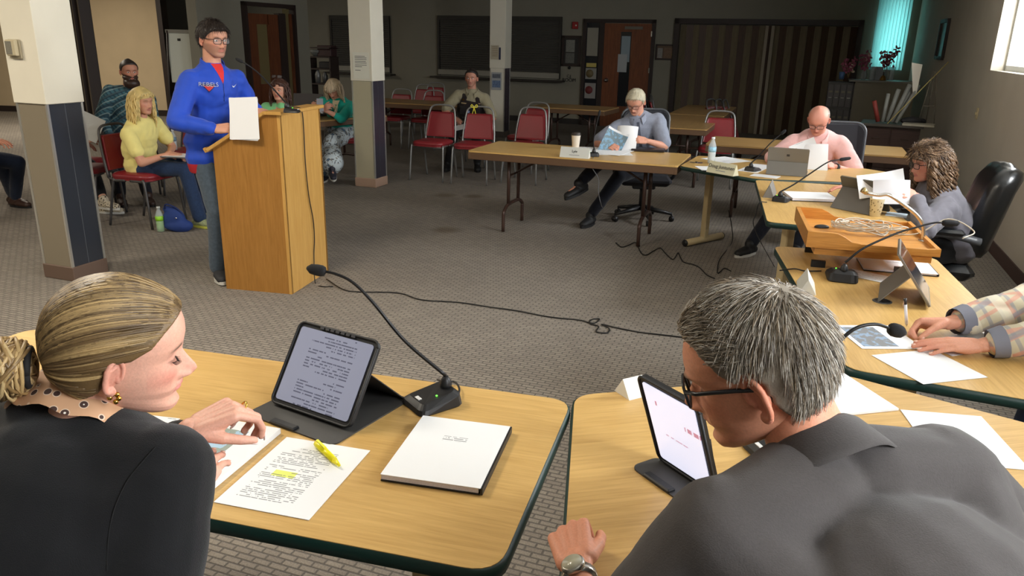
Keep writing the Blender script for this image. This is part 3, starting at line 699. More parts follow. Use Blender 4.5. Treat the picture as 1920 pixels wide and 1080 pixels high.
for k in range(npl):
    o=bpy.data.objects.new('panel',pa if k%2 else pb); COL.objects.link(o); o.parent=fp; o.location=(-(PA1-PA0)/2+(k+.5)*wd,0,0)
for x in (.02,.13):
    g=MB(); g.box((x,-.05,1.02),(.055,.05,2.03)); obj('meeting_post',g,M_PG,fp,label='pale upright where the two halves of the partition meet')
# ---- left dark accordion stack
P0_=at(208,262,0); c0=P0_-E1*.0
ap=thing('folding_partition','dark brown accordion partition pushed back into a stack left of the beige wall','partition',tuple(c0),-AL)
M_AD=mat('dark_accordion_vinyl',(50,40,36),.55,var=.1,vs=60); M_AE=mat('accordion_edge',(104,92,78),.5)
for k in range(7):
    g=MB(); x=-.05-k*.125
    g.prism([(x,.0),(x-.055,-.16),(x-.068,-.16),(x-.125,0),(x-.112,.02),(x-.062,-.12),(x-.012,.02)],0,CEIL-.02); q=obj('panel',g,M_AD,ap)
    g=MB(); g.box((x-.0615,-.166,CEIL/2),(.016,.012,CEIL-.04)); obj('edge_strip',g,M_AE,q)
# ---- beige wall, its post, the dark wall behind
b0=at(190,214,0); b1=at(322,218,0)
g=MB(); L_=np.linalg.norm((b1-b0)[:2]); cc=(b1+b0)/2
bw_=math.atan2(*(b1-b0)[[1,0]])
def wallseg(p,q,z0,z1,th,mb=None,shift=0.):
    mb=mb or MB(); p=np.array(p,float);q=np.array(q,float); d=q-p; L=np.linalg.norm(d[:2]); a=math.atan2(d[1],d[0]); nrm_=V(-math.sin(a),math.cos(a),0)
    c=(p+q)/2+nrm_*(th/2+shift); c[2]=(z0+z1)/2; return mb.box(c,(L,th,z1-z0),Rz(a))
bL=b0-(b1-b0)*2.2
struct('wall_left_beige',wallseg(bL,b1,0,CEIL,.2),M_BEIGE)
struct('baseboard_left',wallseg(bL,b1,0,.12,.012,shift=-.0135),M_DK)
g=MB(); g.box(b1+E1*.05+V(0,.0,CEIL/2),(.10,.24,CEIL),Rz(bw_)); struct('trim_2',g,M_DK)
# ---- wall with the left door (runs along E2)
q0=aty(455,40,12.8); q0[2]=0; dn=q0-E2*1.6; df=q0+E2*3.4
# px positions of door edges on this wall
def onwall(px,py,p,dirv):
    d=ray(px,py); n=V(dirv[1],-dirv[0],0); t=((np.array(p)-CC)@n)/(d@n); return CC+d*t
dl=onwall(455,60,q0,E2); dr=onwall(550,60,q0,E2); we=onwall(579,60,q0,E2)
DT=onwall(500,6,q0,E2)[2]
near_=q0-E2*1.0
g=MB()
def wl(p,q,z0,z1,g): return wallseg(p,q,z0,z1,.18,g)
flat=lambda p: V(p[0],p[1],0)
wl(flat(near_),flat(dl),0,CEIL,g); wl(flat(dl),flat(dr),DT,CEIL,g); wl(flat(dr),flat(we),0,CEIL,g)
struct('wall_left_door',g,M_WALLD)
M_DOOR=woodmat('door_wood',(74,38,20),(112,62,34),.45,axis='Z')
def doorobj(name,p,q,H,lite,handle_t,extra=None,flip=1):
    "door leaf between floor points p,q"
    p=flat(p);q=flat(q);d=q-p;L=np.linalg.norm(d);a=math.atan2(d[1],d[0]); 
    g=MB(); f=.06; o=None
    for c,s in (((f/2,0,H/2),(f,.16,H)),((L-f/2,0,H/2),(f,.16,H)),((L/2,0,H-f/2),(L,.16,f))): g.box(c,s)
    g.xf(Rz(a),p); o=obj(name,g,M_DK); o['kind']='structure'; return o,L,a,p
dl_,L,a,p=doorobj('door_2',dl,dr,DT,None,.2)
def leafbox(c,s,a,p,mb=None): mb=mb or MB(); mb.box(p+Rz(a)@V(*c),s,Rz(a)); return mb
g=MB(); w1=.62*L
for c,s in (((.06+w1*.16,0,1.0),(w1*.32,.05,2.0)),((.06+w1*.83,0,1.0),(w1*.34,.05,2.0)),((.06+w1*.5,0,.45),(w1*.4,.05,.9)),((.06+w1*.5,0,1.92),(w1*.4,.05,.16))): leafbox(c,s,a,p,g)
lf=obj('door_leaf',g,M_DOOR,dl_)
obj('door_lite',leafbox((.06+w1*.5,.0,1.35),(w1*.4,.01,1.0),a,p),mat('door_glass_olive',(110,98,64),.3),lf)
obj('mullion',leafbox((.06+w1+.09,0,1.0),(.18,.10,2.05),a,p),M_DK,dl_)
obj('side_lite',leafbox((.06+w1+.26,0,1.15),(.17,.012,1.9),a,p),mat('door_glass_olive',(110,98,64),.3),dl_)
obj('second_leaf',leafbox(((L+.06+w1+.34)/2-.03,0,1.0),(L-.06-w1-.36,.06,2.05),a,p),M_DOOR,dl_)
# ---- back-wall door with side light
g=MB(); a0,a1=-6.15,-4.67
for (x0,x1,z0,z1) in ((a0,a0+.07,0,2.12),(a1-.07,a1,0,2.12),(a0,a1,2.05,2.12),(-5.80,-5.70,0,2.05),(a0,-5.7,.0,.10)): slab(x0,x1,-.06,.0,z0,z1,g)
d1=obj('door_1',g,M_DK); d1['kind']='structure'
x0,x1=-5.70,-4.74
g=MB(); 
for (p0,p1,z0,z1) in ((x0,x0+.34,0,2.04),(x1-.40,x1,0,2.04),(x0+.34,x1-.40,0,.42),(x0+.34,x1-.40,1.88,2.04)): slab(p0,p1,-.05,-.01,z0,z1,g)
lf=obj('door_leaf',g,woodmat('door_wood_red',(98,52,28),(134,76,42),.4,axis='Z'),d1)
g=MB(); slab(x0+.34,x1-.40,-.03,-.022,.42,1.88,g); obj('door_lite',g,mat('dark_door_glass',(38,40,44),.12),lf)
g=MB(); slab(x0+.36,x1-.42,-.04,-.031,1.30,1.80,g); obj('note',g,papermat('note_a',3,pitch=.03,x0=-9,x1=9,y0=-9,y1=9,base=(150,165,172)),lf)
g=MB(); slab(x0+.31,x1-.46,-.056,-.051,1.10,1.45,g); obj('note',g,mat('note_grey',(178,182,182),.7),lf)
g=MB(); slab(x0+.42,x1-.18,-.09,-.05,1.93,1.985,g); obj('door_closer',g,mat('closer_metal',(120,116,108),.4,.6),lf)
g=MB(); g.ell(RB(x0+.09,-.10,.93),(.035,.035,.035)); g.tube([RB(x0+.09,-.04,.93),RB(x0+.09,-.10,.93)],.012); g.lathe([(.045,0),(.045,.01)],RB(x0+.09,-.045,.93),16,M3=RM@Rx(R(90))); obj('door_knob',g,mat('chrome',(200,200,200),.2,1.),lf)
for z in (.3,1.1,1.8):
    g=MB(); slab(x1-.012,x1+.012,-.066,-.045,z,z+.1,g); obj('hinge',g,mat('chrome',(200,200,200),.2,1.),d1)
g=MB(); slab(a0+.07,-5.80,-.03,-.02,.10,2.05,g); sl_=obj('side_lite',g,mat('dark_door_glass',(38,40,44),.12),d1)
for (z0,z1,c) in ((1.40,1.95,(150,146,132)),(.94,1.16,(150,148,140)),(.55,.86,(150,146,142))):
    g=MB(); slab(a0+.09,-5.83,-.045,-.031,z0,z1,g); obj('flyer',g,papermat('flyer%d'%int(z0*100),int(z0*9),pitch=.04,x0=-9,x1=9,y0=-9,y1=9,base=c),sl_)
for z,c in ((1.05,(120,104,70)),(.72,(120,50,50))):
    g=MB(); g.lathe([(.08,0),(.08,.006)],RB(-5.97,-.046,z),18,M3=RM@Rx(R(90))); obj('flyer_emblem',g,mat('emblem%d'%int(z*100),c,.6),sl_)
g=MB(); slab(a0+.1,-5.84,-.05,-.031,1.18,1.26,g); obj('flyer_strip',g,mat('flyer_yellow',(196,178,96),.6),sl_)
# ---- roller shutters of the serving counter
def shutter(nm,x0,x1,z0,z1,lab,bar=True):
    t=thing('roller_shutter',lab,'shutter',RB((x0+x1)/2,-.03,z0),-AL); w=x1-x0; h=z1-z0
    g=MB(); 
    for (c,s) in (((-w/2+.02,0,h/2),(.05,.06,h)),((w/2-.02,0,h/2),(.05,.06,h)),((0,0,h-.04),(w,.07,.09))): g.box(c,s)
    obj('frame',g,mat('shutter_dark',(48,46,42),.5),t)
    n=22; g=MB(); g.box((0,0,0),(w-.09,.018,(h-.22)/n*.90),bev=.004); me=g.mesh('slat'); me.materials.append(mat('shutter_slat',(56,54,50),.5))
    for k in range(n):
        o=bpy.data.objects.new('slat',me); COL.objects.link(o); o.parent=t; o.location=(0,0,.14+(k+.5)*(h-.22)/n)
    g=MB(); g.box((0,-.02,.075),(w-.02,.05,.115),bev=.01); obj('bottom_bar',g,mat('shutter_bar',(150,146,134),.5),t)
    g=MB(); g.box((0,-.09,-.03),(w+.22,.26,.035),bev=.006); obj('counter_ledge',g,mat('ledge_dark',(50,44,40),.4),t)
shutter('a',-9.45,-8.0,.90,2.15,'left dark roller shutter over the serving ledge, behind the seated officer')
shutter('b',-8.0,-6.62,.90,2.15,'right dark roller shutter over the serving ledge, next to the framed notice')
shutter('c',-12.2,-10.65,.90,2.13,'dark roller shutter seen just right of the middle column')
def wallframe(x0,x1,z0,z1,lab,inner,fm,cat='picture',depth=.03,mat_=.03,pieces=()):
    t=thing('picture_frame',lab,cat,RB((x0+x1)/2,-.02,(z0+z1)/2),-AL); w=x1-x0;h=z1-z0
    g=MB()
    for (c,s) in (((-w/2+mat_/2,0,0),(mat_,depth,h)),((w/2-mat_/2,0,0),(mat_,depth,h)),((0,0,h/2-mat_/2),(w,depth,mat_)),((0,0,-h/2+mat_/2),(w,depth,mat_))): g.box(c,s)
    obj('frame',g,fm,t); g=MB(); g.box((0,.002,0),(w-mat_,.012,h-mat_)); obj('backing',g,inner,t)
    for (cx,cz,sx,sz,c) in pieces:
        g=MB(); g.box((cx,-.007,cz),(sx,.006,sz)); obj('print',g,mat('print%d_%d_%d'%c,c,.6,var=.15,vs=30),t)
wallframe(-6.60,-6.19,1.18,1.79,'black framed notice between the roller shutter and the back door',mat('backing_dark',(44,42,40),.6),M_DK,pieces=[(-.02,.10,.19,.24,(128,128,120)),(-.02,-.14,.19,.20,(104,104,98))],mat_=.05)
wallframe(-4.64,-4.22,1.36,1.66,'small dark framed certificate right of the back door',mat('backing_brown',(96,76,58),.6),M_DK,pieces=[(-.12,-.02,.10,.19,(140,136,130)),(.04,-.01,.17,.19,(118,92,70)),(.13,-.04,.035,.035,(190,170,96))])
g=MB(); g.box((0,0,0),(.12,.05,.14),bev=.008); o=solo('fire_alarm',g,mat('alarm_red',(150,34,34),.5),'small red fire alarm strobe above the framed notice on the back wall','alarm',tuple(RB(-6.33,-.03,1.99)),-AL)
g=MB(); g.ell((.025,-.03,0),(.018,.012,.018)); obj('strobe_lens',g,mat('strobe',(230,225,215),.2),o)
t=thing('wall_sign','black letters of a small sign on the wall below the framed notice','sign',RB(-6.42,-.012,.93),-AL)
for tx,z,s in (('C.J.',.05,.075),('ROOM',-.03,.10)):
    q=textmb(tx,s,.003); q.xf(Rx(R(90)),(0,0,z)); obj('lettering',q,mat('sign_black',(26,26,26),.6),t)
g=MB(); g.lathe([(.03,0),(.03,.02)],(0,0,.22),14,M3=Rx(R(90))); obj('hook',g,mat('sign_black',(26,26,26),.6),t)
# right wall picture and switches
pc=thing('picture_frame','tall narrow dark framed picture high on the right wall','picture',RB(-.03,0,0)+E2*0,0)
pa_=onwall(1757,108,RB(0,0),E2); pb_=onwall(1783,38,RB(0,0),E2); pc.location=tuple((pa_+pb_)/2-E1*.02); pc.rotation_euler=(0,0,-AL)
w=abs((pb_-pa_)@E2); hh=abs(pb_[2]-pa_[2])
g=MB()
for (c,s) in (((0,-w/2,0),(.04,.05,hh)),((0,w/2,0),(.04,.05,hh)),((0,0,hh/2),(.04,w,.05)),((0,0,-hh/2),(.04,w,.05))): g.box(c,s)
obj('frame',g,M_DK,pc); g=MB(); g.box((.01,0,0),(.012,w-.03,hh-.03)); obj('print',g,mat('print_grey',(96,92,84),.4,var=.3,vs=14),pc)
s0=onwall(1833,213,RB(0,0),E2)
sw=thing('light_switch','cream light switch plate on the right wall','switch',tuple(s0-E1*.006),-AL); g=MB(); g.box((0,0,0),(.012,.075,.115),bev=.003); obj('plate',g,mat('ivory_plate',(214,200,160),.45),sw); g=MB(); g.box((-.009,0,0),(.014,.012,.026)); obj('toggle',g,mat('ivory_plate',(214,200,160),.45),sw)
# ---- square columns
def column(near,w,cut,lab,front,side,upf,ups,ov=.012,base=(150,120,98),shade=1):
    t=thing('square_column',lab,'column',(near[0],near[1],0),-AL)
    c=(-w/2,w/2)
    g=MB(); g.box((c[0],c[1],(cut+CEIL)/2),(w+2*ov,w+2*ov,CEIL-cut),bev=.004); obj('upper_shaft',g,upf,t)
    g=MB(); g.box((c[0],c[1],cut/2),(w-.02,w-.02,cut)); obj('core',g,mat('core',(70,68,64),.8),t)
    for nm,cc_,s_,mm in (('front_panel',(c[0],.004,cut/2),(w-.012,.008,cut-.004),front),('back_panel',(c[0],w-.004,cut/2),(w-.012,.008,cut-.004),front),('left_panel',(-w+.004,c[1],cut/2),(.008,w-.012,cut-.004),side)):
        g=MB(); g.box(cc_,s_); obj(nm,g,mm,t)
    for k in (0,1):
        g=MB(); g.box((-.004,w*(.255+.49*k),cut/2),(.008,w*.49-.006,cut-.004)); obj('side_panel',g,side,t)
    g=MB(); g.box((-.006,w/2,cut/2),(.008,.006,cut-.004)); obj('joint_strip',g,mat('strip_grey',(120,124,130),.35,.5),t)
    for (x,y) in ((-.003,.003),(-w+.003,.003),(-.003,w-.003),(-w+.003,w-.003)):
        g=MB(); g.box((x,y,cut/2),(.016,.016,cut)); obj('corner_trim',g,mat('corner_alu',(205,203,196),.3,.7),t)
    g=MB(); g.box((c[0],c[1],.052),(w+.02,w+.02,.104),bev=.005); obj('base',g,mat('base_tan%d'%base[0],base,.6),t)
    return t
UP=mat('column_paint',(226,220,202),.75,var=.02,vs=5,bump=.1,bs=60)
FR_=mat('column_taupe',(150,140,122),.35,spec=.5); SD=mat('column_navy_laminate',(50,54,62),.2,spec=.8)
cA=column(at(141,528,0),.27,1.215,'large left foreground column with cream top, taupe front and navy side panels',mat('column_taupe_dark',(134,124,106),.35),SD,UP,UP,base=(104,84,72))
cB=column(at(704.5,352,0),.26,1.205,'middle column with a paper notice taped on it and a pinkish base',mat('column_sand',(180,172,146),.35),mat('column_plum_laminate',(58,54,64),.25,spec=.7),UP,UP,ov=.01,base=(176,146,126))
cC=column(at(944,258,0)+V(0,0,0),.27,1.2,'far column with a notice and a map sheet, in front of the roller shutters',UP,mat('column_plum_laminate',(58,54,64),.25,spec=.7),UP,UP,base=(90,80,72))
nb_=cB.location
n1=thing('paper_notice','white typed notice taped to the front of the middle column','notice',tuple(onwall(677,123,V(*nb_)-E2*.012,E1)-E2*.004),-AL)
g=MB(); g.box((0,0,0),(.205,.0012,.285)); obj('sheet',g,mat('sheet_cream',(226,224,210),.7),n1)
for k,(w,z) in enumerate(((.13,.10),(.15,.083),(.15,.066),(.14,.045),(.15,.028),(.15,.006),(.09,-.012),(.07,-.05))):
    g=MB(); g.box((-.075+w/2,-.0012,z),(w,.0006,.006)); obj('text_line',g,mat('ink_grey',(96,96,98),.7),n1)
for (px,py,w,h,c,lab) in ((928,98,.15,.24,(190,180,156),'small printed notice with a dark strip on the far column'),(931,152,.19,.30,(170,172,172),'map sheet with blue patches on the lower face of the far column')):
    p=onwall(px,py,V(*cC.location)-E2*.012,E1); n1=thing('paper_notice',lab,'notice',tuple(p-E2*.006),-AL); g=MB(); g.box((0,0,0),(w,.002,h)); obj('sheet',g,mat('sh%d'%px,c,.7),n1)
    if px==928:
        g=MB(); g.box((w/2+.02,-.001,-.02),(.035,.002,h*.85)); obj('blue_strip',g,mat('navy_ink',(40,46,74),.6),n1)
        for k in range(6): g=MB(); g.box((0,-.002,.09-.03*k),(w*.7,.001,.008)); obj('text_line',g,mat('ink_tan',(140,118,90),.7),n1)
    else:
        g=MB(); g.box((0,-.002,.085),(w*.8,.001,.07)); obj('photo',g,mat('ink_slate',(96,102,110),.6,var=.4,vs=40),n1); g=MB(); g.box((0,-.002,-.05),(w*.8,.001,.12)); obj('photo',g,mat('ink_blue',(104,124,156),.6,var=.4,vs=40),n1)
# thermostat on the left column
p=onwall(31,92,V(*cA.location)-E2*.012,E1)
t=thing('thermostat','beige wall thermostat box on the cream top of the left column','thermostat',tuple(p-E2*.012),-AL)
g=MB(); g.box((0,.002,0),(.105,.014,.12),bev=.004); obj('backplate',g,mat('thermo_back',(158,148,124),.5),t)
g=MB(); g.box((-.005,-.014,.008),(.085,.026,.10),bev=.005); obj('housing',g,mat('thermo_case',(190,178,148),.45),t)
g=MB(); g.box((-.018,-.0285,.008),(.05,.004,.08)); obj('grille',g,mat('thermo_grille',(120,116,104),.5,var=.3,vs=200),t)
# ================================================================ lights in the ceiling
def troffer(a,b,lab,p):
    c=RB(a,b,CEIL); t=thing('ceiling_light',lab,'light',tuple(c),-AL)
    g=MB(); 
    for (cx,cy,sx,sy) in ((-.29,0,.03,1.2),(.29,0,.03,1.2),(0,-.585,.61,.03),(0,.585,.61,.03)): g.box((cx,cy,-.01),(sx,sy,.02))
    obj('frame',g,M_FRAME,t); g=MB(); g.box((0,0,-.004),(.56,1.15,.006)); obj('diffuser',g,mat('light_diffuser',(255,244,224),.5,emit=1.2),t)
    area('ceiling_lamp',c-V(0,0,.03),(0,0,-1),.55,1.12,p,(1.,.90,.74))
TRF=[(-13.9,-6.2,'ceiling light over the back left corner near the beige wall',110),(-7.8,-14.2,'ceiling light over the front left of the council tables',75),(-4.6,-14.2,'ceiling light over the front right of the council tables',75),(-10.8,-9.6,'ceiling light above the left column and lectern',36),(-11.5,-14.2,'ceiling light over the left side aisle',24)]
for q in TRF: troffer(*q)
# ================================================================ furniture
OAK=woodmat('oak_laminate',(192,152,88),(212,174,108),.32,rot=0,axis='X'); OAKY=woodmat('oak_laminate_y',(192,152,88),(212,174,108),.32,axis='Y')
OAKD=woodmat('oak_laminate_aged',(160,122,70),(190,150,92),.35)
GREEN=mat('green_vinyl_edge',(22,52,46),.4); BLACK=mat('black_plastic',(24,24,26),.45); TANLEG=mat('tan_powder_steel',(196,176,134),.45)
BRN=mat('brown_steel',(70,50,42),.4,.2); BRE=mat('brown_edge',(96,70,48),.5)
def polytable(lab,P,top=.74,edge=GREEN,th=.034,rad=.05,wood=OAK,center=None,rz=0.,group=None):
    "P: outline on the floor plan"
    P=[V(x,y,0) for x,y in P]; c=sum(P)/len(P) if center is None else V(*center,0); M=Rz(-rz)
    Q=[tuple((M@(p-c))[:2]) for p in P]; A=sum(Q[i][0]*Q[(i+1)%len(Q)][1]-Q[(i+1)%len(Q)][0]*Q[i][1] for i in range(len(Q)))
    if A<0: Q=Q[::-1]
    t=thing('meeting_table',lab,'table',tuple(c),rz,group)
    o=rpoly(Q,rad,6); cen=V(*np.mean(o,0))
    g=MB(); g.prism([tuple(V(*q)+nrm(cen-V(*q))*.004) for q in o],top-th+.002,top); obj('tabletop',g,wood,t)
    g=MB(); n=len(o); rows=[]
    for off,z in ((0.006,top-.001),(-.002,top-.004),(-.004,top-th*.5),(-.002,top-th+.002),(.01,top-th)):
        rows.append([[*(V(*q)+nrm(cen-V(*q))*off),z] for q in o])
    g.grid(rows,close=True); obj('edge_band',g,edge,t)
    return t,c
def tleg(t,c,x,y,ang,span=.46,m=TANLEG):
    "T leg: upright and foot bar; world position relative to table"
    M=Rz(-t.rotation_euler[2]); p=M@(V(x,y,0)-c); A=ang-t.rotation_euler[2]
    g=MB(); g.box((p[0],p[1],.37),(.05,.06,.66),Rz(A),bev=.008); obj('leg',g,m,t)
    g=MB(); d=Rz(A)@V(0,1,0); g.tube([p-d*span/2+V(0,0,.035),p+d*span/2+V(0,0,.035)],.03,10); obj('foot_bar',g,m,t)
    g=MB(); g.tube([p-d*span/2+V(0,0,.035)-d*.006,p-d*span/2+V(0,0,.035)],.031,10); g.tube([p+d*span/2+V(0,0,.035),p+d*span/2+V(0,0,.035)+d*.006],.031,10); obj('end_cap',g,BLACK,t)
def foldtable(lab,cx,cy,rz,L=1.83,Wd=.76,group=None,wood=OAKD,inset=.30,top=.74):
    t=thing('folding_table',lab,'table',(cx,cy,0),rz,group)
    g=MB(); g.prism(rrect(L,Wd,.02,2),top-.014,top); obj('tabletop',g,wood,t)
    g=MB()
    for (c,s) in (((0,Wd/2-.012,top-.045),(L-.01,.022,.062)),((0,-Wd/2+.012,top-.045),(L-.01,.022,.062)),((L/2-.012,0,top-.045),(.022,Wd,.062)),((-L/2+.012,0,top-.045),(.022,Wd,.062))): g.box(c,s,bev=.004)
    obj('apron',g,BRE,t)
    for s in (-1,1):
        x=s*(L/2-inset); g=MB(); 
        for y in (-.13,.13): g.tube([(x,y,top-.03),(x,y,.235)],.0165,8)
        g.tube(smoothpath([(x,-.25,0.006),(x,-.25,.16),(x,-.235,.19),(x,-.13,.235),(x,.13,.235),(x,.235,.19),(x,.25,.16),(x,.25,.006)],3),.0165,8)
        g.tube([(x,-.24,top-.04),(x,.24,top-.04)],.012,6); obj('leg_frame',g,BRN,t)
        g=MB(); g.tube([(x,0,.50),(x-s*.34,0,top-.05)],.010,6); g.tube([(x,-.13,.50),(x,.13,.50)],.010,6); obj('brace',g,BRN,t)
    return t
# table A (seated man in the grey shirt)
u=V(.938,-.347,0); A1=V(-.419,6.854,0); cA_=A1+u*.925+V(.347,.938,0)*.38
foldtable('brown edged folding table with a paper coffee cup, standing by itself in mid floor',cA_[0],cA_[1],-AL,1.85,.76,wood=OAK)
# table B
f=[(1.331,6.213),(1.782,5.667),(2.42,5.60),(3.02,6.05),(2.75,6.45),(1.62,6.84)]
tB,cB_=polytable('angular oak table with dark green edge, water bottle and name plate on it',f,rz=R(-30))
q=at(1322,455,0); tleg(tB,cB_,1.69,6.62,R(-52),.50); tleg(tB,cB_,2.7,6.0,R(20),.4)
tC,cC_=polytable('oak topped table in front of the curly haired woman, a closed white binder on it',[(1.768,5.62),(2.52,5.43),(2.16,3.93),(1.42,4.215)],rz=R(80-90+0),wood=OAKY)
tleg(tC,cC_,2.0,6.02-.60,R(-55),.46); tleg(tC,cC_,1.62,4.42,R(-60),.46)
tD,cD_=polytable('right hand oak table with a grommet hole, where someone in plaid writes',[(1.285,3.68),(2.0,3.52),(1.60,1.92),(1.03,2.175)],rz=R(-10),wood=OAKY,rad=.06)
tleg(tD,cD_,1.55,3.3,R(-80),.45); tleg(tD,cD_,1.35,2.4,R(-80),.45)
ff=V(.175,1.915,0); uu=V(.968,-.25,0); vv=V(.25,.968,0)
P=[ff,ff-uu*1.83,ff-uu*1.83-vv*.752,ff-vv*.752]
tF,cF_=polytable('near left oak table with green edge carrying the open tablet, agenda and highlighter',[tuple(p[:2]) for p in P],rz=math.atan2(-.25,.968),rad=.07)
for k in (-.62,.62): q=cF_+uu*k; tleg(tF,cF_,q[0],q[1],math.atan2(-.25,.968),.5)
tG,cG_=polytable('near right oak table under the grey haired man in the charcoal polo',[(.178,1.952),(1.0,2.14),(1.66,1.615),(1.28,1.12),(.95,1.12),(.095,1.12)],rz=R(12),rad=.06)
tleg(tG,cG_,.45,1.5,R(10),.5); tleg(tG,cG_,1.15,1.5,R(-30),.5)
# tables in the dark back of the room
def quad_table(lab,px,group=None,L=None,W_=None):
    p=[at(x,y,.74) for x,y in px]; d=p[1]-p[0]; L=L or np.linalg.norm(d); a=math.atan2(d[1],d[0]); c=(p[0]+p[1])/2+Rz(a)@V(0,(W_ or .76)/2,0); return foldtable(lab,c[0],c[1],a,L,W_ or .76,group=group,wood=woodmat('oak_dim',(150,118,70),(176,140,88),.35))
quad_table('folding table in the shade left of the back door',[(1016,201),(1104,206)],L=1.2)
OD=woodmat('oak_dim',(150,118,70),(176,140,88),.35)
pr_=V(2.21,9.02,0); k1=pr_+E2*.915-E1*.38; k2=pr_+E2*2.80-E1*.38
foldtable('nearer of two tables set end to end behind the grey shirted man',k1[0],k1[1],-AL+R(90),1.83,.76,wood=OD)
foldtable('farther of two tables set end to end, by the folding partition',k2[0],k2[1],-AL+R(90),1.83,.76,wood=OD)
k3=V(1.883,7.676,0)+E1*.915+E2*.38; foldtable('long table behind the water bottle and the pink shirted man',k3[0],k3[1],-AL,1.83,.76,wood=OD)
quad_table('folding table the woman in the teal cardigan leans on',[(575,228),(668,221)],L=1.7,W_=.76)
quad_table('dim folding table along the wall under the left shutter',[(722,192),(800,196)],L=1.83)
# ---- red stacking chairs
RED=mat('red_vinyl',(138,40,46),.34,var=.05,vs=8,spec=.5); STEEL=mat('chair_steel',(150,150,148),.35,.5); STEELD=mat('chair_steel_dark',(86,84,84),.4,.4)
def banquet(lab,loc,rz,st=STEEL,group=None,cat='chair'):
    t=thing('stacking_chair',lab,cat,loc,rz,group)
    g=MB(); g.prism([(x,y) for x,y in rrect(.41,.42,.09,5)],.425,.44); 
    rows=[]
    for ins,z in ((.01,.436),(0,.446),(0,.468),(.02,.482),(.07,.490),(.14,.492)): rows.append([[x,y,z] for x,y in rrect(.42-2*ins,.43-2*ins,max(.10-ins,.012),5)])
    g.grid(rows,close=True); g.add([(0,0,.492)],[]); n=len(rows[0]); b=g.n-1; a=b-n
    g.f+= [(a+k,a+(k+1)%n,b) for k in range(n)]; g.m+=[0]*n; g.smooth+=[True]*n
    obj('seat',g,RED,t)
    # back: arch of tube leaning back, cushion set in below its top
    def bp(x,z): return (x,-.205-(z-.44)*.20,z)
    arch=[bp(-.205,.44),bp(-.195,.62),bp(-.172,.80),bp(-.145,.86),bp(-.08,.885),bp(.08,.885),bp(.145,.86),bp(.172,.80),bp(.195,.62),bp(.205,.44)]
    g=MB(); g.tube(smoothpath(arch,5),.0115,8); obj('back_frame',g,st,t)
    g=MB(); rows=[]
    for dy,ins in ((.018,.02),(.022,.006),(.0,0),(-.012,.006),(-.014,.03)):
        ring=[]
        for (x,z) in [(-.188+ins,.50+ins),(.188-ins,.50+ins),(.186-ins,.56),(.160-ins,.79-ins),(.146-ins,.805-ins),(-.146+ins,.805-ins),(-.160+ins,.79-ins),(-.186+ins,.56)]:
            p=bp(x,z); ring.append([p[0],p[1]+dy,p[2]])
        rows.append(ring)
    g.grid(rows,close=True,sm=False); n=8; g.f+=[tuple(range(7,-1,-1)),tuple(range(g.n-8,g.n))]; g.m+=[0,0]; g.smooth+=[False]*2
    obj('backrest',g,RED,t)
    for s in (-1,1):
        g=MB(); g.tube(smoothpath([(s*.20,.02,.425),(s*.205,.14,.422),(s*.212,.175,.40),(s*.225,.215,.006)],5),.0115,8); obj('leg',g,st,t)
        g=MB(); g.tube(smoothpath([(s*.20,-.03,.425),(s*.203,-.13,.420),(s*.206,-.165,.39),(s*.21,-.255,.006)],5),.0115,8); obj('leg',g,st,t)
        g=MB(); g.tube([(s*.205,-.205,.44),(s*.203,-.15,.424)],.010,6); obj('bracket',g,st,t)
    g=MB(); g.tube([(-.2,.15,.415),(.2,.15,.415)],.010,6); g.tube([(-.2,-.13,.413),(.2,-.13,.413)],.010,6); obj('seat_frame',g,st,t)
    return t
def chair_from_feet(l,r_):
    "front feet as seen from the chair's front: l,r floor points"
    l=V(*l,0) if len(l)==2 else l; r_=V(*r_,0) if len(r_)==2 else r_
    d=r_-l; a=math.atan2(d[1],d[0]); f=V(d[1],-d[0],0); f=nrm(f) # towards camera
    c=(l+r_)/2-f*.215; return c,math.atan2(-f[0],f[1])
ch0=None
def place_chair(l,r_,lab,group=None,st='s'):
    global ch0
    c,rz=chair_from_feet(l,r_)
    if ch0 is None: ch0=banquet(lab,tuple(c),rz,STEEL,group); return ch0
    return dup(ch0,tuple(c),rz,lab,group)
dch=V(.395,-.14)
place_chair(at(770,338),at(828,343),'bright red stacking chair in front of the officer, nearest the middle column')
o=place_chair(at(847,345),at(910,349),'red stacking chair with a small yellow ribbon, left of the brown edged table')
p4=at(1002,349); place_chair(p4-V(.40,-.145,0),p4,'front one of the two red chairs behind the brown edged table')
place_chair(at(942,321),at(996,328),'rear one of the two red chairs behind the brown edged table')
p5=at(767,280); place_chair(p5,p5+V(.40,-.145,0),'dim red chair left of the officer, nearer the far wall')
p6=at(751,279); place_chair(p6-V(.40,-.145,0),p6,'dim red chair half hidden by the middle column')
pp=RB(-11.0,-3.0,0); 
for k,(px,py,lab) in enumerate(((775,258,'left one of two dim chairs at the far table near the shutters'),(797,250,'right one of two dim chairs at the far table near the shutters'))):
    c=at(px,py); place_chair(c-V(.2,-.07,0),c+V(.2,-.07,0),lab)
p9=V(2.41,9.35,0); place_chair(p9-V(.21,-.07,0),p9+V(.21,-.07,0),'red chair behind the long narrow table, above the water bottle')
# officer's chair
OFF=V(-.62,10.75); place_chair(V(-.84,10.72,0)+V(0,-.1,0),V(-.42,10.60,0)+V(0,-.1,0),'red chair the officer sits on')
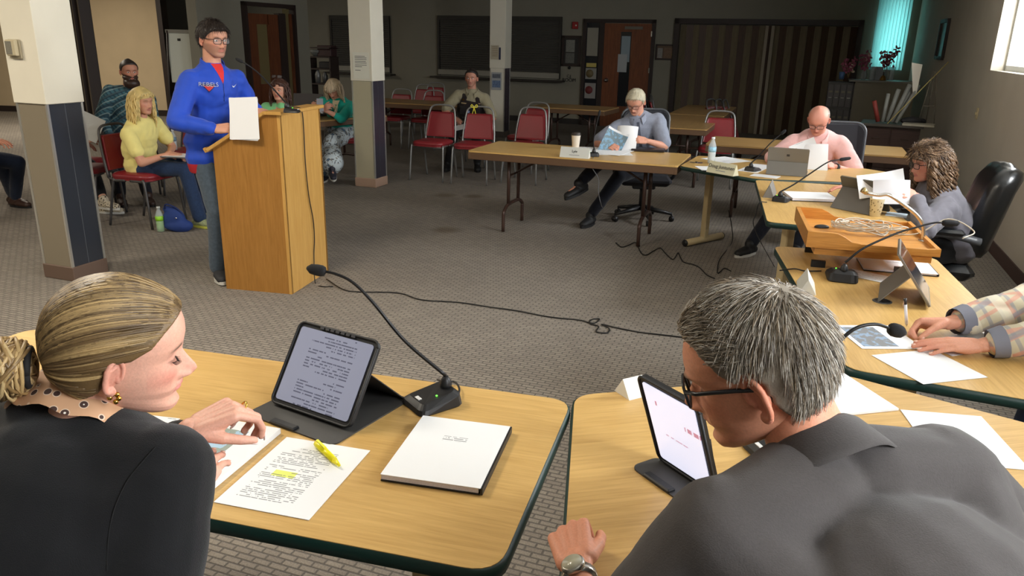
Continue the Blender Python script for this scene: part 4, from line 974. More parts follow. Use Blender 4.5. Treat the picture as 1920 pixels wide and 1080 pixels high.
# darker framed chairs on the left
chd=banquet('red seated chair the woman in the yellow shirt sits on',(-3.36,6.93,0),math.atan2(-.955,-.29)+0,STEELD)
chd.rotation_euler=(0,0,R(-106)); 
for (x,y,rz,lab) in ((-3.05,7.75,R(168),'red chair with its back just left of the speaker'),(-3.52,8.35,R(175),'red chair behind the blonde woman, bottle beside it'),(-4.12,8.35,R(-160),'red chair the bearded man sits on'),
     (-4.33,7.55,R(-108),'red chair the woman in leopard shoes sits on'),(-4.02,7.15,R(-5),'red chair with its back to the camera between column and blonde woman'),(-5.45,7.3,R(-95),'red chair the man at the left edge sits on')):
    dup(chd,(x,y,0),rz,lab)
dup(chd,(-2.5,8.75,0),R(180),'red chair the woman in the light green top sits on'); dup(ch0,(-2.12,9.75,0),R(180),'red chair the woman in the teal cardigan sits on')
# leaning folded chairs at the back
def folded(lab,x,y,rz,tilt):
    t=thing('folded_chair',lab,'chair',(x,y,0),rz)
    M=Rx(tilt); g=MB(); arch=[(-.2,0,.02),(-.2,0,.75),(-.17,0,.88),(-.1,0,.93),(.1,0,.93),(.17,0,.88),(.2,0,.75),(.2,0,.02)]; g.tube(smoothpath(arch,4),.012,8); g.xf(M); obj('frame',g,STEELD,t)
    g=MB(); g.box((0,.03,.68),(.34,.03,.30),bev=.01); g.xf(M); obj('backrest',g,RED,t)
    g=MB(); g.box((0,-.03,.32),(.36,.03,.38),bev=.01); g.xf(M); obj('seat',g,RED,t)
for k,(px,py,rz,lab) in enumerate(((1222,262,70,'leftmost of the folded chairs stacked at the wall beside the back door'),(1232,264,78,'middle one of the folded chairs at the wall beside the back door'),(1243,266,86,'rightmost of the folded chairs at the wall beside the back door'),
    (1362,262,55,'left one of the folded chairs leaning on the folding partition'),(1378,260,60,'middle one of the folded chairs leaning on the folding partition'),(1391,262,66,'right one of the folded chairs leaning on the folding partition'))):
    c=at(px,py); c=c/ c[1]*(12.6 if k<3 else 11.9); folded(lab,c[0],c[1],R(rz),R(-16 if k<3 else -20))
# ---- office chairs
LEATH=mat('black_leather',(20,22,24),.28,spec=.6,bump=.3,bs=70,coat=.15); MESHF=mat('black_mesh_fabric',(34,34,40),.8)
GREYP=mat('grey_arm_plastic',(84,86,90),.38)
def office(lab,loc,rz,kind='task',seat=.46,arms=True,back=1.):
    t=thing('office_chair',lab,'chair',loc,rz)
    g=MB(); g.box((0,0,seat-.04),(.50,.48,.10),bev=.04); obj('seat',g,LEATH if kind=='exec' else MESHF,t)
    g=MB(); g.tube([(0,0,.10),(0,0,seat-.09)],.030,12); obj('gas_column',g,BLACK,t)
    g=MB(); g.box((0,-.02,seat-.11),(.22,.24,.06),bev=.01); obj('mechanism',g,BLACK,t)
    for k in range(5):
        a=R(90+72*k+10); g=MB(); d=V(math.cos(a),math.sin(a),0); g.tube([d*.03+V(0,0,.12),d*.16+V(0,0,.10),d*.30+V(0,0,.075)],[.028,.022,.015],8); b=obj('base_arm',g,BLACK,t)
        g=MB(); s_=V(-d[1],d[0],0)
        for w in (-.014,.014): g.tube([d*.30+s_*(w-.009)+V(0,0,.028),d*.30+s_*(w+.009)+V(0,0,.028)],.027,12)
        g.tube([d*.30+V(0,0,.03),d*.30+V(0,0,.075)],.009,6); obj('caster',g,BLACK,b)
    if kind=='exec':
        for nm,(w,h,zc,th,dy) in dict(backrest=(.53,.56,seat+.32,.13,0),).items():
            g=MB(); rows=[]
            for i,yy in enumerate((-.075,-.05,.0,.05,.075)):
                k=(.80,.96,1.,.95,.78)[i]; rows.append([[x*k,yy+.04*(x/.26)**2,z*k] for x,z in rrect(w,h,.12,6)])
            g.grid(rows,close=True); n=len(rows[0]); g.f+=[tuple(range(n-1,-1,-1)),tuple(range(4*n,5*n))]; g.m+=[0,0]; g.smooth+=[True]*2
            g.xf(Rx(R(13)),(0,-.29,zc)); obj('backrest',g,LEATH,t)
            g=MB(); g.ell((0,0,0),(.235,.075,.11)); g.xf(Rx(R(13)),(0,-.315,seat+.50)); obj('head_cushion',g,LEATH,t)
            g=MB(); g.box((0,.02,0),(.44,.10,.26),bev=.05); g.xf(Rx(R(13)),(0,-.22,seat+.20)); obj('lumbar_cushion',g,LEATH,t)
    else:
        g=MB(); rows=[]
        for i,yy in enumerate((-.022,0,.022)):
            k=(.96,1,.96)[i]; rows.append([[x*k,yy+.12*(x/.26)**2*.5,z*k] for x,z in rrect(.46*back,.50,.09,5)])
        g.grid(rows,close=True); n=len(rows[0]); g.f+=[tuple(range(n-1,-1,-1)),tuple(range(2*n,3*n))]; g.m+=[0,0]; g.smooth+=[False]*2
        g.xf(Rx(R(10)),(0,-.27,seat+.34)); obj('backrest',g,MESHF,t)
        g=MB(); P_=[(x,.12*(x/.26)**2*.5,z) for x,z in rrect(.47*back,.51,.09,5)]; P_.append(P_[0]); g.tube(P_,.012,6); g.xf(Rx(R(10)),(0,-.27,seat+.34)); obj('back_rim',g,GREYP,t)
        g=MB(); g.box((0,-.30,seat+.03),(.07,.03,.30),Rx(R(12)),bev=.008); obj('back_bar',g,BLACK,t)
    if arms:
        for s in (-1,1):
            g=MB()
            if kind=='exec': g.tube(smoothpath([(s*.26,.14,seat-.06),(s*.33,.21,seat+.02),(s*.335,.23,seat+.12),(s*.33,.16,seat+.20),(s*.32,-.05,seat+.21),(s*.31,-.22,seat+.18)],5),.020,10,flat=1.3)
            else: g.tube(smoothpath([(s*.24,.0,seat-.06),(s*.29,.03,seat),(s*.29,.03,seat+.16)],5),.016,8)
            a_=obj('armrest',g,GREYP if kind=='exec' else BLACK,t)
            g=MB(); g.box((s*(.325 if kind=='exec' else .29),.02,seat+.225 if kind=='exec' else seat+.18),(.075,.30,.035),bev=.015); obj('arm_pad',g,LEATH,a_)
    return t
# ================================================================ objects on the tables
def onpl(px,py,p,n):
    d=ray(px,py); n=np.asarray(n,float); return CC+d*(((np.asarray(p)-CC)@n)/(d@n))
def zup(p,py,px=None):
    "height above floor point p seen at image row py"
    lo,hi=0.,3.
    for _ in range(40):
        mid_=(lo+hi)/2; d=V(p[0],p[1],mid_)-CC; zz=d@_fw; y=540-FPX*(d@_u)/zz
        if y>py: lo=mid_
        else: hi=mid_
    return lo
T=.74
WHITE=mat('white_paper',(240,241,243),.7)
def sheet(lab,px,m,h=T+.001,th=.0012,cat='paper',name='paper_sheet',group=None,size=None,parts=None,curl=0.):
    p=[at(x,y,h) for x,y in px]; ex=nrm(((p[1]-p[0])+(p[2]-p[3]))/2); c=sum(p)/4; w=np.linalg.norm((p[1]-p[0])+(p[2]-p[3]))/2; hh=np.linalg.norm((p[3]-p[0])+(p[2]-p[1]))/2
    if size: w,hh=size
    a=math.atan2(ex[1],ex[0]); g=MB()
    if th<.003:
        nx=7; G_=[[[-w/2+w*i/nx, -hh/2+hh*j/nx, curl*((abs(i/nx-.5)*2)**4)*(j/nx)] for i in range(nx+1)] for j in range(nx+1)]; G_=np.array(G_)
        g.grid(G_+V(0,0,th),sm=False); g.grid(G_[::-1],sm=False)
        k=nx+1; n0=0; per=[j for j in range(k)]+[j*k+nx for j in range(1,k)]+[nx*k+j for j in range(nx-1,-1,-1)]+[j*k for j in range(nx-1,0,-1)]
        inv=lambda q: k*k+ (nx-(q//k))*k+(q%k)
        for i in range(len(per)): g.f.append((inv(per[i]),inv(per[(i+1)%len(per)]),per[(i+1)%len(per)],per[i])); g.m.append(0); g.smooth.append(False)
    else: g.box((0,0,th/2),(w,hh,th))
    o=solo(name,g,m,lab,cat,(c[0],c[1],h),a,group); o['wh']=(w,hh); return o
AG=papermat('agenda_print',1,pitch=.0068,x0=-.082,x1=.05,y0=-.11,y1=.105,dens=.56,hl=(-.055,.0,-.018,.006))
sheet('printed agenda page with a yellow highlighted line, lying before the open tablet',[(540,820),(695,846),(578,975),(398,942)],AG,parts=None)
PH=papermat('photo_page',4,pitch=.009,x0=-.08,x1=.08,y0=-.125,y1=-.02,dens=.4,pic=(-.085,.05,.0,.11,(150,160,150),(170,200,222)))
sheet('stack of printed pages with a landscape photo under the left woman\'s hands',[(372,786),(523,812),(383,937),(228,905)],PH,th=.014,cat='papers',name='paper_stack')
sheet('loose white page behind the stack, at the left woman\'s chin',[(248,776),(342,785),(300,812),(215,800)],papermat('page_b',8,dens=.3))
def booklet(lab,px,h=T+.001,th=.016,title=None,m=None,cat='booklet'):
    p=[at(x,y,h+th) for x,y in px]; ex=nrm((p[1]-p[0])+(p[2]-p[3])); c=sum(p)/4; w=np.linalg.norm((p[1]-p[0])+(p[2]-p[3]))/2; hh=np.linalg.norm((p[3]-p[0])+(p[2]-p[1]))/2
    t=thing('spiral_booklet',lab,cat,(c[0],c[1],h),math.atan2(ex[1],ex[0]))
    g=MB(); g.box((0,0,.002),(w,hh,.003)); g.box((w/2+.002,0,th/2),(.005,hh,th-.002)); obj('back_cover',g,BLACK,t)
    g=MB(); g.box((-.002,0,th/2+.001),(w-.006,hh-.004,th-.006)); obj('page_block',g,mat('page_edges',(214,208,210),.7,var=.12,vs=500),t)
    g=MB(); g.box((0,0,0),(w,hh,.0012)); q=obj('cover',g,m or papermat('cover_print',11,pitch=.008,x0=-.03,x1=.03,y0=.035,y1=.058,dens=.7),t); q.location=(0,0,th-.001)
    return t
booklet('thick white bound agenda packet lying right of the microphone',[(797,779),(955,799),(903,916),(709,888)],th=.018)
g=MB(); g.tube([(-.062,0,.008),(.030,0,.008)],.0075,8,flat=1.1); g2=MB(); hl=thing('highlighter','bright yellow highlighter lying on the printed agenda','marker',tuple(at(616,858,T+.003)),0)
d_=at(640,882,T)-at(590,834,T); hl.rotation_euler=(0,0,math.atan2(d_[1],d_[0]))
YEL=mat('highlighter_yellow',(244,232,20),.3); obj('barrel',g,YEL,hl)
g2.tube([(-.066,0,.009),(-.062,0,.0085),(-.015,0,.0085)],[.007,.0088,.0085],8); c_=obj('cap',g2,YEL,hl); g3=MB(); g3.box((-.038,0,.0185),(.045,.006,.003)); obj('clip',g3,YEL,c_)
g3=MB(); g3.tube([(.030,0,.008),(.052,0,.007),(.058,0,.007)],[.0075,.0042,.003],8); obj('tip',g3,YEL,hl)
# ---- tablets
CASE=mat('case_black',(30,31,34),.55,bump=.2,bs=300); CASEG=mat('case_grey',(92,88,82),.5); SCR=None
def screenmat(name,seed,c,emit,pic=None,**kw):
    m=papermat(name,seed,base=c,**kw); nt=m.node_tree; b=nt.nodes['Principled BSDF']; l=b.inputs['Base Color'].links[0].from_socket
    nt.links.new(l,b.inputs['Emission Color']); b.inputs['Emission Strength'].default_value=emit; b.inputs['Roughness'].default_value=.15; return m
def tablet(lab,BL,BR,TLpx,scr,h=T+.012,sh=None,folio=True,sideport=True):
    "BL/BR: bottom corners (photo px on the table), TLpx: top left corner"
    p0=at(*BL,h); p1=at(*BR,h); ex=p1-p0; w=np.linalg.norm(ex); ex/=w; aw=np.cross(V(0,0,1),ex); tl=onpl(*TLpx,p0,ex); up=tl-p0; hh=np.linalg.norm(up); up/=hh; tilt=math.atan2(up[2],up@aw)
    a=math.atan2(ex[1],ex[0]); c=(p0+p1)/2; t=thing('tablet',lab,'tablet',(c[0],c[1],T),a)
    M=np.array([[1,0,0],[0,math.cos(tilt),-math.sin(tilt)],[0,math.sin(tilt),math.cos(tilt)]]).T.T
    # local: x right, y up the screen, z out of the screen (towards the user)
    M=np.array([[1,0,0],[0,math.cos(tilt),math.sin(tilt)]]); M=np.array([[1,0,0],[0,math.cos(tilt),math.sin(tilt)],[0,-math.sin(tilt),math.cos(tilt)]]).T
    g=MB(); g.prism(rrect(w,hh,.018,6,0,hh/2),-.012,0); g.xf(M,(0,0,.012)); body=obj('case_shell',g,CASE,t)
    g=MB(); P_=rrect(w,hh,.018,6,0,hh/2); P_=[(x,y,.001) for x,y in P_]; P_.append(P_[0]); g.tube(P_,.0035,6); g.xf(M,(0,0,.012)); obj('bumper_rim',g,CASE,body)
    g=MB(); g.prism(rrect(w-.024,hh-.024,.008,4,0,0),-.0008,.0008); o=obj('screen',g,scr,body); 
    MM=Matrix([[M[0][0],M[0][1],M[0][2],0],[M[1][0],M[1][1],M[1][2],0],[M[2][0],M[2][1],M[2][2],0],[0,0,0,1]]); ctr=M@V(0,hh/2,.0018)+V(0,0,.012); MM.translation=Vector(ctr); o.matrix_local=MM
    if sideport:
        for k in range(7): g=MB(); g.box((-.055+.018*k,hh-.004,.004),(.012,.006,.003)); g.xf(M,(0,0,.012)); obj('ridge',g,mat('ridge_grey',(70,70,74),.4),body)
        g=MB(); g.box((w/2-.003,hh*.40,-.003),(.004,.012,.007)); g.xf(M,(0,0,.012)); obj('port',g,mat('port_silver',(170,168,160),.3,.6),body)
    if folio:
        bx=-.02; far=hh*math.cos(tilt)+.10
        g=MB(); g.prism(rrect(w+.03,far+.075,.022,4,0.,far/2-.037),.0,.004); obj('folio_base',g,CASEG if folio=='grey' else mat('folio_dark',(62,61,60),.55),t)
        top=M@V(0,hh*.62,-.012)+V(0,0,.012)
        g=MB(); y1=far-.01; g.add([(-w/2,top[1],top[2]),(w/2,top[1],top[2]),(w/2,y1,.004),(-w/2,y1,.004),(-w/2,top[1]+.003,top[2]),(w/2,top[1]+.003,top[2]),(w/2,y1+.004,.004),(-w/2,y1+.004,.004)],[(0,1,2,3),(7,6,5,4),(0,4,5,1),(1,5,6,2),(2,6,7,3),(3,7,4,0)]); obj('stand_panel',g,mat('folio_dark',(62,61,60),.55),t)
        g=MB(); g.box((-.02,-.066,.006),(.085,.022,.010),bev=.003); f_=obj('clasp_tab',g,CASE,t)
    return t
S1=screenmat('screen_agenda',21,(136,140,160),.42,pitch=.0078,x0=-.075,x1=.08,y0=-.11,y1=.10,dens=.52,ink=(60,62,80),pic=(-.125,-.105,.06,.095,(96,98,120),(100,104,126)))
tablet('black cased tablet standing open in front of the left woman, agenda text on screen',(508,752),(655,803),(565,602),S1)
S2=screenmat('screen_map',22,(225,228,250),.85,pitch=.03,x0=-.05,x1=.09,y0=-.02,y1=.09,dens=.4,ink=(170,60,90))
tablet('tablet with a bright map on its screen in front of the grey haired man',(1236,858),(1345,930),(1196,702),S2,sideport=False)
# ---- microphones
def mic(lab,basepx,aim,necks,h=T,n=(0,1,0),big=1.,headlen=.038,hr=.0135,foam=True,logo=False):
    b=at(*basepx,h); t=thing('gooseneck_microphone',lab,'microphone',tuple(b),aim)
    g=MB(); P_=rpoly([(-.055,-.048),(.055,-.048),(.048,.075),(-.048,.075)],.022,4); rows=[]
    for ins,z in ((.003,0),(0,.004),(.004,.014),(.016,.024)):
        rows.append([[x*(1-ins/.055),(y-.01)*(1-ins/.06)+.01, z+ (.016*max(0,(y+.0)/.075) if z>.01 else 0)] for x,y in P_])
    g.grid(rows,close=True,sm=False); nn=len(P_); g.f+=[tuple(range(nn-1,-1,-1)),tuple(range(3*nn,4*nn))]; g.m+=[0,0]; g.smooth+=[False]*2
    g.v=[q*big for q in g.v]; base=obj('base',g,BLACK,t)
    g=MB(); g.lathe([(.016,.0),(.017,.012),(.012,.026),(.007,.034)],(0,.05*big,.034*big),14); obj('neck_socket',g,BLACK,base)
    g=MB(); g.box((.0,-.028,.026*big),(.022,.010,.002),Rx(R(6))); obj('button_label',g,mat('label_white',(220,220,218),.5),base)
    g=MB(); g.ell((.028,.012,.033*big),(.003,.003,.002)); obj('indicator_light',g,mat('green_led',(90,230,60),.4,emit=3.),base)
    M=Rz(-aim); root=Rz(aim)@V(0,.05*big,.066*big)+b
    pts=[root]+[onpl(x,y,root,n) for x,y in necks]; L=[M@(p-b) for p in pts]; S=smoothpath(L,8)
    g=MB(); g.tube(S,np.linspace(.0052,.0038,len(S)),8); obj('gooseneck',g,mat('gooseneck_black',(30,30,32),.35,.3),t)
    d=nrm(S[-1]-S[-2]); e=S[-1]; g=MB(); g.tube([e-d*.012,e-d*.008,e,e+d*headlen*.5,e+d*headlen,e+d*(headlen+hr*.7)],[.005,hr*.8,hr,hr,hr*.85,hr*.3],12); obj('windscreen' if foam else 'capsule',g,mat('foam_black',(26,26,28),.95,bump=.6,bs=600),t)
    return t
m0=mic('large near microphone with a long gooseneck, standing behind the white packet',(802,760),R(-55)+0,[(760,640),(700,568),(662,530),(630,514),(603,508)],n=(.15,1,0),big=1.12,headlen=.030,hr=.0155)
mic('microphone behind the grey haired man, its foam head above the writing hands',(1440,850),R(-75),[(1520,700),(1560,655),(1600,618),(1640,608),(1675,618)],n=(-.10,1,0),hr=.0165,headlen=.022)
mic('microphone on the right hand table beside the long paper strip',(1578,520),R(160),[(1620,465),(1680,438),(1712,428),(1750,418),(1772,418)],n=(0,1,0),headlen=.05,big=1.25)
mic('microphone at the left edge of the table of the curly haired woman',(1465,376),R(150),[(1490,345),(1530,318),(1555,303),(1578,299)],n=(.0,1,0),headlen=.05,hr=.011)
mic('microphone between name plate and laptop on the angular table',(1412,320),R(140),[(1422,293),(1445,268),(1466,250)],n=(0,1,0),headlen=.03,hr=.013)
mic('microphone beside the paper coffee cup on the brown edged table',(1112,292),R(180),[(1113,262),(1118,235),(1123,215)],n=(0,1,0),headlen=.03,hr=.011)
# ---- paper cup, sheets and plates on the brown table
cup=thing('paper_cup','white paper coffee cup with a dark lid on the brown edged table','cup',tuple(at(1079,279,T)))
g=MB(); g.lathe([(.030,0),(.031,.003),(.042,.125),(.043,.127),(.040,.127)],n=22); obj('cup_wall',g,mat('cup_white',(232,222,206),.6),cup)
g=MB(); g.lathe([(.044,.124),(.0455,.128),(.044,.135),(.040,.142),(.038,.150),(.0,.150)],n=22); obj('lid',g,mat('lid_dark',(52,44,40),.4),cup)
def plate(lab,a,b,hpx,txt,c=(206,206,198),size=.035,sub=True,hh=.085):
    p=at(*a,T);q=at(*b,T);d=q-p;L=np.linalg.norm(d);t=thing('name_plate',lab,'name plate',tuple((p+q)/2),math.atan2(d[1],d[0]))
    g=MB(); g.add([(-L/2,-.0,0),(L/2,-.0,0),(L/2,.035,hh),(-L/2,.035,hh),(-L/2,.07,0),(L/2,.07,0)],[(0,1,2,3),(3,2,5,4),(1,0,4,5),(0,3,4),(1,5,2)]); obj('tent_card',g,mat('plate_card%d'%c[2],c,.6),t)
    if txt:
        k=textmb(txt,size,.0003); M=Rx(math.atan2(hh,.035)); k.xf(M,(0,.0195,.052)); k.xf(np.eye(3),(0,-.0012,0)); obj('lettering',k,mat('ink_dark',(50,50,56),.6),t)
    if sub:
        g=MB(); g.box((0,0,0),(L*.35,.005,.001)); M=Rx(math.atan2(hh,.035)); g.xf(M,(0,.0085,.022)); obj('small_line',g,mat('ink_light',(140,140,140),.6),t)
    return t
plate('pale name plate at the front edge of the brown edged table',(1049,294),(1103,298),0,'Lyle',size=.03)
plate('name plate reading Doug Juntunen on the angular table',(1324,322),(1374,331),0,'Doug Juntunen',c=(214,208,176),size=.040)
sheet('white papers spread before the grey shirted man',[(1092,277),(1180,276),(1178,293),(1085,288)],WHITE)
sheet('white sheet under the pages the grey shirted man holds',[(1128,272),(1190,276),(1178,294),(1120,287)],papermat('page_c',31,dens=.3),h=T+.004)
g=MB(); g.box((0,0,.012),(.30,.16,.022),bev=.006); solo('portfolio',g,mat('dark_leather',(40,34,36),.4),'dark zip portfolio by the elbow of the grey shirted man','folder',tuple(at(1215,283,T)),R(-12))
# ---- table B things
bt=thing('water_bottle','clear water bottle with a pale blue label on the angular table','bottle',tuple(at(1333,306,T)))
PET=mat('clear_plastic',(225,235,240),.08,alpha=.35,spec=.8)
def bottle(t,liq=(222,230,232),lab=(150,195,220),cap=(230,235,240),hgt=.21,half=True):
    g=MB(); g.lathe([(.026,0),(.031,.006),(.032,.05),(.030,.06),(.032,.07),(.032,.135),(.029,.15),(.015,.185),(.012,.195),(.012,.205)],n=18); obj('shell',g,PET,t)
    g=MB(); g.lathe([(.027,.004),(.0305,.05),(.029,.06),(.0305,.07),(.0305,.10)],n=16); obj('liquid',g,mat('liq%d_%d'%(liq[0],liq[2]),liq,.15,alpha=.75),t)
    g=MB(); g.lathe([(.0325,.095),(.0325,.135)],n=18); obj('label_band',g,mat('lab%d_%d'%(lab[0],lab[2]),lab,.5,var=.2,vs=60),t)
    g=MB(); g.lathe([(.0145,.198),(.0145,.214)],n=16); obj('cap',g,mat('cap%d'%cap[0],cap,.4),t)
bottle(bt)
sheet('white papers beside the water bottle',[(1330,296),(1372,294),(1396,302),(1346,308)],papermat('page_d',33,dens=.3))
sheet('white sheets between the microphone and the laptop, angular table',[(1406,307),(1438,309),(1432,326),(1388,320)],papermat('page_e',34,dens=.3))
sheet('white slip behind the name plate on the angular table',[(1312,312),(1340,312),(1345,320),(1306,319)],WHITE)
sheet('long white sheet edge in front of the silver laptop',[(1412,325),(1462,331),(1458,335),(1408,330)],WHITE,h=T+.0015)
kb=thing('key_bunch','small bunch of dark keys near the corner of the angular table','keys',tuple(at(1305,306,T)))
g=MB(); g.tube([(.018*math.cos(a),.018*math.sin(a),.004) for a in np.linspace(0,6.28,13)],.0016,5); obj('ring',g,mat('chrome',(200,200,200),.2,1.),kb)
for k in range(3): g=MB(); g.box((.03*math.cos(k*1.3),.03*math.sin(k*1.3),.005),(.045,.016,.004),Rz(k*1.3)); obj('key',g,mat('key_dark%d'%k,((60,50,90),(40,40,44),(120,116,110))[k],.4,.4),kb)
def slate(lab,px,yaw,w,h,tilt,backm,standm,h0=T,logo=True,sh=.5,dist=.13,cat='laptop',name='laptop',keyb=True):
    "local: user at -Y, back faces +Y; display leans back by tilt from vertical"
    p=at(*px,h0); t=thing(name,lab,cat,tuple(p),yaw); up=V(0,math.sin(tilt),math.cos(tilt)); M=np.array([[1,0,0],up,np.cross(V(1,0,0),up)]).T
    g=MB(); g.prism(rrect(w,h,.010,4,0,h/2),-.004,.004); g.xf(M,(0,0,.01)); b=obj('display',g,backm,t)
    g=MB(); g.prism(rrect(w-.02,h-.02,.004,3,0,h/2),.0041,.0048); g.xf(M,(0,0,.01)); obj('screen',g,mat('dark_screen',(30,34,44),.1,emit=.2),b)
    g=MB(); y1=up[1]*h*sh; z1=up[2]*h*sh+.01
    A=V(-w/2+.004,y1+.006,z1);B=V(w/2-.004,y1+.006,z1);C_=V(w/2-.004,y1+dist,.001);D=V(-w/2+.004,y1+dist,.001); o_=V(0,.003,.002)
    g.add([A,B,C_,D,A+o_,B+o_,C_+o_,D+o_],[(3,2,1,0),(4,5,6,7),(0,1,5,4),(1,2,6,5),(2,3,7,6),(3,0,4,7)]); obj('kickstand',g,standm,t)
    if logo:
        g=MB(); g.box((0,-0.0,0),(.022,.018,.001)); MMq=M; g.xf(M,tuple(up*h*.72+V(0,.0048,.01))); obj('back_emblem',g,mat('emblem_dark',(40,40,42),.3),b)
    if keyb:
        g=MB(); g.box((0,-.11,.004),(w,.21,.006),bev=.002); obj('keyboard',g,mat('keyboard_dark',(52,52,56),.6),t)
    return t
SIL=mat('slate_silver',(126,120,110),.4,.3); STG=mat('stand_grey',(104,100,92),.5)
slate('silver hybrid laptop on a kickstand before the man in the pink shirt',(1474,327),R(158),.295,.21,R(20),SIL,STG,dist=.04,sh=.45)
slate('grey backed tablet on a stand in front of the curly haired woman',(1626,392),R(64)+R(60),.29,.21,R(30),mat('slate_taupe',(92,90,84),.5),mat('stand_taupe',(108,104,98),.55),name='tablet',cat='tablet',logo=False,dist=.10,sh=.62,keyb=False)
slate('thin silver tablet seen almost edge on beside the writing hands',(1741,562),R(64),.285,.235,R(36),SIL,mat('stand_taupe',(100,94,86),.55),name='tablet',cat='tablet',logo=False,dist=.10,sh=.55,keyb=False)
booklet('closed white binder lying beside the microphone on the curly haired woman\'s table',[(1478,358),(1562,362),(1562,373),(1476,371)],th=.02,m=WHITE)
booklet('white bound packet with dark spine on the right hand table',[(1612,481),(1742,492),(1756,514),(1614,502)],th=.012)
sheet('long white paper strip lying beside the microphone base on the right hand table',[(1590,504),(1682,521),(1672,535),(1588,515)],papermat('strip',41,pitch=.006,dens=.3,x0=-.09,x1=.09))
sheet('page with a grey map partly under the microphone head',[(1588,612),(1690,612),(1712,653),(1588,652)],papermat('map_page',42,dens=.1,pic=(-.09,.03,-.09,.09,(128,130,132),(140,160,184))))
sheet('blank white page at the near edge of the right hand table',[(1632,667),(1730,658),(1870,705),(1733,720)],papermat('page_f',43,dens=.12))
sheet('page under the resting hand on the right hand table',[(1725,640),(1840,622),(1900,650),(1780,668)],papermat('page_g',44,dens=.2))
sheet('stack of white pages just right of the grey haired man\'s collar',[(1470,712),(1583,703),(1683,769),(1560,783)],WHITE,th=.006,name='paper_stack',cat='papers')
sheet('large white page at the right frame edge by the grey haired man\'s shoulder',[(1686,767),(1846,783),(1925,880),(1760,868)],papermat('page_h',45,dens=.2))
q=at(1654,565,T); gm_=thing('grommet','dark oval cable grommet in the right hand table top','grommet',tuple(q)); g=MB(); g.lathe([(.036,0),(.036,.002),(.030,.003),(.029,.001),(.0,.001)],n=24); obj('rim',g,mat('grommet_grey',(70,72,74),.3),gm_); g=MB(); g.box((.012,0,.002),(.026,.026,.002)); obj('slot',g,BLACK,gm_)
plate('folded name card seen edge on, behind the grey haired man\'s head',(1530,554),(1527,530),0,None,c=(206,206,198),sub=False,hh=.06)
plate('small grey folded card behind the microphone of the curly haired woman\'s table',(1451,372),(1456,360),0,None,c=(118,114,108),sub=False)
plate('small white folded card behind the map tablet',(1180,751),(1216,742),0,None,c=(232,232,226),sub=False,hh=.05)
# ---- wooden tray on its black cart, between two tables
HT=.86
c1,c2,c3=at(1499,388,HT+.07),at(1515,433,HT+.07),at(1764,467,HT+.035)
ex=nrm(c3-c2); L_=np.linalg.norm(c3-c2); 
ey=nrm(V(-ex[1],ex[0],0)); wd=abs((c1-c2)@ey)
print('tray',L_,wd)
tr=thing('wooden_tray','honey oak tray shaped lectern top with a tangle of cables in it','tray',tuple((c2+ex*L_/2+ey*wd/2)*V(1,1,0)),math.atan2(ex[1],ex[0]))
TW=woodmat('tray_oak',(172,112,44),(206,146,72),.3,axis='X')
g=MB(); g.box((0,0,HT+.012),(L_-.02,wd-.01,.012)); obj('floor_board',g,TW,tr)
def sidepanel(y):
    pr=[(-L_/2,HT+.002),(L_/2,HT+.002),(L_/2,HT+.035),(L_/2-.05,HT+.03),(-L_/2+.22,HT+.03),(-L_/2+.18,HT+.036),(-L_/2+.15,HT+.055),(-L_/2+.12,HT+.068),(-L_/2+.09,HT+.07),(-L_/2,HT+.07)]
    g=MB(); g.prism([(x,z) for x,z in pr],-.009,.009,M3=np.array([[1,0,0],[0,0,-1],[0,1,0]]),c=(0,y,0)); return g
obj('front_side',sidepanel(-wd/2),TW,tr); obj('rear_side',sidepanel(wd/2),TW,tr)
g=MB(); g.box((-L_/2+.009,0,HT+.036),(.018,wd,.068)); obj('end_board',g,TW,tr); g=MB(); g.box((L_/2-.009,0,HT+.018),(.018,wd,.034)); obj('end_board',g,TW,tr)
g=MB(); g.box((.01,0,HT-.017),(L_-.06,wd-.05,.036)); obj('under_box',g,TW,tr)
ct=thing('equipment_cart','black cart carrying the wooden tray between the two right tables','cart',tuple(tr.location),tr.rotation_euler[2])
for y in (-.13,.13):
    g=MB(); g.box((-L_/2+.08,y,.42),(.06,.02,.70)); obj('side_plate',g,BLACK,ct); g=MB(); g.box((L_/2-.10,y,.42),(.06,.02,.70)); obj('side_plate',g,BLACK,ct)
for z in (.12,.40,.70): g=MB(); g.box((-.01,0,z),(L_-.16,.30,.02)); obj('shelf',g,BLACK,ct)
for x in (-L_/2+.09,L_/2-.10):
    for y in (-.12,.12): g=MB(); g.tube([(x,y-.012,.03),(x,y+.012,.03)],.03,12); g.tube([(x,y,.03),(x,y,.11)],.01,6); obj('caster',g,BLACK,ct)
TM=lambda x,y,z: Rz(tr.rotation_euler[2])@V(x,y,0)+V(tr.location[0],tr.location[1],z)
rs=np.random.RandomState(5); P_=[]
for k in range(60):
    a=k*.82; rr=.045+.045*rs.rand(); P_.append(TM(.02+rr*1.9*math.cos(a)+.02*rs.randn(),.03+rr*1.0*math.sin(a),HT+.02+.05*rs.rand()))
g=MB(); g.tube(smoothpath(P_,5),.0028,6); g.xf(np.eye(3),-V(*tr.location)); solo('cable_coil',g,mat('cable_white',(186,176,158),.45),'tangled coil of off-white cable inside the wooden tray','cable',tuple(tr.location))
g=MB(); g.tube(smoothpath([TM(.12,.02,HT+.02),TM(.24,.03,HT+.03),TM(.36,.06,HT+.10),TM(.46,.02,HT+.06),TM(.40,-.05,HT+.04)],6),.003,6); g.xf(np.eye(3),-V(*tr.location)); solo('cable_loop',g,mat('cable_white',(186,176,158),.45),'pale cable looping out over the right end of the wooden tray','cable',tuple(tr.location))
P_=[TM(.10+.0*i,-.12,HT+.012) for i in range(2)]
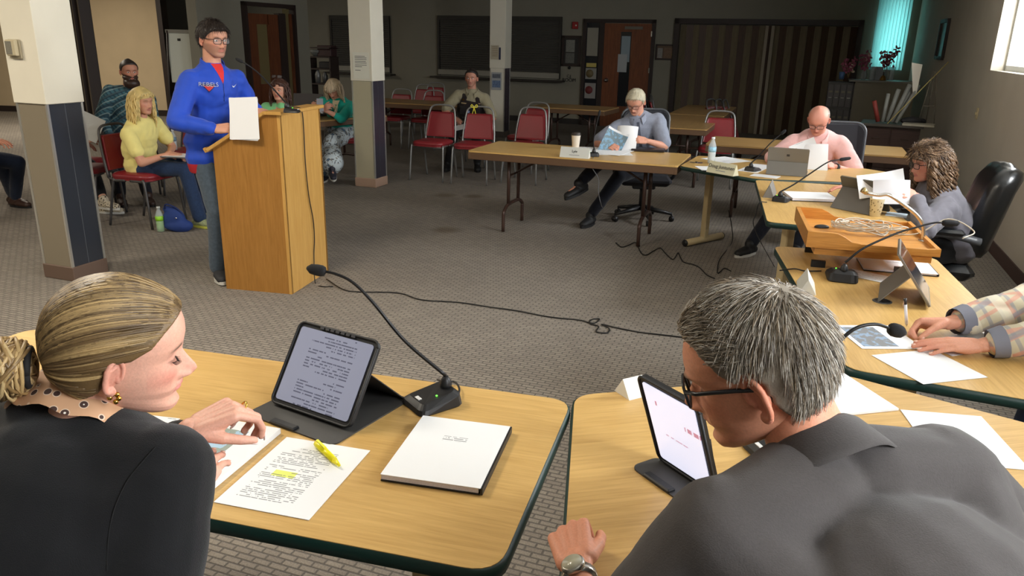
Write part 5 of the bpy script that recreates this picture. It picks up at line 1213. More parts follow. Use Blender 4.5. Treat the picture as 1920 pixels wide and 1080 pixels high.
g=MB(); g.box((0,0,0),(.26,.03,.004),bev=.001); o=solo('clear_ruler',g,PET,'clear plastic strip lying along the near side inside the tray','ruler',tuple(TM(.05,-.10,HT+.013)),tr.rotation_euler[2])
g=MB(); g.ell((0,0,.012),(.035,.016,.012)); o=solo('black_remote',g,BLACK,'small black clicker at the left end inside the tray','remote',tuple(TM(-L_/2+.10,.06,HT+.010)),tr.rotation_euler[2]+.2)
g=MB(); b_=onpl(1728,452,TM(.25,-.05,0),ey); pth=[onpl(x,y,b_,ey*1.) for x,y in ((1730,455),(1731,425),(1720,405),(1700,388),(1668,366),(1648,366),(1625,362))]; g.tube(smoothpath(pth,6),.008,10); g.xf(np.eye(3),-b_)
lp=thing('chrome_arm_lamp','bent chrome arm rising from the right end of the wooden tray','lamp',tuple(b_)); obj('arm',g,mat('chrome_arm',(206,202,196),.16,.9),lp)
g=MB(); e_=pth[-1]-b_; g.tube([e_,e_+V(-.02,0,.015)],[.010,.014],10); obj('arm_tip',g,mat('brass_tip',(190,170,120),.3,.8),lp)
g=MB(); base=pth[0]-b_; zb=HT+.010-b_[2]; g.tube([base,V(base[0],base[1],zb)],.008,10); g.lathe([(.02,0),(.02,.01)],(base[0],base[1],zb),14); obj('arm_foot',g,mat('chrome_arm',(206,202,196),.16,.9),lp)
pcup=thing('paper_cup','patterned paper cup with brown leaf marks beside the tray','cup',tuple(at(1640,405,T)))
g=MB(); g.lathe([(.029,0),(.041,.105),(.043,.107),(.040,.107),(.038,.103)],n=24); obj('cup_wall',g,None or mat('cup_pattern',(222,214,188),.6),pcup)
rs=np.random.RandomState(2)
g=MB()
for k in range(46):
    a=rs.uniform(0,6.28); z=rs.uniform(.012,.095); rr=.029+.012*z/.105+.0006; g.box((rr*math.cos(a),rr*math.sin(a),z),(.0006,.004,.009),Rz(a)@Rx(rs.uniform(-1,1)))
obj('printed_leaves',g,mat('leaf_print',(110,92,52),.6),pcup,kind='stuff')
# ---- laptop near the woman in the light green top
lt=at(585,216,T); t=thing('laptop','dark laptop opened behind the lectern microphone, beside the woman in green','laptop',tuple(lt),R(-8))
g=MB(); g.box((0,0,.012),(.37,.25,.02),bev=.003); obj('keyboard_deck',g,BLACK,t); g=MB(); g.prism(rrect(.37,.25,.012,3,0,.125),-.004,.004); g.xf(Rx(R(80)),(0,-.125,.02)); obj('lid',g,mat('laptop_lid',(52,46,48),.4),t)
# ---- cables on the floor and hanging
CAB=mat('cable_black',(22,22,22),.5)
def cable(lab,px,h=.006,r=.0042,pre=(),post=(),m=CAB):
    P_=[np.asarray(p,float) for p in pre]+[at(x,y,h) for x,y in px]+[np.asarray(p,float) for p in post]; S=smoothpath(P_,7); c=S.mean(0); c[2]=0
    g=MB(); g.tube(S,r,6); g.xf(np.eye(3),-c); solo('cable',g,m,lab,'cable',tuple(c))
pod_n=at(548,552)
cable('long black cable crossing the carpet from the lectern to the right, one loop in it',[(612,523),(640,541),(668,547),(745,549),(790,562),(860,567),(920,576),(965,582),(1030,594),(1085,600),(1112,606),(1124,598),(1110,599),(1105,606),(1122,612),(1118,622),(1138,624),(1142,616),(1128,608),(1150,613),(1200,623),(1262,630),(1330,640),(1400,660)])
cable('wavy black cable on the carpet below the brown edged table',[(1155,455),(1165,463),(1178,460),(1192,455),(1202,474),(1212,478),(1226,470),(1238,465),(1247,474),(1260,486),(1266,482),(1272,474),(1280,490),(1300,496),(1312,502),(1325,515),(1340,522)])
cable('black cable hanging down from the angular table to the carpet',[(1372,455),(1350,485),(1345,505),(1347,512),(1358,503),(1370,508)],pre=[onpl(1366,394,at(1372,455),(0,1,0)),onpl(1372,425,at(1372,455),(0,1,0))])
t_=at(1112,297,T)
cable('thin grey cable dropping from the brown edged table past the crossed legs',[(1131,392)],h=.01,r=.0035,m=mat('cable_grey',(96,96,98),.5),pre=[t_+V(0,.04,.004),t_+V(0,-.02,.004)]+[onpl(x,y,t_+V(.06,-.05,0),(0,1,0)) for x,y in ((1110,313),(1122,335),(1122,360),(1127,383))])
tt=at(858,730,T+.006)
cable('short black cable curling from the near microphone off the table edge',[],pre=[at(846,750,T+.012),at(858,742,T+.012),at(861,728,T+.012),at(852,716,T+.010),at(835,716,T+.004),at(820,712,.66)],r=.003)
cable('thin black cable from the right hand microphone to the table edge',[],pre=[at(1540,508,T+.004),at(1510,508,T+.004),at(1490,504,T+.004),at(1462,507,T+.004)],r=.0028)
cable('thin black cable looping off the edge of the curly haired woman\'s table',[(1452,500)],pre=[at(1438,379,T+.004),at(1424,380,T+.002),onpl(1418,400,at(1424,380,T),(0,1,0)),onpl(1415,430,at(1424,380,T),(0,1,0))],r=.0028)
# ================================================================ lectern
PN=at(548,552); PL=at(425,541); PR=at(627,511); eX=nrm(PN-PL); LX=np.linalg.norm(PN-PL); eY=nrm(PR-PN); LY=.58
zl=zup(PL+ (eX*.0),279); zh=zup(PN,216)
LW=woodmat('lectern_wood_shaded',(150,102,42),(170,120,56),.42,axis='Z'); LW2=woodmat('lectern_wood_lit',(190,142,70),(206,160,88),.4,axis='Z')  # one wood in two tones: window light and shade put into the colour
lec=thing('lectern','tall honey coloured wooden lectern with a sloped reading top','lectern',(PN[0],PN[1],0),math.atan2(eX[1],eX[0]))
X0=-LX
fl=.10
g=MB(); prof=[(X0,0),(0,0),(0,zh),(-fl,zh),(X0,zl)]
XZ=np.array([[1,0,0],[0,0,-1],[0,1,0.]])
g.prism(prof,-.02,0,M3=XZ,c=(0,0.,0)); sd=obj('side_panel',g,woodmat('lectern_wood_shaded',(150,102,42),(170,120,56),.42,axis='Z'),lec)
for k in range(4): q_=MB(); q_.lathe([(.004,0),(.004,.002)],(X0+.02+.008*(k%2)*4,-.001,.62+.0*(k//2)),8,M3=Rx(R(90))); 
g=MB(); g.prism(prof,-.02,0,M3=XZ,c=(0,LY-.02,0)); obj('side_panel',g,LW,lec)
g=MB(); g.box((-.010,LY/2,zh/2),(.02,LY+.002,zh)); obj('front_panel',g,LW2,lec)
g=MB(); g.box((X0+.20,LY/2,.45),(.02,LY-.04,.86)); obj('inner_panel',g,LW,lec)
sl_=math.atan2(zh-zl,LX-fl); Ls=math.hypot(zh-zl,LX-fl)+.05
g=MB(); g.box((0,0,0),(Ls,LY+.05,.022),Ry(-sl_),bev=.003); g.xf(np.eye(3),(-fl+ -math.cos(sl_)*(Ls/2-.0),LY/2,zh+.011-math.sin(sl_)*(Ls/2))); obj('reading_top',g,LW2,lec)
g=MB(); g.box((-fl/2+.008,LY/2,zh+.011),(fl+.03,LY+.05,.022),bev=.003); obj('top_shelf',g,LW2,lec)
g=MB(); g.box((0,0,0),(.018,LY+.05,.03),Ry(-sl_)); g.xf(np.eye(3),(-fl-math.cos(sl_)*(Ls-.0),LY/2,zh+.018-math.sin(sl_)*Ls)); obj('paper_stop',g,LW2,lec)
LZ=zh+.022; lecM=Rz(math.atan2(eX[1],eX[0]))
mb_=PN+lecM@V(-.06,.16,LZ)
# microphone on the lectern
mic('lectern microphone bending towards the standing speaker',(551,211),R(95),[(520,175),(490,142),(468,124),(452,115)],h=LZ,n=(0,1,0),big=.8,headlen=.03,hr=.010,foam=True)
c0_=PN+V(0,0,0)
P_=[PN+lecM@V(x,y,z) for x,y,z in ((-.07,.27,LZ+.004),(-.02,.29,LZ+.004),(.010,.29,LZ-.02),(.010,.30,LZ-.15),(.012,.29,.85),(.010,.315,.62),(.012,.355,.44),(.010,.36,.30),(.011,.335,.18),(.04,.27,.006),(.12,.20,.006),(.20,.22,.006))]
g=MB(); g.tube(smoothpath(P_,7),.0035,6); g.xf(np.eye(3),-PN); solo('cable',g,CAB,'black cable running down the front of the lectern','cable',tuple(PN))
# ================================================================ cabinet, desk and clutter at the right
kc=at(1603,300,0)*0+aty(1600,152,12.6); 
cabt=thing('file_cabinet','grey cabinet of narrow drawers with pull handles, flowers on top, near the right corner','cabinet',(0,0,0),-AL)
cz=aty(1604,153,12.3); cab=V(cz[0],cz[1],0); ch_=cz[2]; cabt.location=tuple(cab)
CABG=mat('cabinet_olive',(120,112,92),.5); CABD=mat('cabinet_dark',(66,62,60),.5)
g=MB(); g.box((.42,.22,ch_/2),(.84,.44,ch_)); obj('carcass',g,CABG,cabt)
g=MB(); g.box((.40,.20,ch_+.012),(.98,.50,.024)); obj('top_board',g,mat('cabinet_top',(124,120,110),.4),cabt)
fc=onpl(1571,160,cab,E1*1.); 
for r_ in range(3):
    for c_ in range(5):
        z=ch_*(.83-.33*r_); y=.05+.085*c_
        g=MB(); g.box((-.008,y,z),(.016,.075,ch_*.29),bev=.003); d_=obj('drawer',g,CABD,cabt); g=MB(); g.tube([(-.02,y-.02,z-.02),(-.034,y-.012,z-.02),(-.034,y+.012,z-.02),(-.02,y+.02,z-.02)],.006,6); obj('handle',g,mat('chrome',(200,200,200),.2,1.),d_)
# shallow side unit seen left of it
c2_=thing('file_cabinet','rack of narrow file drawers with white pulls, left face of the grey cabinet','cabinet',tuple(cab-E1*.38+E2*.02),-AL)
g=MB(); g.box((.18,.20,ch_/2-.01),(.36,.40,ch_-.02)); obj('carcass',g,CABD,c2_)
for r_ in range(3):
    for c_ in range(4):
        z=ch_*(.82-.33*r_)-.01; x=.045+.09*c_; g=MB(); g.box((x,-.008,z),(.080,.016,ch_*.29),bev=.003); d_=obj('drawer',g,mat('drawer_grey',(84,80,78),.45),c2_)
        g=MB(); g.tube([(x-.02,-.015,z-.03),(x-.015,-.035,z-.03),(x+.015,-.035,z-.03),(x+.02,-.015,z-.03)],.007,6); obj('handle',g,mat('pull_white',(206,204,196),.35),d_); g=MB(); g.box((x,-.018,z+.06),(.05,.004,.03)); obj('label_holder',g,mat('holder_brass',(120,112,96),.4,.4),d_)
# flowers, vases, bell on the cabinet
FP=[mat('petal_mauve',(150,74,98),.7),mat('petal_pink',(196,150,150),.7),mat('petal_cream',(200,186,160),.7)]; STEM=mat('dry_stem',(120,104,70),.7)
def bunch(lab,px,py,hgt,sprd,mm,n,lean=(0,0),vase=None,seed=1):
    p=aty(px,py,12.45); p[2]=ch_+.024; rs=np.random.RandomState(seed); t=thing('dried_flowers',lab,'flowers',tuple(p))
    for k in range(n):
        d=V(lean[0]+sprd*rs.uniform(-1,1),sprd*.5*rs.uniform(-1,1),1.); q=nrm(d)*hgt*rs.uniform(.6,1.05); g=MB(); g.tube(smoothpath([(0,0,.02),q*.5+V(0,0,.02),q],3),.0035,5); s_=obj('stem',g,STEM,t)
        g=MB()
        for j in range(9):
            o=q*(1-.05*j)+rs.normal(size=3)*.022; M=basis(rs.normal(size=3),rs.normal(size=3)); g.ell(o,(.022,.010,.030),M,6)
        obj('blossom',g,mm[rs.randint(len(mm))],t)
    if vase is not None:
        g=MB(); g.lathe(vase[0],n=16); obj('vase',g,vase[1],t)
VG=mat('vase_glass',(190,200,206),.1,alpha=.4,spec=.8)
VP=[(.03,0),(.045,.02),(.05,.08),(.035,.14),(.028,.16)]
bunch('spray of mauve and cream dried flowers at the left end of the cabinet top',1590,150,.30,.35,[FP[0],FP[0],FP[2]],7,(-.1,0),None,1)
bunch('drooping mauve dried flowers in the middle of the cabinet top, in a clear vase',1618,150,.42,.35,[FP[0],FP[1]],7,(.15,0),(VP,VG),2)
bunch('tall upright mauve dried flowers at the right of the cabinet top, in a clear vase',1660,152,.52,.35,[FP[0],FP[0],FP[1]],9,(-.05,0),(VP,VG),3)
def lat(name,lab,cat,px,Y,prof,m,z=None):
    p=aty(px,150,Y); p[2]=ch_+.024 if z is None else z; t=thing(name,lab,cat,tuple(p)); g=MB(); g.lathe(prof,n=18); obj('body_of_glass' if cat=='vase' else 'body',g,m,t); return t
lat('glass_vase','plain clear glass vase left of centre on the cabinet top','vase',1634,12.4,[(.04,0),(.05,.01),(.045,.12),(.06,.2)],VG)
lat('glass_vase','plain clear glass vase at the far right of the cabinet top','vase',1670,12.4,[(.03,0),(.05,.01),(.035,.08),(.045,.2)],VG)
lat('blue_cup','small blue cup at the left corner of the cabinet top','cup',1577,12.5,[(.035,0),(.045,.11),(.042,.11)],mat('cup_blue',(70,104,150),.5))
bl_=lat('brass_bell','small brass hand bell on the cabinet top','bell',1655,12.35,[(.05,0),(.045,.02),(.03,.06),(.015,.075)],mat('brass',(150,110,44),.3,.8)); g=MB(); g.tube([(0,0,.07),(0,0,.13)],[.008,.011],8); obj('handle',g,M_DK,bl_)
g=MB(); g.box((0,0,.10),(.16,.03,.20)); solo('grey_box',g,mat('box_grey',(150,156,164),.6),'pale grey box standing on the cabinet top between the flowers','box',tuple(V(*aty(1643,150,12.5)[:2],ch_+.024)),R(-25))
# desk
dz=aty(1602,214,9.6); DZ=.80
dk=thing('desk','dark brown wooden desk in front of the grey cabinet, piled with rolled papers','desk',(0,0,0),R(-26))
dp=at(1650,232,DZ); dk.location=(dp[0],dp[1],0); DW=woodmat('dark_desk_wood',(44,28,24),(62,42,34),.35)
g=MB(); g.box((.13,.25,DZ-.015),(.70,.62,.03),bev=.004); obj('desktop',g,mat('desk_top',(72,66,58),.35),dk)
g=MB(); g.box((.13,.26,(DZ-.03)/2),(.64,.54,DZ-.03)); obj('pedestal',g,DW,dk)
for k in range(3):
    for s in (0,1): g=MB(); g.box((-.03+.32*s,-.018,.15+.24*k),(.30,.012,.22),bev=.003); d_=obj('drawer',g,DW,dk); g=MB(); g.tube([(-.07+.32*s,-.03,.15+.24*k),(.02+.32*s,-.03,.15+.24*k)],.005,6); obj('handle',g,BRN,d_)
DM=lambda x,y,z: tuple(Rz(R(-26))@V(x,y,0)+V(dp[0],dp[1],z))
def roll_(lab,x,y,d,L,r,m,name='paper_roll',cat='paper roll'):
    g=MB(); d=nrm(d); g.tube([V(0,0,0),d*L],r,12); solo(name,g,m,lab,cat,DM(x,y,DZ+r*.6))
PGR=mat('roll_paper',(128,128,120),.6)
for k,(x,y,d,L,r,lab) in enumerate(((.02,.12,(.10,.1,1),.34,.022,'short paper roll standing at the left of the desk pile'),(.07,.16,(.25,.1,1),.40,.026,'paper roll leaning right in the desk pile, second from left'),(.12,.12,(.38,.1,1),.48,.026,'paper roll leaning right in the middle of the desk pile'),
   (.15,.18,(.42,.1,1),.52,.028,'long paper roll in the desk pile'),(.17,.10,(.5,.1,1),.50,.022,'lowest leaning roll in the desk pile'))): roll_(lab,x,y,d,L,r,PGR)
roll_('long thin yellow dowel leaning across the desk pile',.08,.04,(.82,.0,1),.95,.006,mat('dowel',(190,170,104),.5),'wooden_dowel','stick')
roll_('red box edge standing left on the desk',-.03,.14,(-.35,0,1),.26,.026,mat('red_card',(130,48,38),.6),'red_tube','tube')
g=MB(); g.prism([(-.07,0),(.0,-.36),(.04,-.36),(.05,-.02)],-.004,.004,M3=XZ); g2=g; o=solo('hanging_card',g,mat('card_white',(214,208,192),.6),'white tapered card leaning above the desk against the pile','card',DM(.30,.20,DZ+.72),R(-26))
g=MB(); 
for s in (-.09,.09): g.tube([(s,0,0),(s*.2,.05,.62)],.007,6)
g.tube([(0,.16,0),(0,.05,.62)],.007,6); g.tube([(-.06,.02,.22),(.06,.02,.22)],.006,6); solo('small_easel',g,mat('easel_grey',(120,112,100),.5),'small tabletop easel at the right end of the desk','easel',DM(.50,.24,DZ),R(-26))
g=MB(); g.box((0,0,.012),(.34,.24,.024)); solo('folder_stack',g,mat('folder_tan',(168,160,140),.6),'pale folder lying on the right front of the desk','folder',DM(.42,.04,DZ),R(-30))
g=MB(); g.ell((0,0,.05),(.14,.09,.05)); g.ell((.12,.02,.04),(.07,.06,.04)); v_,n_,f_=remesh(g,.012,3); g=MB(); g.add(v_+n_*(noise3(v_,60,2)*.004)[:,None],f_,0,True); solo('dark_bag',g,mat('bag_black',(34,32,34),.8),'small black cloth bag lying on the desk behind the folder','bag',DM(.34,.22,DZ-.01),0)
# ---- whiteboard easel behind the speaker, coffee shelf at the back
wb=aty(362,140,12.2); wz=wb[2]
eb=thing('whiteboard_easel','white board on a dark easel behind the speaker','whiteboard',(wb[0],wb[1],0),R(-6))
tz=aty(362,62,12.2)[2]; bz=.95
g=MB(); g.box((0,0,(tz+bz)/2),(.70,.02,tz-bz),bev=.004); obj('board',g,mat('board_white',(212,216,206),.35),eb)
g=MB(); g.box((0,-.005,tz+.02),(.72,.04,.05)); obj('top_rail',g,mat('rail_grey',(140,138,130),.4,.3),eb)
for s in (-1,1): g=MB(); g.tube([(s*.33,-.02,tz+.03),(s*.42,-.12,.0)],.014,6); obj('leg',g,M_DK,eb)
g=MB(); g.tube([(0,.02,tz),(0,.45,0)],.014,6); obj('leg',g,M_DK,eb)
g=MB(); g.box((-.16,-.014,tz-.10),(.05,.006,.035)); obj('magnet',g,BLACK,eb)
cs=aty(607,140,15.2); ct2=thing('coffee_shelf','dark shelf unit with kettles and jars in the dim recess at the back','shelf',(cs[0],cs[1],0),-AL)
zz=[aty(607,y,15.2)[2] for y in (157,129,107,90)]
for z in zz: g=MB(); g.box((0,0,z),(.50,.30,.025)); obj('shelf_board',g,M_DK,ct2)
for s in (-.25,.24): g=MB(); g.box((s,0,zz[2]/2),(.03,.28,zz[2])); obj('upright',g,M_DK,ct2)
def small(nm,lab,cat,x,z,prof,m): 
    p=Rz(-AL)@V(x,-.05,0)+V(cs[0],cs[1],z+.013); t=thing(nm,lab,cat,tuple(p),-AL); g=MB(); g.lathe(prof,n=16); obj('body',g,m,t); return t
GR=mat('dim_steel',(120,120,118),.35,.4)
small('thermos_jug','left pale jug on the lower board of the coffee shelf','jug',-.10,zz[0],[(.05,0),(.055,.16),(.03,.22),(.03,.25)],GR); small('thermos_jug','right darker jug on the lower board of the coffee shelf','jug',.06,zz[0],[(.05,0),(.055,.14),(.03,.19),(.03,.21)],mat('dim_steel2',(84,84,82),.4,.3))
small('round_bowl','pale bowl on the top board of the coffee shelf','bowl',-.12,zz[2],[(.04,0),(.11,.07),(.12,.10),(.10,.12)],mat('bowl_pale',(110,112,108),.5))
g=MB(); g.box((0,0,.06),(.26,.20,.12),bev=.01); q=Rz(-AL)@V(.10,0,0)+V(cs[0],cs[1],zz[1]+.013); solo('coffee_maker',g,mat('maker_dark',(36,34,36),.4),'dark low coffee maker on the middle board of the coffee shelf','appliance',tuple(q),-AL)
g=MB(); g.box((0,0,.10),(.30,.20,.20),bev=.01); q=Rz(-AL)@V(.10,0,0)+V(cs[0],cs[1],zz[2]+.013); solo('dark_box',g,mat('box_maroon',(56,34,34),.6),'dark maroon box at the right of the top board of the coffee shelf','box',tuple(q),-AL)
# ---- floor things by the blonde woman
fb=thing('drink_bottle','bottle of green drink standing on the carpet under the blonde woman\'s chair','bottle',tuple(at(302,434)))
bottle(fb,liq=(150,214,50),lab=(150,214,50),cap=(210,214,210)); fb.scale=(1.05,1.05,1.05)
sb=thing('water_bottle','clear bottle standing on the red chair behind the blonde woman','bottle',(-3.62,8.2,.495)); bottle(sb,lab=(120,150,170))
bg=thing('handbag','blue cloth handbag slumped on the carpet beside the green bottle','bag',tuple(at(330,433)))
g=MB(); g.ell((0,0,.10),(.10,.055,.11)); g.ell((.03,0,.05),(.13,.07,.06)); g.cap((-.06,0,.20),.03,(.03,0,.17),.03); v_,n_,f_=remesh(g,.008,3); g=MB(); v_[:,2]=np.maximum(v_[:,2],0); g.add(v_+n_*(noise3(v_*V(1,1,.3),70,2)*.005)[:,None],f_,0,True); obj('pouch',g,mat('bag_blue',(32,58,124),.8,bump=.3,bs=200),bg)
g=MB(); g.tube(smoothpath([(-.08,0,.16),(-.04,-.05,.25),(.05,-.02,.20),(.09,0,.10)],5),.007,6); obj('strap',g,mat('bag_blue_dark',(26,44,96),.8),bg)
g=MB(); g.ell((.04,-.06,.13),(.008,.006,.008)); obj('button',g,mat('chrome',(200,200,200),.2,1.),bg)
rb=thing('yellow_ribbon','small yellow ribbon bow tied on top of the middle red chair','ribbon',tuple(aty(889,202,9.20)))
YR=mat('ribbon_yellow',(220,206,60),.6)
for a in (40,140): g=MB(); g.tube(smoothpath([(0,0,0),(.035*math.cos(R(a)),0,.035),(.05*math.cos(R(a)),0,.01),(0,0,0)],4),.006,6); obj('bow_loop',g,YR,rb)
for a in (-.02,.02): g=MB(); g.tube([(0,0,0),(a,-.01,-.07)],.005,5); obj('ribbon_tail',g,YR,rb)
# ================================================================ the people
def fab(n,c,var=.06,vs=30,rough=.85,b=.25,bs=300,sheen=.15): return mat(n,c,rough=rough,var=var,vs=vs,bump=b,bs=bs,sheen=sheen,spec=.25)
JEAN=fab('denim_blue',(38,56,88),.15,60); JEAN2=fab('denim_grey_blue',(74,86,98),.15,50); DKT=fab('dark_trouser',(22,24,34)); BLKT=fab('black_trouser',(20,20,22)); 
SOLE_W=mat('sole_white',(206,204,196),.6); SHOE_B=mat('shoe_black',(24,24,26),.6); SHOE_N=mat('shoe_brown',(60,40,32),.5)
def plaidmat(name,base,bands,sc=28.):
    m,nt,b=newmat(name); L=nt.links.new; tc=N(nt,'ShaderNodeTexCoord'); mp=N(nt,'ShaderNodeMapping'); mp.inputs['Rotation'].default_value=(.35,.5,.3); L(tc.outputs['Object'],mp.inputs[0]); last=None
    for i,(ax,c,ph,w,k) in enumerate(bands):
        wv=N(nt,'ShaderNodeTexWave',i_Scale=k,i_Distortion=.6,i_Phase_Offset=ph); wv.bands_direction=ax; wv.inputs['Detail Scale'].default_value=1.; L(mp.outputs[0],wv.inputs['Vector'])
        r=N(nt,'ShaderNodeMapRange',i_1=1-w,i_2=1-w+.08,i_3=0.,i_4=.75); L(wv.outputs['Fac'],r.inputs[0])
        mx=N(nt,'ShaderNodeMix',data_type='RGBA'); L(r.outputs[0],mx.inputs[0]); mx.inputs[7].default_value=(*lin(c),1)
        if last is None: mx.inputs[6].default_value=(*lin(base),1)
        else: L(last,mx.inputs[6])
        last=mx.outputs[2]
    L(last,b.inputs['Base Color']); b.inputs['Roughness'].default_value=.85; return m
def vest(ctx,m,inf=.034,label=None,name='vest'):
    g=MB(); sc=ctx['sc']; T3=ctx['T3']; fa=ctx['fat']; fb_=.6+.4*fa; g.ell(ctx['mid'],((.150+inf)*sc*fa,(.110+inf)*sc*fa,(.20)*sc),T3); g.ell(ctx['ch']-ctx['sp']*.02,((.158+inf*.7)*sc*fb_,(.118+inf)*sc*fb_,.175*sc),T3)
    for x in (-1,1):
        g.cap(ctx['ch']+ctx['rt']*x*.075+ctx['sp']*.02,.105+inf*.6,ctx['shc']+ctx['rt']*x*.078-ctx['sp']*.01,.082+inf*.5); g.cap(ctx['shc']+ctx['rt']*x*.095*sc-ctx['sp']*.06+ctx['fwd']*.055,.055,ctx['shc']+ctx['rt']*x*.10*sc+ctx['sp']*.040,.032); g.cap(ctx['shc']+ctx['rt']*x*.10*sc+ctx['sp']*.040,.032,ctx['shc']+ctx['rt']*x*.09*sc-ctx['sp']*.06-ctx['fwd']*.06,.05)
    v,n,f=remesh(g,.009,3); g=MB(); g.add(v,f,0,True); o=obj(name,g,m,ctx['root'],ctx['off']); ctx['bvh']=BVHTree.FromPolygons([tuple(q) for q in v],f); return o
def flow_back(p): return V(p[0]*3,-.5,-.9) if p[1]<.0 else V(p[0]*2,-.3,-1.)
def bang(x0): 
    return lambda p: V((p[0]-x0)*8,.6 if p[1]>.0 else -.4,-.5)
E_=None
import time; _t0=time.time()
# ---- 3 the speaker
H=aty(400,73,5.28)
rhp=aty(428,247,5.02); lhp=aty(503,214,5.38); lhp[2]=max(lhp[2],1.14)
c=person('standing man in a blue quarter zip pullover and jeans, reading at the lectern',(-2.07,5.34,.95),tuple(H),R(-128),R(-128),R(6),sit=False,fat=.90,shl=.165,shtop=.015,
  hands=[dict(p=aty(480,205,5.34),f=(.9,-.15,-.22),u=(.1,-.2,1),curl=(.35,.4,.45,.5),size=.92),dict(p=aty(402,242,5.02),f=(.95,.05,.10),u=(-.1,-.75,.65),curl=(.9,.9,.9,.9),thumb=(.4,.5))],
  elb=[V(0,.7,-.7),V(-.9,-.3,-.6)],feet=[dict(p=(-2.02,5.62),f=(.9,-.4,0),z=.095),dict(p=(-2.10,5.26),f=(.45,-.85,0),z=.095)],knees=[V(.7,-.7,.1),V(.7,-.7,.1)],
  h=dict(beard=(120,92,80),bearda=.5,browc=(50,38,32),closed=False,jaw=.002),skin=(206,150,124),leglen=1.04,
  shirt=dict(mat=fab('pullover_blue',(32,72,186),.06,12,.6),sleeve=1.9,inf=.024,name='pullover',wr=.007,neck=.0,skirt=True),trouser=dict(mat=JEAN2,inf=.022,len=.98,cuff=1.05,name='jeans'),shoe=dict(mat=mat('shoe_charcoal',(44,44,46),.7),sole=SOLE_W))
haircap(c,m_short(.052,.0,-.06,.030),.014,(44,36,32),3,.004); strands(c,900,.036,.0020,(44,36,32),.4,bang(-.02),5,lift=.08,rnd=.2)
glasses(c,mat('frames_dark_brown',(40,30,28),.3),.0022)
# hem of the red shirt, red undershirt, collar and prints
g=MB(); rows=[]
for zz,k in ((.775,.96),(.785,1.0),(.84,1.06)): rows.append([V(0,0,zz)+c['hip']*V(1,1,0)+c['rh']*.198*k*math.cos(a)+c['fh']*.125*k*math.sin(a) for a in np.linspace(0,6.283,40,endpoint=False)])
g.grid(rows,close=True); obj('shirt_hem',g,mat('hem_red',(180,34,44),.8),c['root'],c['off'],label='red shirt hem below the pullover')
N3=np.array([c['rt'],c['fwd'],c['sp']]).T
g=MB(); rows=[]
for rr,zz in ((.068,.0),(.068,.058),(.074,.060),(.084,.005)):
    rows.append([c['nb']+N3@V(math.sin(a)*rr,math.cos(a)*(rr+.006)+ (0.0),zz-.055*((1+math.cos(a))/2)**3) for a in np.linspace(R(24),R(336),36)])
g.grid(rows); obj('collar',g,MATS['pullover_blue'],c['root'],c['off'])
def chestpt(c,x,z): 
    o=c['nb']+c['rt']*x+c['sp']*z+c['fwd']*.4; h_=c['bvh'].ray_cast(Vector(o),Vector(-c['fwd']),.8); return np.array(h_[0]) if h_[0] is not None else o-c['fwd']*.25
def pr(c,mb,x,z,m,name,lift=.002): return decal(c,mb,chestpt(c,x,z),-c['fwd'],-c['rt'],c['sp'],m,name,lift)
g=MB(); g.prism([(-.042,.055),(.036,.055),(.0,-.055)],-.001,.001)
def tri(a,b,cc,n=6):
    mb=MB(); P=[];I={}
    for i in range(n+1):
        for j in range(n+1-i): I[(i,j)]=len(P); P.append([*(V(*a)+(V(*b)-V(*a))*i/n+(V(*cc)-V(*a))*j/n),0])
    f=[]
    for i in range(n):
        for j in range(n-i):
            f.append((I[(i,j)],I[(i+1,j)],I[(i,j+1)]))
            if j<n-i-1: f.append((I[(i+1,j)],I[(i+1,j+1)],I[(i,j+1)]))
    mb.add(P,f); return mb
pr(c,tri((-.048,.05),(.045,.05),(0,-.10)),0,.012,mat('undershirt_red',(206,44,46),.8),'undershirt')
def sub_text(txt,size):
    t=textmb(txt,size,.0008); return t
g=tri((-.045,.012),(.045,.012),(0,-.045)); pr(c,g,.095,-.095,mat('crest_navy',(24,36,96),.6),'crest')
g=tri((-.030,.0),(.030,.0),(0,-.036)); pr(c,g,.095,-.095,mat('crest_red',(206,60,60),.6),'crest',.003)
pr(c,sub_text('REBELS',.038),.095,-.088,mat('print_white',(226,228,232),.6),'lettering',.0042)
g=MB(); g.prism([(-.024,.004),(-.016,-.010),(-.006,-.011),(.026,.010),(-.004,-.004),(-.013,-.003)],-.0005,.0005); pr(c,g,-.095,-.10,MATS['print_white'],'tick_emblem',.003)
g=MB()
for k in range(12): g.box((.0,-.05-k*.012,0),(.004,.010,.002))
pr(c,g,0,-.01,mat('zip_navy',(22,36,90),.5),'zipper',.002)
# his papers
o_=aty(457,225,4.98); fx=nrm(V(.95,-.25,0)); g=MB()
for k in range(3): g.box((.004*k,-.003*k,.002*k),(.205,.0015,.262),Ry(R(4-2*k)))
solo('paper_sheets',g,WHITE,'white papers held upright by the speaker over the lectern','paper',tuple(o_+V(0,0,.005)),0,rot=(R(-8),R(-4),math.atan2(fx[1],fx[0])))
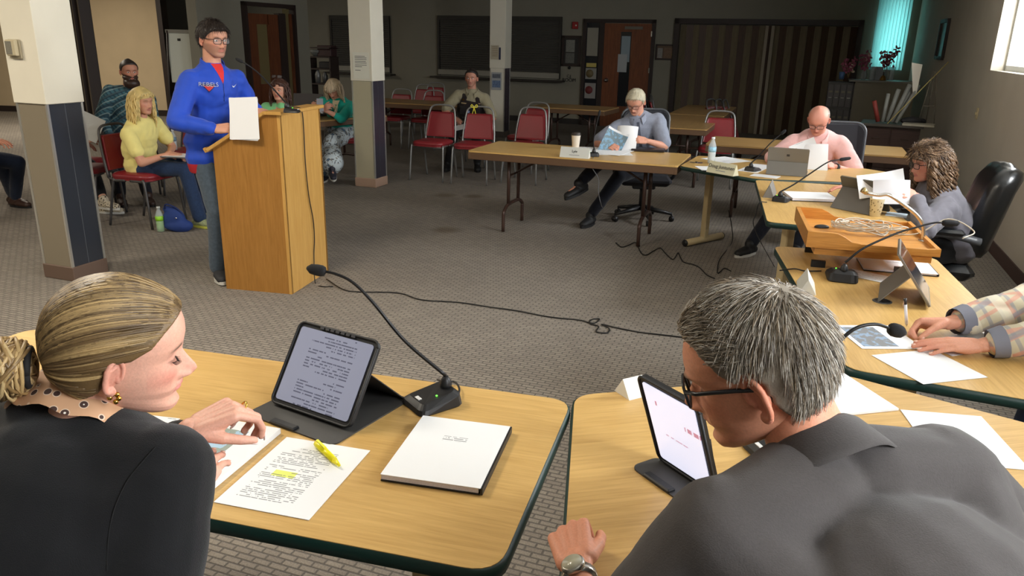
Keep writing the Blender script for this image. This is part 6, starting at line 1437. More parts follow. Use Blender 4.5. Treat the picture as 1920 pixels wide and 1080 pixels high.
# ---- 4 blonde woman in yellow
YELS=fab('tee_yellow',(248,234,150),.04,20)
h4=aty(266,190,6.86)
c=person('blonde woman in a yellow short sleeved shirt and jeans, sitting sideways with a notebook',(-3.37,6.96,.53),tuple(h4),R(-105),R(-114),R(4),sc=.95,fat=1.1,leglen=1.12,
  hands=[dict(p=aty(318,287,6.95),f=(.9,-.2,-.1),u=(0,0,1)),dict(p=aty(318,289,6.80),f=(.95,.15,-.08),u=(0,-.1,1))],elb=[V(.2,.8,-.8),V(-.5,-.6,-.8)],
  feet=[dict(p=(-2.86,7.0),f=(.9,-.4,0),z=.12),dict(p=(-2.84,6.80),f=(.9,-.3,0))],knees=[V(1,0,1),V(1,-.1,1.)],
  h=dict(browc=(150,120,90),lipc=(190,110,104),closed=True),skin=(214,156,130),shirt=dict(mat=YELS,sleeve=.62,inf=.018,name='shirt',wr=.006),trouser=dict(mat=JEAN,len=.97,cuff=1.25,name='jeans'),shoe=dict(mat=mat('trainer_grey_green',(150,160,120),.6,var=.3,vs=60),sole=mat('sole_yellow',(196,200,90),.5)))
haircap(c,m_short(.060,-.04,-.11,.02),.020,(214,190,126),3,.005); locks(c,260,.24,.0062,(222,196,130),.25,.004,fwdclip=.045,seed=2)
pc_=c['W'][1][0]; t=thing('notebook','grey clipboard with a white page on the blonde woman\'s knees','notebook',tuple(aty(336,292,6.82)),R(-10)); g=MB(); g.box((0,0,0),(.30,.22,.010),bev=.002); obj('board',g,mat('clip_grey',(110,112,116),.4),t); g=MB(); g.box((0,0,.006),(.26,.19,.002)); obj('page',g,WHITE,t); g=MB(); g.tube([(.04,-.02,.012),(.15,.03,.012)],.004,6); obj('pen',g,mat('pen_white',(220,220,225),.3),t)
# ---- 5 bearded man
TPL=plaidmat('plaid_teal',(70,112,124),[('X',(40,66,80),0,.35,9.),('Z',(150,170,166),1.,.18,8.),('Z',(36,60,74),3.,.3,5.)])
c=person('bearded man in a teal plaid shirt sitting against the beige wall',(-4.22,8.30,.53),tuple(aty(242,133,8.15)),R(-148),R(-140),R(6),fat=1.12,
  h=dict(beard=(60,44,36),bearda=.95,browc=(50,36,30),closed=False),skin=(196,138,112),shirt=dict(mat=TPL,sleeve=1.85,inf=.022,collar=dict(up=-.035),wr=.006),trouser=dict(mat=DKT),shoe=dict(mat=SHOE_N,sole=BLACK),feet=[dict(p=(-3.75,7.75),f=(.6,-.8,0)),dict(p=(-4.0,7.7),f=(.5,-.85,0))],vox=.011)
haircap(c,m_short(.068,.0,-.05,.045),.007,(50,40,36),3,.002)
def beardmask(Q):
    x,y,z=Q.T; return np.clip((-.040-z+.45*np.abs(x)*0)/.012,0,1)*np.clip((y+.005)/.02,0,1)*np.clip((np.abs(x)*1.1+np.abs(z+.062)*1.4-.022)/.008,0,1)
cc_=dict(c); haircap(cc_,beardmask,lambda Q:.014+.045*np.clip((-.075-Q[:,2])/.03,0,1),(64,44,34),8,.004,name='beard')
# ---- 6 woman in light green
c=person('brown haired woman in a light green top with eyeglasses pushed up in her hair',(-2.55,8.62,.53),tuple(aty(524,168,8.3)),R(178),R(174),R(2),sc=.95,
  h=dict(browc=(90,60,48),closed=False,lipc=(190,110,104)),skin=(216,160,134),shirt=dict(mat=fab('top_mint',(140,214,150),.05),sleeve=.9,inf=.016,name='top'),trouser=dict(mat=DKT),shoe=dict(mat=SHOE_B,sole=BLACK),vox=.011,
  hands=[dict(p=(-2.38,8.20,.74),f=(-.6,-.8,0)),dict(p=(-2.75,8.25,.72),f=(.5,-.8,0))])
haircap(c,m_short(.055,-.03,-.10,.03),.016,(70,44,34),3,.004); locks(c,180,.20,.006,(76,46,36),.35,.004,fwdclip=.045,seed=12)
glasses(c,mat('frames_dark_brown',(40,30,28),.3),.002,up=True)
pr(c,tri((-.062,.03),(.062,.03),(0,-.085)),0,-.035,SKIN,'neckline_skin') if False else None
g=tri((-.058,.04),(.058,.04),(0,-.09)); pr(c,g,0,-.02,mat('skin_plain',(214,158,134),.55),'neckline')
# ---- 7 woman in teal cardigan
FL=mat('floral_skirt',(198,204,204),.8,var=.0); m=FL; nt=m.node_tree; b=nt.nodes['Principled BSDF']; tc=N(nt,'ShaderNodeTexCoord'); vr=N(nt,'ShaderNodeTexNoise',i_Scale=16.,i_Detail=2.,i_Distortion=2.); nt.links.new(tc.outputs['Object'],vr.inputs['Vector']); rp=N(nt,'ShaderNodeValToRGB'); rp.color_ramp.interpolation='CONSTANT'
rp.color_ramp.elements[0].color=(*lin((196,206,210)),1); rp.color_ramp.elements[1].position=.54; rp.color_ramp.elements[1].color=(*lin((120,112,98)),1); e=rp.color_ramp.elements.new(.62); e.color=(*lin((86,108,130)),1); nt.links.new(vr.outputs[0],rp.inputs[0]); nt.links.new(rp.outputs[0],b.inputs['Base Color'])
c=person('long haired woman in a teal cardigan and floral skirt looking down at her phone',(-2.18,9.72,.53),tuple(aty(625,166,9.38)),R(176),R(168),R(38),sc=.95,
  h=dict(browc=(150,120,90)),skin=(206,150,126),hands=[dict(p=aty(604,204,9.2),f=(-.7,-.3,.45),u=(.2,-.9,.3),curl=(.7,.7,.7,.7)),dict(p=aty(606,206,9.22),f=(.6,-.4,.4),u=(-.3,-.9,.3),curl=(.8,.8,.8,.8))],elb=[V(1,.2,-.6),V(-1,.2,-.6)],
  feet=[dict(p=(-2.3,9.25),f=(-.1,-1,0)),dict(p=aty(622,300,9.0)[:2],f=(.3,-.9,-.3),z=.20)],
  shirt=dict(mat=fab('cardigan_teal',(30,158,140),.06),sleeve=1.25,inf=.022,name='cardigan'),trouser=dict(mat=FL,inf=.045,len=.72,cuff=1.7,name='skirt'),shoe=dict(mat=mat('shoe_navy',(40,40,52),.6),sole=SOLE_W),vox=.011)
haircap(c,m_short(.055,-.03,-.10,.03),.016,(190,170,140),3,.004); locks(c,220,.27,.006,(194,174,146),.25,.003,fwdclip=.05,seed=22,out=.2)
g=tri((-.045,.05),(.045,.05),(0,-.16)); pr(c,g,0,-.02,mat('blouse_cream',(216,204,170),.8),'blouse')
pt=aty(600,197,9.14); g=MB(); g.box((0,0,0),(.075,.010,.15),bev=.003); solo('phone',g,mat('phone_pale',(150,150,158),.3),'pale phone in the hands of the woman in the teal cardigan','phone',tuple(pt),R(10))
g=MB(); wp,e,hd=c['W'][1] if c['W'][1][0][0]>c['W'][0][0][0] else c['W'][0]
def band(wp,e,r,w,m,name,root,off,dist=.03,face=None):
    d=nrm(e-wp); g=MB(); q=wp+d*dist; g.tube([q-d*w/2,q+d*w/2],r,14); o=obj(name,g,m,root,off)
    return o,q,d
band(wp,e,.034,.022,mat('watch_pale',(200,204,204),.4),'wristwatch',c['root'],c['off'])
# ---- 8 officer
c=person('officer in a khaki shirt and dark duty vest sitting behind the empty red chairs',(-.64,10.86,.54),tuple(aty(884,146,10.62)),R(178),R(171),R(2),fat=1.1,
  h=dict(browc=(40,32,28),closed=False,beard=(110,84,72),bearda=.3),skin=(190,136,114),shirt=dict(mat=fab('shirt_khaki',(150,142,116),.05),sleeve=.85,inf=.022,collar=dict(gap=30),wr=.005),trouser=dict(mat=fab('trouser_duty',(30,28,28))),shoe=dict(mat=SHOE_B,sole=BLACK),vox=.011,
  hands=[dict(p=(-.52,10.50,.68),f=(-.3,-.9,0)),dict(p=(-.80,10.52,.66),f=(.3,-.9,-.1))],elb=[V(1,.3,-.6),V(-1,.3,-.6)],feet=[dict(p=(-.50,10.32),f=(.1,-1,0)),dict(p=(-.90,10.30),f=(-.1,-1,0))])
haircap(c,m_short(.070,.01,-.05,.05),.012,(38,32,30),3,.003)
VS=fab('vest_dark',(40,32,32)); vo=vest(c,VS)
for x,z,w,h_,cl in ((-.10,-.20,.08,.10,(30,26,26)),(.09,-.22,.09,.12,(30,26,26)),(0,-.34,.20,.05,(26,24,24)),(-.02,-.20,.035,.09,(20,20,20)),(-.10,-.31,.09,.07,(34,28,28))):
    g=MB(); p=chestpt(c,x,z)+c['fwd']*.012; g.box(p,(w,.03,h_),c['T3'],bev=.004); obj('pouch',g,mat('pouch%d'%cl[0],cl,.7),c['root'],c['off'])
for x,z,w,h_,cl in ((.08,-.115,.085,.014,(176,150,110)),(-.12,-.10,.03,.010,(170,150,120))):
    g=MB(); p=chestpt(c,x,z)+c['fwd']*.006; g.box(p,(w,.004,h_),c['T3']); obj('name_strip',g,mat('strip_tan',cl,.5),c['root'],c['off'])
g=MB(); p=chestpt(c,.01,-.21)+c['fwd']*.03; g.box(p,(.025,.012,.03),c['T3']); obj('badge_light',g,mat('badge_blue',(150,160,200),.4),c['root'],c['off'])
g=MB(); P5=[(.02*math.cos(R(90+36*k))*(1 if k%2==0 else .45),.02*math.sin(R(90+36*k))*(1 if k%2==0 else .45)) for k in range(10)]; g.prism(P5,-.001,.001); pr(c,g,.10,-.075,mat('brass',(150,110,44),.3,.8),'star_badge',.004)
g=MB(); g.box((0,0,0),(.22,.16,.003)); solo('paper_sheet',g,WHITE,'white folded paper lying in the officer\'s lap','paper',tuple(aty(866,238,10.3)),R(15),rot=(R(14),R(-12),R(15)))
# ---- 9 man in grey shirt
ofc=office('black office chair of the grey shirted man',(1.27,7.52,0),R(176))
SH9=fab('shirt_grey_blue',(140,146,162),.06,60)
c=person('silver haired man in a grey short sleeved shirt reading pages at the brown edged table',(1.26,7.56,.55),tuple(aty(1192,190,7.36)),R(172),R(154),R(32),fat=1.12,leglen=1.12,
  hands=[dict(p=aty(1212,264,7.10),f=(-.9,-.35,.15),u=(.1,-.8,.5),curl=(.7,.75,.8,.85),thumb=(.3,.6)),dict(p=aty(1136,275,7.12),f=(.55,-.75,.15),u=(-.4,-.4,.8),curl=(.6,.7,.7,.8))],elb=[V(1,.1,-.9),V(-1,.2,-.6)],
  feet=[dict(p=(.735,7.22),f=(-.5,-.85,0),z=.09),dict(p=aty(1085,352,6.95)[:2],f=(-.80,-.50,-.30),z=aty(1092,345,6.95)[2],up=V(-.25,-.1,1))],knees=[V(-.3,-1,1.1),V(-.5,-.8,1.)],
  h=dict(browc=(170,160,150),beard=(190,170,160),bearda=.15),skin=(206,148,124),shirt=dict(mat=SH9,sleeve=.82,inf=.024,collar=dict(gap=26),wr=.007),trouser=dict(mat=DKT,len=.90),shoe=dict(mat=SHOE_B,sole=SHOE_B),vox=.010,hvox=.0045)
g=MB()
for k in range(14): g.box((0,-.02-.022*k,0),(.026,.021,.002))
pr(c,g,0,.0,mat('placket_grey',(122,128,144),.85),'placket')
haircap(c,m_short(.066,.0,-.055,.040),.009,(192,184,160),3,.002); strands(c,500,.030,.0018,(196,188,164),.2,bang(-.03),5,lift=.0,rnd=.12)
glasses(c,mat('frames_dark_brown',(40,30,28),.3),.0018)
def bentpage(lab,p,ex,ey,w,h,m,bend=.05,name='held_pages',extra=None,cat='paper',back=True):
    "page curved about its middle: p centre, ex across, ey up"
    ex=nrm(ex); ey=nrm(np.asarray(ey)-ex*(np.asarray(ey)@ex)); nz=np.cross(ex,ey); g=MB(); n=8
    G_=np.array([[[-w/2+w*i/n,-h/2+h*j/n,bend*((i/n-.5)**2*4-.5)*(j/n)] for i in range(n+1)] for j in range(n+1)])
    g.grid(G_); g.grid(G_[::-1]-V(0,0,.0015)); M=Matrix([[ex[0],ey[0],nz[0],p[0]],[ex[1],ey[1],nz[1],p[1]],[ex[2],ey[2],nz[2],p[2]],[0,0,0,1]])
    o=solo(name,g,m,lab,cat); o.matrix_world=M; return o
PGP=papermat('map_held',51,dens=.0,pic=(-.10,.10,-.12,.10,(120,140,150),(130,170,200)))
bentpage('page with a blue map picture held up by the grey shirted man',aty(1150,267,7.06),V(.85,-.25,-.35),V(-.2,.35,.75),.20,.24,PGP,.03)
bentpage('blank white pages held open by the grey shirted man\'s left hand',aty(1174,263,7.08),V(.9,-.3,.0),V(-.08,.25,.9),.19,.26,WHITE,-.05)
# ---- 10 man in pink
office('dark office chair of the man in the pink shirt',(2.84,6.80,0),R(162),back=.95,seat=.44)
c=person('bald man in a pink polo shirt and glasses reading behind the silver laptop',(2.62,6.74,.55),tuple(aty(1535,224,6.42)),R(160),R(152),R(34),fat=1.2,
  hands=[dict(p=aty(1562,312,6.25),f=(-.75,-.5,.3),u=(.2,-.7,.6),curl=(.8,.85,.9,.9)),dict(p=aty(1470,300,6.22),f=(.5,-.8,-.1),u=(0,0,1))],elb=[V(1,.0,-.7),V(-1,.1,-.7)],
  feet=[dict(p=(2.4,6.3),f=(-.3,-.9,0)),dict(p=(1.99,6.26),f=(-.75,-.6,0))],knees=[V(0,-1,1.1),V(-.6,-.8,1.1)],
  h=dict(browc=(150,110,90),beard=(170,120,100),bearda=.25,jaw=.004),skin=(216,150,130),shirt=dict(mat=fab('polo_pink',(232,184,180),.04,60),sleeve=.85,inf=.026,collar=dict(gap=26),wr=.006,name='polo_shirt'),trouser=dict(mat=DKT,len=.95),shoe=dict(mat=SHOE_B,sole=SOLE_W),vox=.010)
haircap(c,lambda Q: np.clip((Q[:,2]+.05)/.02,0,1)*np.clip((.012-Q[:,1])/.02,0,1)*np.clip((.075-Q[:,2])/.02,0,1),.006,(158,140,128),3,.001)
glasses(c,mat('frames_dark_brown',(40,30,28),.3),.0018)
g=MB()
for k in range(7): g.box((0,-.02-.02*k,0),(.030,.019,.002))
pr(c,g,0,.0,mat('placket_pink',(222,180,176),.85),'placket')
band(*c['W'][0][:2],.034,.020,BLACK,'wristband',c['root'],c['off'],.035)
for w in (1,): 
    g=MB(); 
    for k in range(3): g.box((c['W'][1][0]*0)+V(0,0,0),(.001,.001,.001))
bentpage('white pages held in front of the pink polo shirt',aty(1527,300,6.18),V(.9,-.35,.1),V(.12,.2,.95),.20,.25,WHITE,-.03)
bentpage('rear tilted white page held by the man in the pink shirt',aty(1512,292,6.22),V(.85,-.3,.45),V(-.4,.2,.85),.20,.24,papermat('page_p',61,dens=.3),.02)
# ---- 11 curly haired woman
office('large black leather executive chair of the curly haired woman',(2.62,4.70,0),R(68),'exec',seat=.44)
JK=fab('jacket_grey',(112,110,118),.08,40); HCURL=(104,80,58)
c=person('curly haired woman in a grey jacket and dark glasses turning pages by the wooden tray',(2.70,4.58,.55),tuple(aty(1742,306,4.58)),R(80),R(93),R(8),sc=.93,fat=1.0,
  hands=[dict(p=aty(1716,368,4.42),f=(-.95,-.05,.25),u=(-.1,-.9,.4),curl=(.55,.65,.75,.8),thumb=(.3,.5)),dict(p=(2.15,4.85,.82),f=(-.9,-.1,.2),u=(0,0,1))],elb=[V(.2,-.8,-.8),V(.2,.8,-.6)],
  feet=[dict(p=(2.45,4.45),f=(-1,0,0)),dict(p=(2.45,4.8),f=(-1,0,0))],h=dict(browc=(90,66,52),lipc=(190,110,110),lip=1.1),skin=(214,150,128),
  shirt=dict(mat=JK,sleeve=1.82,inf=.030,name='jacket',collar=dict(gap=50,h=.03),wr=.010),trouser=dict(mat=BLKT),shoe=dict(mat=SHOE_B,sole=BLACK),vox=.009,hvox=.004)
haircap(c,m_short(.060,-.03,-.10,.035),.022,(64,48,38),3,.008); locks(c,760,.25,.0058,HCURL,.45,.014,out=.55,fwdclip=.035,seed=32,back=.5); 
for cl_,sd in (((150,124,100),33),((70,52,40),34)): locks(c,110,.25,.0048,cl_,.3,.016,out=.65,fwdclip=.035,seed=sd,name='highlight_lock' if sd==33 else 'dark_lock',back=.4)
strands(c,2600,.075,.0034,(92,70,52),.4,lambda p:V(p[0]*4,-.6,-.7)+V(math.sin(p[1]*260),0,math.cos(p[0]*260))*.5,7,'curl_strand',6,.10,[(92,70,52),(126,100,76),(70,52,40),(150,126,102)],.55,avoid=lambda Q:(Q[:,1]>.02)&(Q[:,2]<.05))
glasses(c,mat('frames_black',(22,24,28),.3),.0022)
g=tri((-.05,.06),(.05,.06),(0,-.22),8); pr(c,g,0,-.02,mat('top_black',(22,20,24),.8),'black_top')
g=MB(); L_=[chestpt(c,x,z)+c['fwd']*.006 for x,z in ((-.035,.02),(-.02,-.06),(0,-.11),(.02,-.06),(.035,.02))]; g.tube(smoothpath(L_,4),.0012,5); obj('necklace',g,mat('silver',(200,200,204),.2,1.),c['root'],c['off'])
bentpage('white page held highest by the curly haired woman',aty(1652,345,4.52),V(.80,-.30,.22),V(.30,.2,.9),.25,.14,WHITE,.03)
bentpage('greyish page in front, held in the curly haired woman\'s hand',aty(1672,360,4.42),V(.95,-.2,.05),V(.05,.2,.9),.20,.14,mat('page_greyish',(206,206,212),.7),-.03)
sheet('bluish white page flat on the table before the curly haired woman',[(1655,397),(1690,400),(1712,410),(1668,404)],mat('page_bluish',(210,226,238),.7))
# ---- 12 plaid shirt writer
PL2=plaidmat('plaid_pale',(196,186,158),[('X',(150,148,150),0,.22,7.),('Y',(206,150,130),1.,.20,6.),('Z',(204,148,128),2.,.16,6.),('Z',(140,140,146),4.,.14,4.),('X',(222,214,190),3.,.3,3.)])
w1,w2=aty(1768,604,2.62),aty(1834,650,2.36); w1[2]=max(w1[2],.775); w2[2]=max(w2[2],.765)
c=person('person in a pale plaid shirt writing at the right frame edge',(2.30,2.32,.55),(1.97,2.42,1.20),R(88),R(92),R(30),fat=1.1,
  hands=[dict(p=at(1838,648,T+.035),f=(-.98,.13,-.04),u=(0,-.15,1),curl=(.10,.10,.12,.16),thumb=(.25,.2),size=1.05,spread=.7),dict(p=at(1778,606,T+.05),f=(-.93,.20,-.10),u=(.1,.55,.8),curl=(.85,1.0,1.05,1.1),thumb=(.30,.55),size=1.05)],
  elb=[V(.6,-.5,-.9),V(.6,.5,-.9)],feet=[dict(p=(1.85,2.2),f=(-1,0,0)),dict(p=(1.85,2.5),f=(-1,0,0))],
  h=dict(),skin=(208,148,122),shirt=dict(mat=PL2,sleeve=1.76,inf=.024,sinf=.030,collar=dict(),wr=.007),trouser=dict(mat=JEAN),shoe=dict(mat=SHOE_N,sole=BLACK),vox=.008,hvox=.0030)
haircap(c,m_short(),.012,(70,56,46),3,.003)
for i in (0,1):
    wp,e,hd=c['W'][i]; d=nrm(e-wp); q=wp+d*.030; g=MB(); g.tube([q-d*.002,q+d*.04],[.046,.054],16,cap=False); g.tube([q+d*.04,q-d*.002],[.051,.043],16,cap=False); obj('cuff',g,mat('cuff_grey',(122,124,136),.85),c['root'],c['off'],label='grey inner cuff turned back at the wrist')
office('black office chair of the person in the pale plaid shirt',(2.40,2.30,0),R(88))
pn=at(1700,612,T+.01); pq=onpl(1697,560,pn,(0.05,1,0)); g=MB(); d_=pq-pn; 
t=thing('ballpoint_pen','white pen with a black end in the writing hand','pen',tuple(pn)); g.tube([d_*.10,d_*.82],.0052,10); obj('barrel',g,mat('pen_white',(220,220,225),.3),t); g=MB(); g.tube([d_*.80,d_],.0056,10); obj('pen_end',g,BLACK,t); g=MB(); g.tube([d_*.0,d_*.10],[.0012,.005],8); obj('pen_tip',g,mat('chrome',(200,200,200),.2,1.),t); g=MB(); g.box(d_*.86+V(-.006,0,0),(.002,.004,.03)); obj('clip',g,mat('chrome',(200,200,200),.2,1.),t)
# ---- 13 leopard shoes
LEO=mat('leopard_canvas',(190,172,140),.8); nt=LEO.node_tree; b=nt.nodes['Principled BSDF']; tc=N(nt,'ShaderNodeTexCoord'); vr=N(nt,'ShaderNodeTexVoronoi',i_Scale=55.); nt.links.new(tc.outputs['Object'],vr.inputs['Vector']); rp=N(nt,'ShaderNodeValToRGB'); rp.color_ramp.interpolation='CONSTANT'; rp.color_ramp.elements[0].color=(*lin((40,32,30)),1); rp.color_ramp.elements[1].position=.34; rp.color_ramp.elements[1].color=(*lin((196,184,160)),1); nt.links.new(vr.outputs['Distance'],rp.inputs[0]); nt.links.new(rp.outputs[0],b.inputs['Base Color'])
c=person('person in black cropped trousers and leopard print shoes, mostly behind the left column',(-4.42,7.52,.53),(-4.38,7.36,1.20),R(-112),R(-110),R(5),sc=.95,
  feet=[dict(p=aty(196,385,7.15)[:2],f=(.95,-.3,0),z=.16,up=V(0,0,1)),dict(p=at(200,400)[:2],f=(1,-.05,0))],hands=[dict(p=aty(150,268,7.1),f=(.9,-.1,-.1)),dict(p=aty(155,262,6.95),f=(.95,.1,.1),u=(0,-.7,.6),curl=(.6,.6,.6,.6))],
  skin=(200,150,126),shirt=dict(mat=fab('top_dark',(44,42,46)),sleeve=1.8,inf=.02),trouser=dict(mat=BLKT,len=.80),shoe=dict(mat=LEO,sole=SOLE_W),vox=.012)
haircap(c,m_short(.055,-.03,-.10,.03),.016,(90,70,56),3,.004)
bentpage('grey paper held out beside the left column',aty(168,238,6.95),V(.9,-.2,-.35),V(.2,.25,.8),.24,.22,mat('page_grey',(176,176,172),.7),.01)
# ---- 14 man at the left edge
c=person('man with a dark vest and pale pink sleeves at the left frame edge',(-5.20,7.15,.54),(-5.10,7.00,1.22),R(-100),R(-100),R(5),fat=1.1,
  feet=[dict(p=(-4.95,7.50),f=(.9,-.3,0)),dict(p=at(28,383)[:2],f=(.9,-.35,0))],hands=[dict(p=aty(-25,258,6.8),f=(.9,-.3,0)),dict(p=aty(-20,262,6.6),f=(.95,.1,-.1),u=(0,-.2,1))],
  skin=(190,136,112),shirt=dict(mat=fab('shirt_pale_pink',(214,190,196)),sleeve=1.7,inf=.022,collar=dict()),trouser=dict(mat=fab('denim_dark',(24,34,54),.12,60)),shoe=dict(mat=SHOE_N,sole=BLACK),vox=.012)
haircap(c,m_short(),.012,(80,72,66),3,.003); vest(c,fab('vest_slate',(52,58,72)))
# ================================================================ 1 the near left woman
office('grey armed office chair under the woman in the black sweater',(-.86,.66,0),R(-30),seat=.46)
F1=[(-.128,.02),(-.12,.050),(-.113,.070),(-.104,.083),(-.093,.0870),(-.082,.082),(-.074,.081),(-.06,.0885),(-.045,.086),(-.03,.086),(-.01,.084),(0,.0835),(.010,.0885),(.02,.0925),(.035,.0945),(.05,.0925),(.065,.087),(.08,.076),(.092,.062),(.102,.045),(.110,.025),(.115,.002)]
hd1=aty(228,652,1.12)
SKN1=(222,168,146)
wL=aty(358,806,1.20); wR=aty(348,925,1.04); wR[2]=max(wR[2],.775)
c=person('blonde woman in a black sweater with a low bun, looking down at her papers',(-.80,.70,.56),tuple(hd1),R(-16),R(-68),R(8),R(5),sc=.97,fat=1.08,nbo=(-.030,.02,.052),shtop=.004,shl=.18,
  hands=[dict(p=wL,f=(.86,.36,.36),u=(-.30,-.35,.88),curl=((.8,.8,.5),(1.0,.9,.55),(1.1,.95,.6),(1.2,1.0,.6)),thumb=(.35,.55),nails=(236,214,208),size=.92),dict(p=wR,f=(-.05,1.0,.0),u=(.1,0,1),curl=(.12,.15,.15,.2),thumb=(.75,.05),size=.9)],
  elb=[V(-.5,.4,-1),V(.5,-.3,-1.)],feet=[dict(p=(-.80,1.10),f=(.1,.95,0)),dict(p=(-.40,1.02),f=(.4,.9,0))],knees=[None,V(.8,.6,1.2)],leglen=1.05,
  h=dict(F=F1,browc=(84,58,40),browa=.95,lipc=(206,120,118),lip=1.25,nose=1.12,brow=.0008,cheek=.005,blush=(222,132,116),blusha=.55,chin=.003,fold=.3,sock=.8,wid=.98),skin=SKN1,near=True,
  shirt=dict(mat=fab('sweater_black',(19,19,21),.12,12,.9,.5,700),sleeve=1.80,inf=.024,sinf=.026,name='sweater',wr=.0025,vox=.008,sm=6,neck=-.035),trouser=dict(mat=BLKT),shoe=dict(mat=SHOE_B,sole=BLACK),vox=.007)
def m1(Q):
    x,y,z=Q.T; ax=np.abs(x)
    lim=np.interp(y,[-.10,-.05,-.025,-.005,.020,.045,.065,.085,.10],[-.075,-.068,-.045,.006,.010,.026,.050,.068,.074])
    return np.clip((z-lim)/.008,0,1)
def th1(Q): return .007+.008*np.exp(-((Q[:,1]+.06)/.06)**2)
haircap(c,m1,th1,(112,88,56),3,.0012,streak=.1)
loc,fc_,mm_,Q0=c['cap']; bv=c['capbvh']; KN_=V(.010,-.122,-.030)
rs=np.random.RandomState(9); g=MB(); edge=np.where((mm_>.15))[0]
pal=[np.array(lin(q)) for q in ((146,118,76),(122,96,60),(98,76,48),(170,142,96),(134,106,66),(186,160,114))]
for k in range(1900):
    i=edge[rs.randint(len(edge))]; p=loc[i]; 
    if k%3 and mm_[i]>.97 and p[1]<.03: continue
    d0=nrm(p-V(0,-.01,0)); d1=nrm(KN_-V(0,-.01,0)); P_=[]; om=math.acos(np.clip(d0@d1,-1,1)); 
    if om<.15: continue
    sagz=.14*(1 if p[2]>.04 else .3)
    cw=min(1,max(0,.45+.5*math.sin(p[2]*210+p[0]*130+1.5*math.sin(p[2]*57+p[0]*50))+rs.uniform(-.2,.2))); col=(pal[2]*(1-cw)+pal[3]*1.1*cw)*rs.uniform(.85,1.12)*(.72 if p[1]>.055 else 1)
    wob=rs.uniform(-.02,.02); lf=rs.uniform(.0002,.0018)
    for j in range(15):
        t=j/14*.985; d=(math.sin((1-t)*om)*d0+math.sin(t*om)*d1)/math.sin(om); d=nrm(d+V(0,0,sagz*math.sin(math.pi*t)*.5)+V(wob,0,wob)*math.sin(math.pi*t))
        hh_=bv.ray_cast(Vector(V(0,-.01,0)+d*.3),Vector(-d),.3)
        q=np.array(hh_[0]) if hh_[0] is not None else (P_[-1] if P_ else p)
        P_.append(q+d*(lf*min(1,j/2+.2)))
    g.tube(P_,np.interp(np.arange(15),[0,3,12,14],[.0007,.0022,.0022,.0013]),5,col=col)
g.xf(c['RH']*c['sc'],c['head']); obj('combed_strands',g,HAIR,c['hairobj'],c['off'],col=True,kind='stuff')
# bun
g=MB(); B0_=KN_+V(0,-.040,-.004); g.ell(B0_,(.036,.030,.042),None,16,col=pal[1])
for k in range(260):
    a0=rs.uniform(0,6.28); rr=rs.uniform(.018,.044); tz_=rs.uniform(-1,1); P_=[]
    ax_=nrm(V(rs.normal()*.35,1.,rs.normal()*.35)); u_=nrm(np.cross(ax_,V(0,0,1))); w_=np.cross(ax_,u_)
    for j in range(12):
        a=a0+j*.42; P_.append(B0_+ax_*(tz_*.026+.01*math.sin(a*.5))+(u_*math.cos(a)*1.05+w_*math.sin(a)*1.15)*rr*(1-.22*tz_*tz_))
    g.tube(P_,np.interp(np.arange(12),[0,2,9,11],[.0008,.0034,.0034,.0008]),6,col=pal[rs.randint(len(pal))]*rs.uniform(.95,1.35))
for k in range(60):
    s_=B0_+V(rs.normal()*.02,-.02,rs.normal()*.02); e_=s_+V(rs.normal()*.02,-.05-.03*rs.rand(),-.02+rs.normal()*.02); g.tube(smoothpath([s_,(s_+e_)/2+V(0,0,.012),e_],4),.0012,4,col=pal[rs.randint(6)])
g.xf(c['RH']*c['sc'],c['head']); obj('bun',g,HAIR,c['hairobj'],c['off'],col=True,label='low twisted bun of hair behind her head')
g=MB(); g.tube([KN_+V(.026*math.cos(a),-.006,.030*math.sin(a)) for a in np.linspace(0,6.283,22)],.0055,8); g.xf(c['RH']*c['sc'],c['head']); obj('hair_tie',g,mat('tie_black',(22,20,20),.8),c['hairobj'],c['off'])
# earring on the near (right) ear, lashes
g=MB(); GOLD=mat('gold',(224,178,84),.18,1.)
for k in range(5):
    a=R(-70+k*62); g.ell((.0775,-.004+.0075*math.cos(a),-.049+.0085*math.sin(a)),(.0045,.0052,.0050),None,10)
g.v=[(q-V(.0775,-.004,-.049))*.85+V(.0775,-.004,-.049) for q in g.v]; g.xf(c['RH']*c['sc'],c['head']); obj('earring',g,GOLD,c['root'],c['off'],label='chunky gold twisted hoop earring')
g=MB()
for x in (-1,1):
    for k in range(16):
        u_=-1+2*k/15; p=V(x*(.0305+.0125*u_),.0835-.004*abs(u_)-.003*(u_*x>0)*abs(u_),-.0070+.002*u_*u_); g.tube([p,p+V(x*.002*u_,.0045,-.0028),p+V(x*.0035*u_,.0078,-.0030)],[.0005,.0004,.0002],4)
g.xf(c['RH']*c['sc'],c['head']); obj('eyelashes',g,mat('lash',(40,28,24),.7),c['root'],c['off'],kind='stuff')
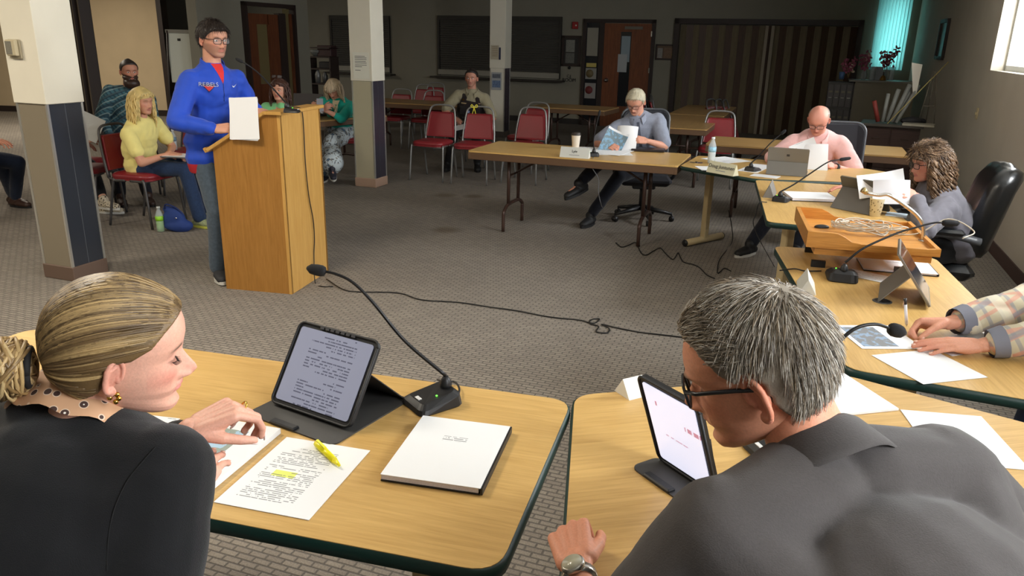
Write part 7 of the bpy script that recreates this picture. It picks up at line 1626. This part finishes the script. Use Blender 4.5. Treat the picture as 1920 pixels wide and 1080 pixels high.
# patterned scarf collar
SCF=mat('scarf_pattern',(200,160,124),.7); nt=SCF.node_tree; b=nt.nodes['Principled BSDF']; tc=N(nt,'ShaderNodeTexCoord'); vr=N(nt,'ShaderNodeTexVoronoi',i_Scale=52.,i_Randomness=.35); nt.links.new(tc.outputs['Object'],vr.inputs['Vector']); rp=N(nt,'ShaderNodeValToRGB'); rp.color_ramp.interpolation='CONSTANT'
E2_=rp.color_ramp.elements; E2_[0].color=(*lin((226,220,208)),1); E2_[1].position=.10; E2_[1].color=(*lin((66,44,38)),1)
for ps,cc3 in ((.30,(214,190,166)),(.36,(196,152,116)),): e=E2_.new(ps); e.color=(*lin(cc3),1)
nt.links.new(vr.outputs['Distance'],rp.inputs[0]); nt.links.new(rp.outputs[0],b.inputs['Base Color'])
sp,fw_,rt=c['sp'],c['fwd'],c['rt']; N3=np.array([rt,fw_,sp]).T; g=MB(); rows=[]
for rr,zz in ((.060,.01),(.062,.046),(.067,.056),(.078,.048),(.096,.012),(.106,-.016)):
    rows.append([c['nb']+N3@V(math.sin(a)*rr*1.06,math.cos(a)*(rr+.012)-.006,zz-.045*((1+math.cos(a))/2)**2+.004*math.sin(a*9)) for a in np.linspace(0,6.283,60)])
g.grid(rows); obj('scarf',g,SCF,c['root'],c['off'],label='tan patterned scarf at her neck')
# ring
wp,e,hd=c['W'][0]; M3=basis(np.asarray(hd['f'],float),np.asarray(hd['u'],float)); q=wp+M3@(V(-.009,.1035,-.0135)*.92*.97); g=MB(); dd=nrm(M3@V(-.0,.54,-.84)); a_=nrm(np.cross(dd,V(0,0,1))); b__=np.cross(dd,a_); g.tube([q+(a_*math.cos(t)+b__*math.sin(t))*.0098 for t in np.linspace(0,6.283,18)],.0018,6); obj('ring',g,GOLD,c['root'],c['off'])
# armhole seam
P_=[]
for x,y in ((292,838),(283,848),(262,872),(240,900),(222,935),(210,970),(203,1010),(200,1070)):
    h_=c['bvh'].ray_cast(Vector(CC),Vector(nrm(ray(x,y))),3.)
    if h_[0] is not None: P_.append(np.array(h_[0])+np.array(h_[1])*.0004)
g=MB(); g.tube(smoothpath(P_,8),.0011,6); obj('armhole_seam',g,mat('seam_black',(8,8,9),.9),c['root'],c['off'])
# ================================================================ 2 the near right man
office('black office chair under the grey haired man',(.72,.30,0),R(12),seat=.46)
hd2=aty(1418,688,1.05)
wl2=at(1082,1062,.80)
GRY=[(158,146,130),(134,124,110),(178,170,158),(112,102,92),(146,130,108),(196,190,180)]
c=person('grey haired man in a charcoal polo and glasses, his back to us',(.74,.30,.56),tuple(hd2),R(20),R(68),R(22),R(-4),sc=1.03,fat=1.25,nbo=(.02,-.03,.035),shtop=-.01,
  hands=[dict(p=wl2,f=(-.10,.97,.10),u=(-.35,-.1,.9),curl=(.75,.85,.9,.95),thumb=(.35,.4),size=1.05),dict(p=(.98,1.30,.79),f=(-.4,.9,0),u=(0,0,1))],
  elb=[V(-.6,-.5,-1),V(.9,-.2,-1)],feet=[dict(p=(.35,.85),f=(0,1,0)),dict(p=(.75,.95),f=(.1,1,0))],shl=.185,
  h=dict(browc=(120,108,96),lipc=(176,110,98),brow=.006,cheek=.004,blush=(206,112,92),blusha=.35,nose=1.12,jaw=.004,skin=(212,146,116),ear=1.12),skin=(218,150,120),near=True,
  shirt=dict(mat=fab('polo_charcoal',(74,70,69),.07,260,.85,.35,500),sleeve=.88,inf=.028,name='polo_shirt',wr=.0018,vox=.008,sm=8,seed=6,neck=.012),trouser=dict(mat=DKT),shoe=dict(mat=SHOE_B,sole=BLACK),vox=.008)
sp,fw_,rt=c['sp'],c['fwd'],c['rt']; N3=np.array([rt,fw_,sp]).T; g=MB(); rows=[]
for rr,zz in ((.066,.0),(.068,.034),(.073,.042),(.081,.034),(.099,-.010),(.103,-.022),(.100,-.024)):
    rows.append([c['nb']+N3@V(math.sin(a)*rr*1.05,math.cos(a)*(rr+.012)-.004,zz-.05*((1+math.cos(a))/2)**2+.0015*math.sin(a*5)) for a in np.linspace(R(14),R(346),60)])
g.grid(rows); obj('collar',g,MATS['polo_charcoal'],c['root'],c['off'])
def m2(Q):
    x,y,z=Q.T; lim=np.interp(y,[-.10,-.06,-.04,-.022,-.012,.004,.016,.030,.055,.08,.10],[-.090,-.084,-.068,-.030,.020,.026,.010,.022,.056,.074,.080]); return np.clip((z-lim)/.010,0,1)
def th2(Q): return .008+.008*np.clip(Q[:,2]/.1,0,1)
haircap(c,m2,th2,(132,122,108),3,.0018,streak=.25)
def fl2(p):
    cr=V(.01,-.055,.09); d=p-cr; return nrm(d)*1.0+V(0,.15,-.35)+V(-d[1],d[0],0)*2.5 if p[1]<.02 else V(np.sign(p[0])*.5,-.7,.2)
strands(c,9500,.029,.0012,GRY[0],.16,fl2,5,'strand',4,.03,GRY,.13,avoid=lambda Q:(np.abs(Q[:,0])>.05)&(Q[:,2]<.040)&(Q[:,1]>-.045)&(Q[:,1]<.04))
fr2=glasses(c,mat('frames_black',(22,24,28),.3),.0022,w=.026,hh=.019,tr=.0032)
# watch
wp,e,hd=c['W'][0]; d=nrm(e-wp); q=wp+d*.035; g=MB(); g.tube([q-d*.009,q+d*.009],.0325,20); wt=obj('wristwatch',g,mat('watch_steel',(170,168,160),.25,.9),c['root'],c['off'],label='steel wristwatch with a round pale dial')
up_=np.asarray(hd['u'],float); up_=nrm(up_-d*(up_@d)); up_=nrm(up_+V(-.1,-.45,.3)); up_=nrm(up_-d*(up_@d)); M3=basis(d,up_); g=MB(); g.lathe([(.020,0),(.0215,.003),(.0205,.008),(.0175,.010)],q+up_*.031,24,M3=M3); obj('watch_case',g,mat('watch_steel',(170,168,160),.25,.9),wt,c['off']); g=MB(); g.lathe([(.0175,.0),(.0175,.0108)],q+up_*.031,24,M3=M3); obj('dial',g,mat('dial_pale',(176,172,150),.15,coat=.6),wt,c['off'])
print('people built',round(time.time()-_t0,1),'s')
# ---- repeats of one kind share a group
GR_={'stacking_chair':'red vinyl stacking chairs','office_chair':'black office chairs','meeting_table':'oak council tables with green edges','folding_table':'folding tables','gooseneck_microphone':'gooseneck microphones','person':'people at the meeting','ceiling_light':'ceiling lights','square_column':'square columns','folded_chair':'folded chairs leaning at the back','name_plate':'tent cards on the council tables','roller_shutter':'roller shutters of the serving counter','paper_sheet':'loose sheets of paper','cable':'cables','paper_roll':'rolled papers on the desk','dried_flowers':'dried flowers on the cabinet','glass_vase':'vases on the cabinet','thermos_jug':'jugs on the coffee shelf','tablet':'tablets on the council tables','spiral_booklet':'bound packets on the council tables','picture_frame':'framed pictures','paper_notice':'notices on the columns'}
for o in bpy.data.objects:
    if o.parent is None and 'category' in o:
        k=o.name.split('.')[0]
        if k in GR_ and 'group' not in o: o['group']=GR_[k]
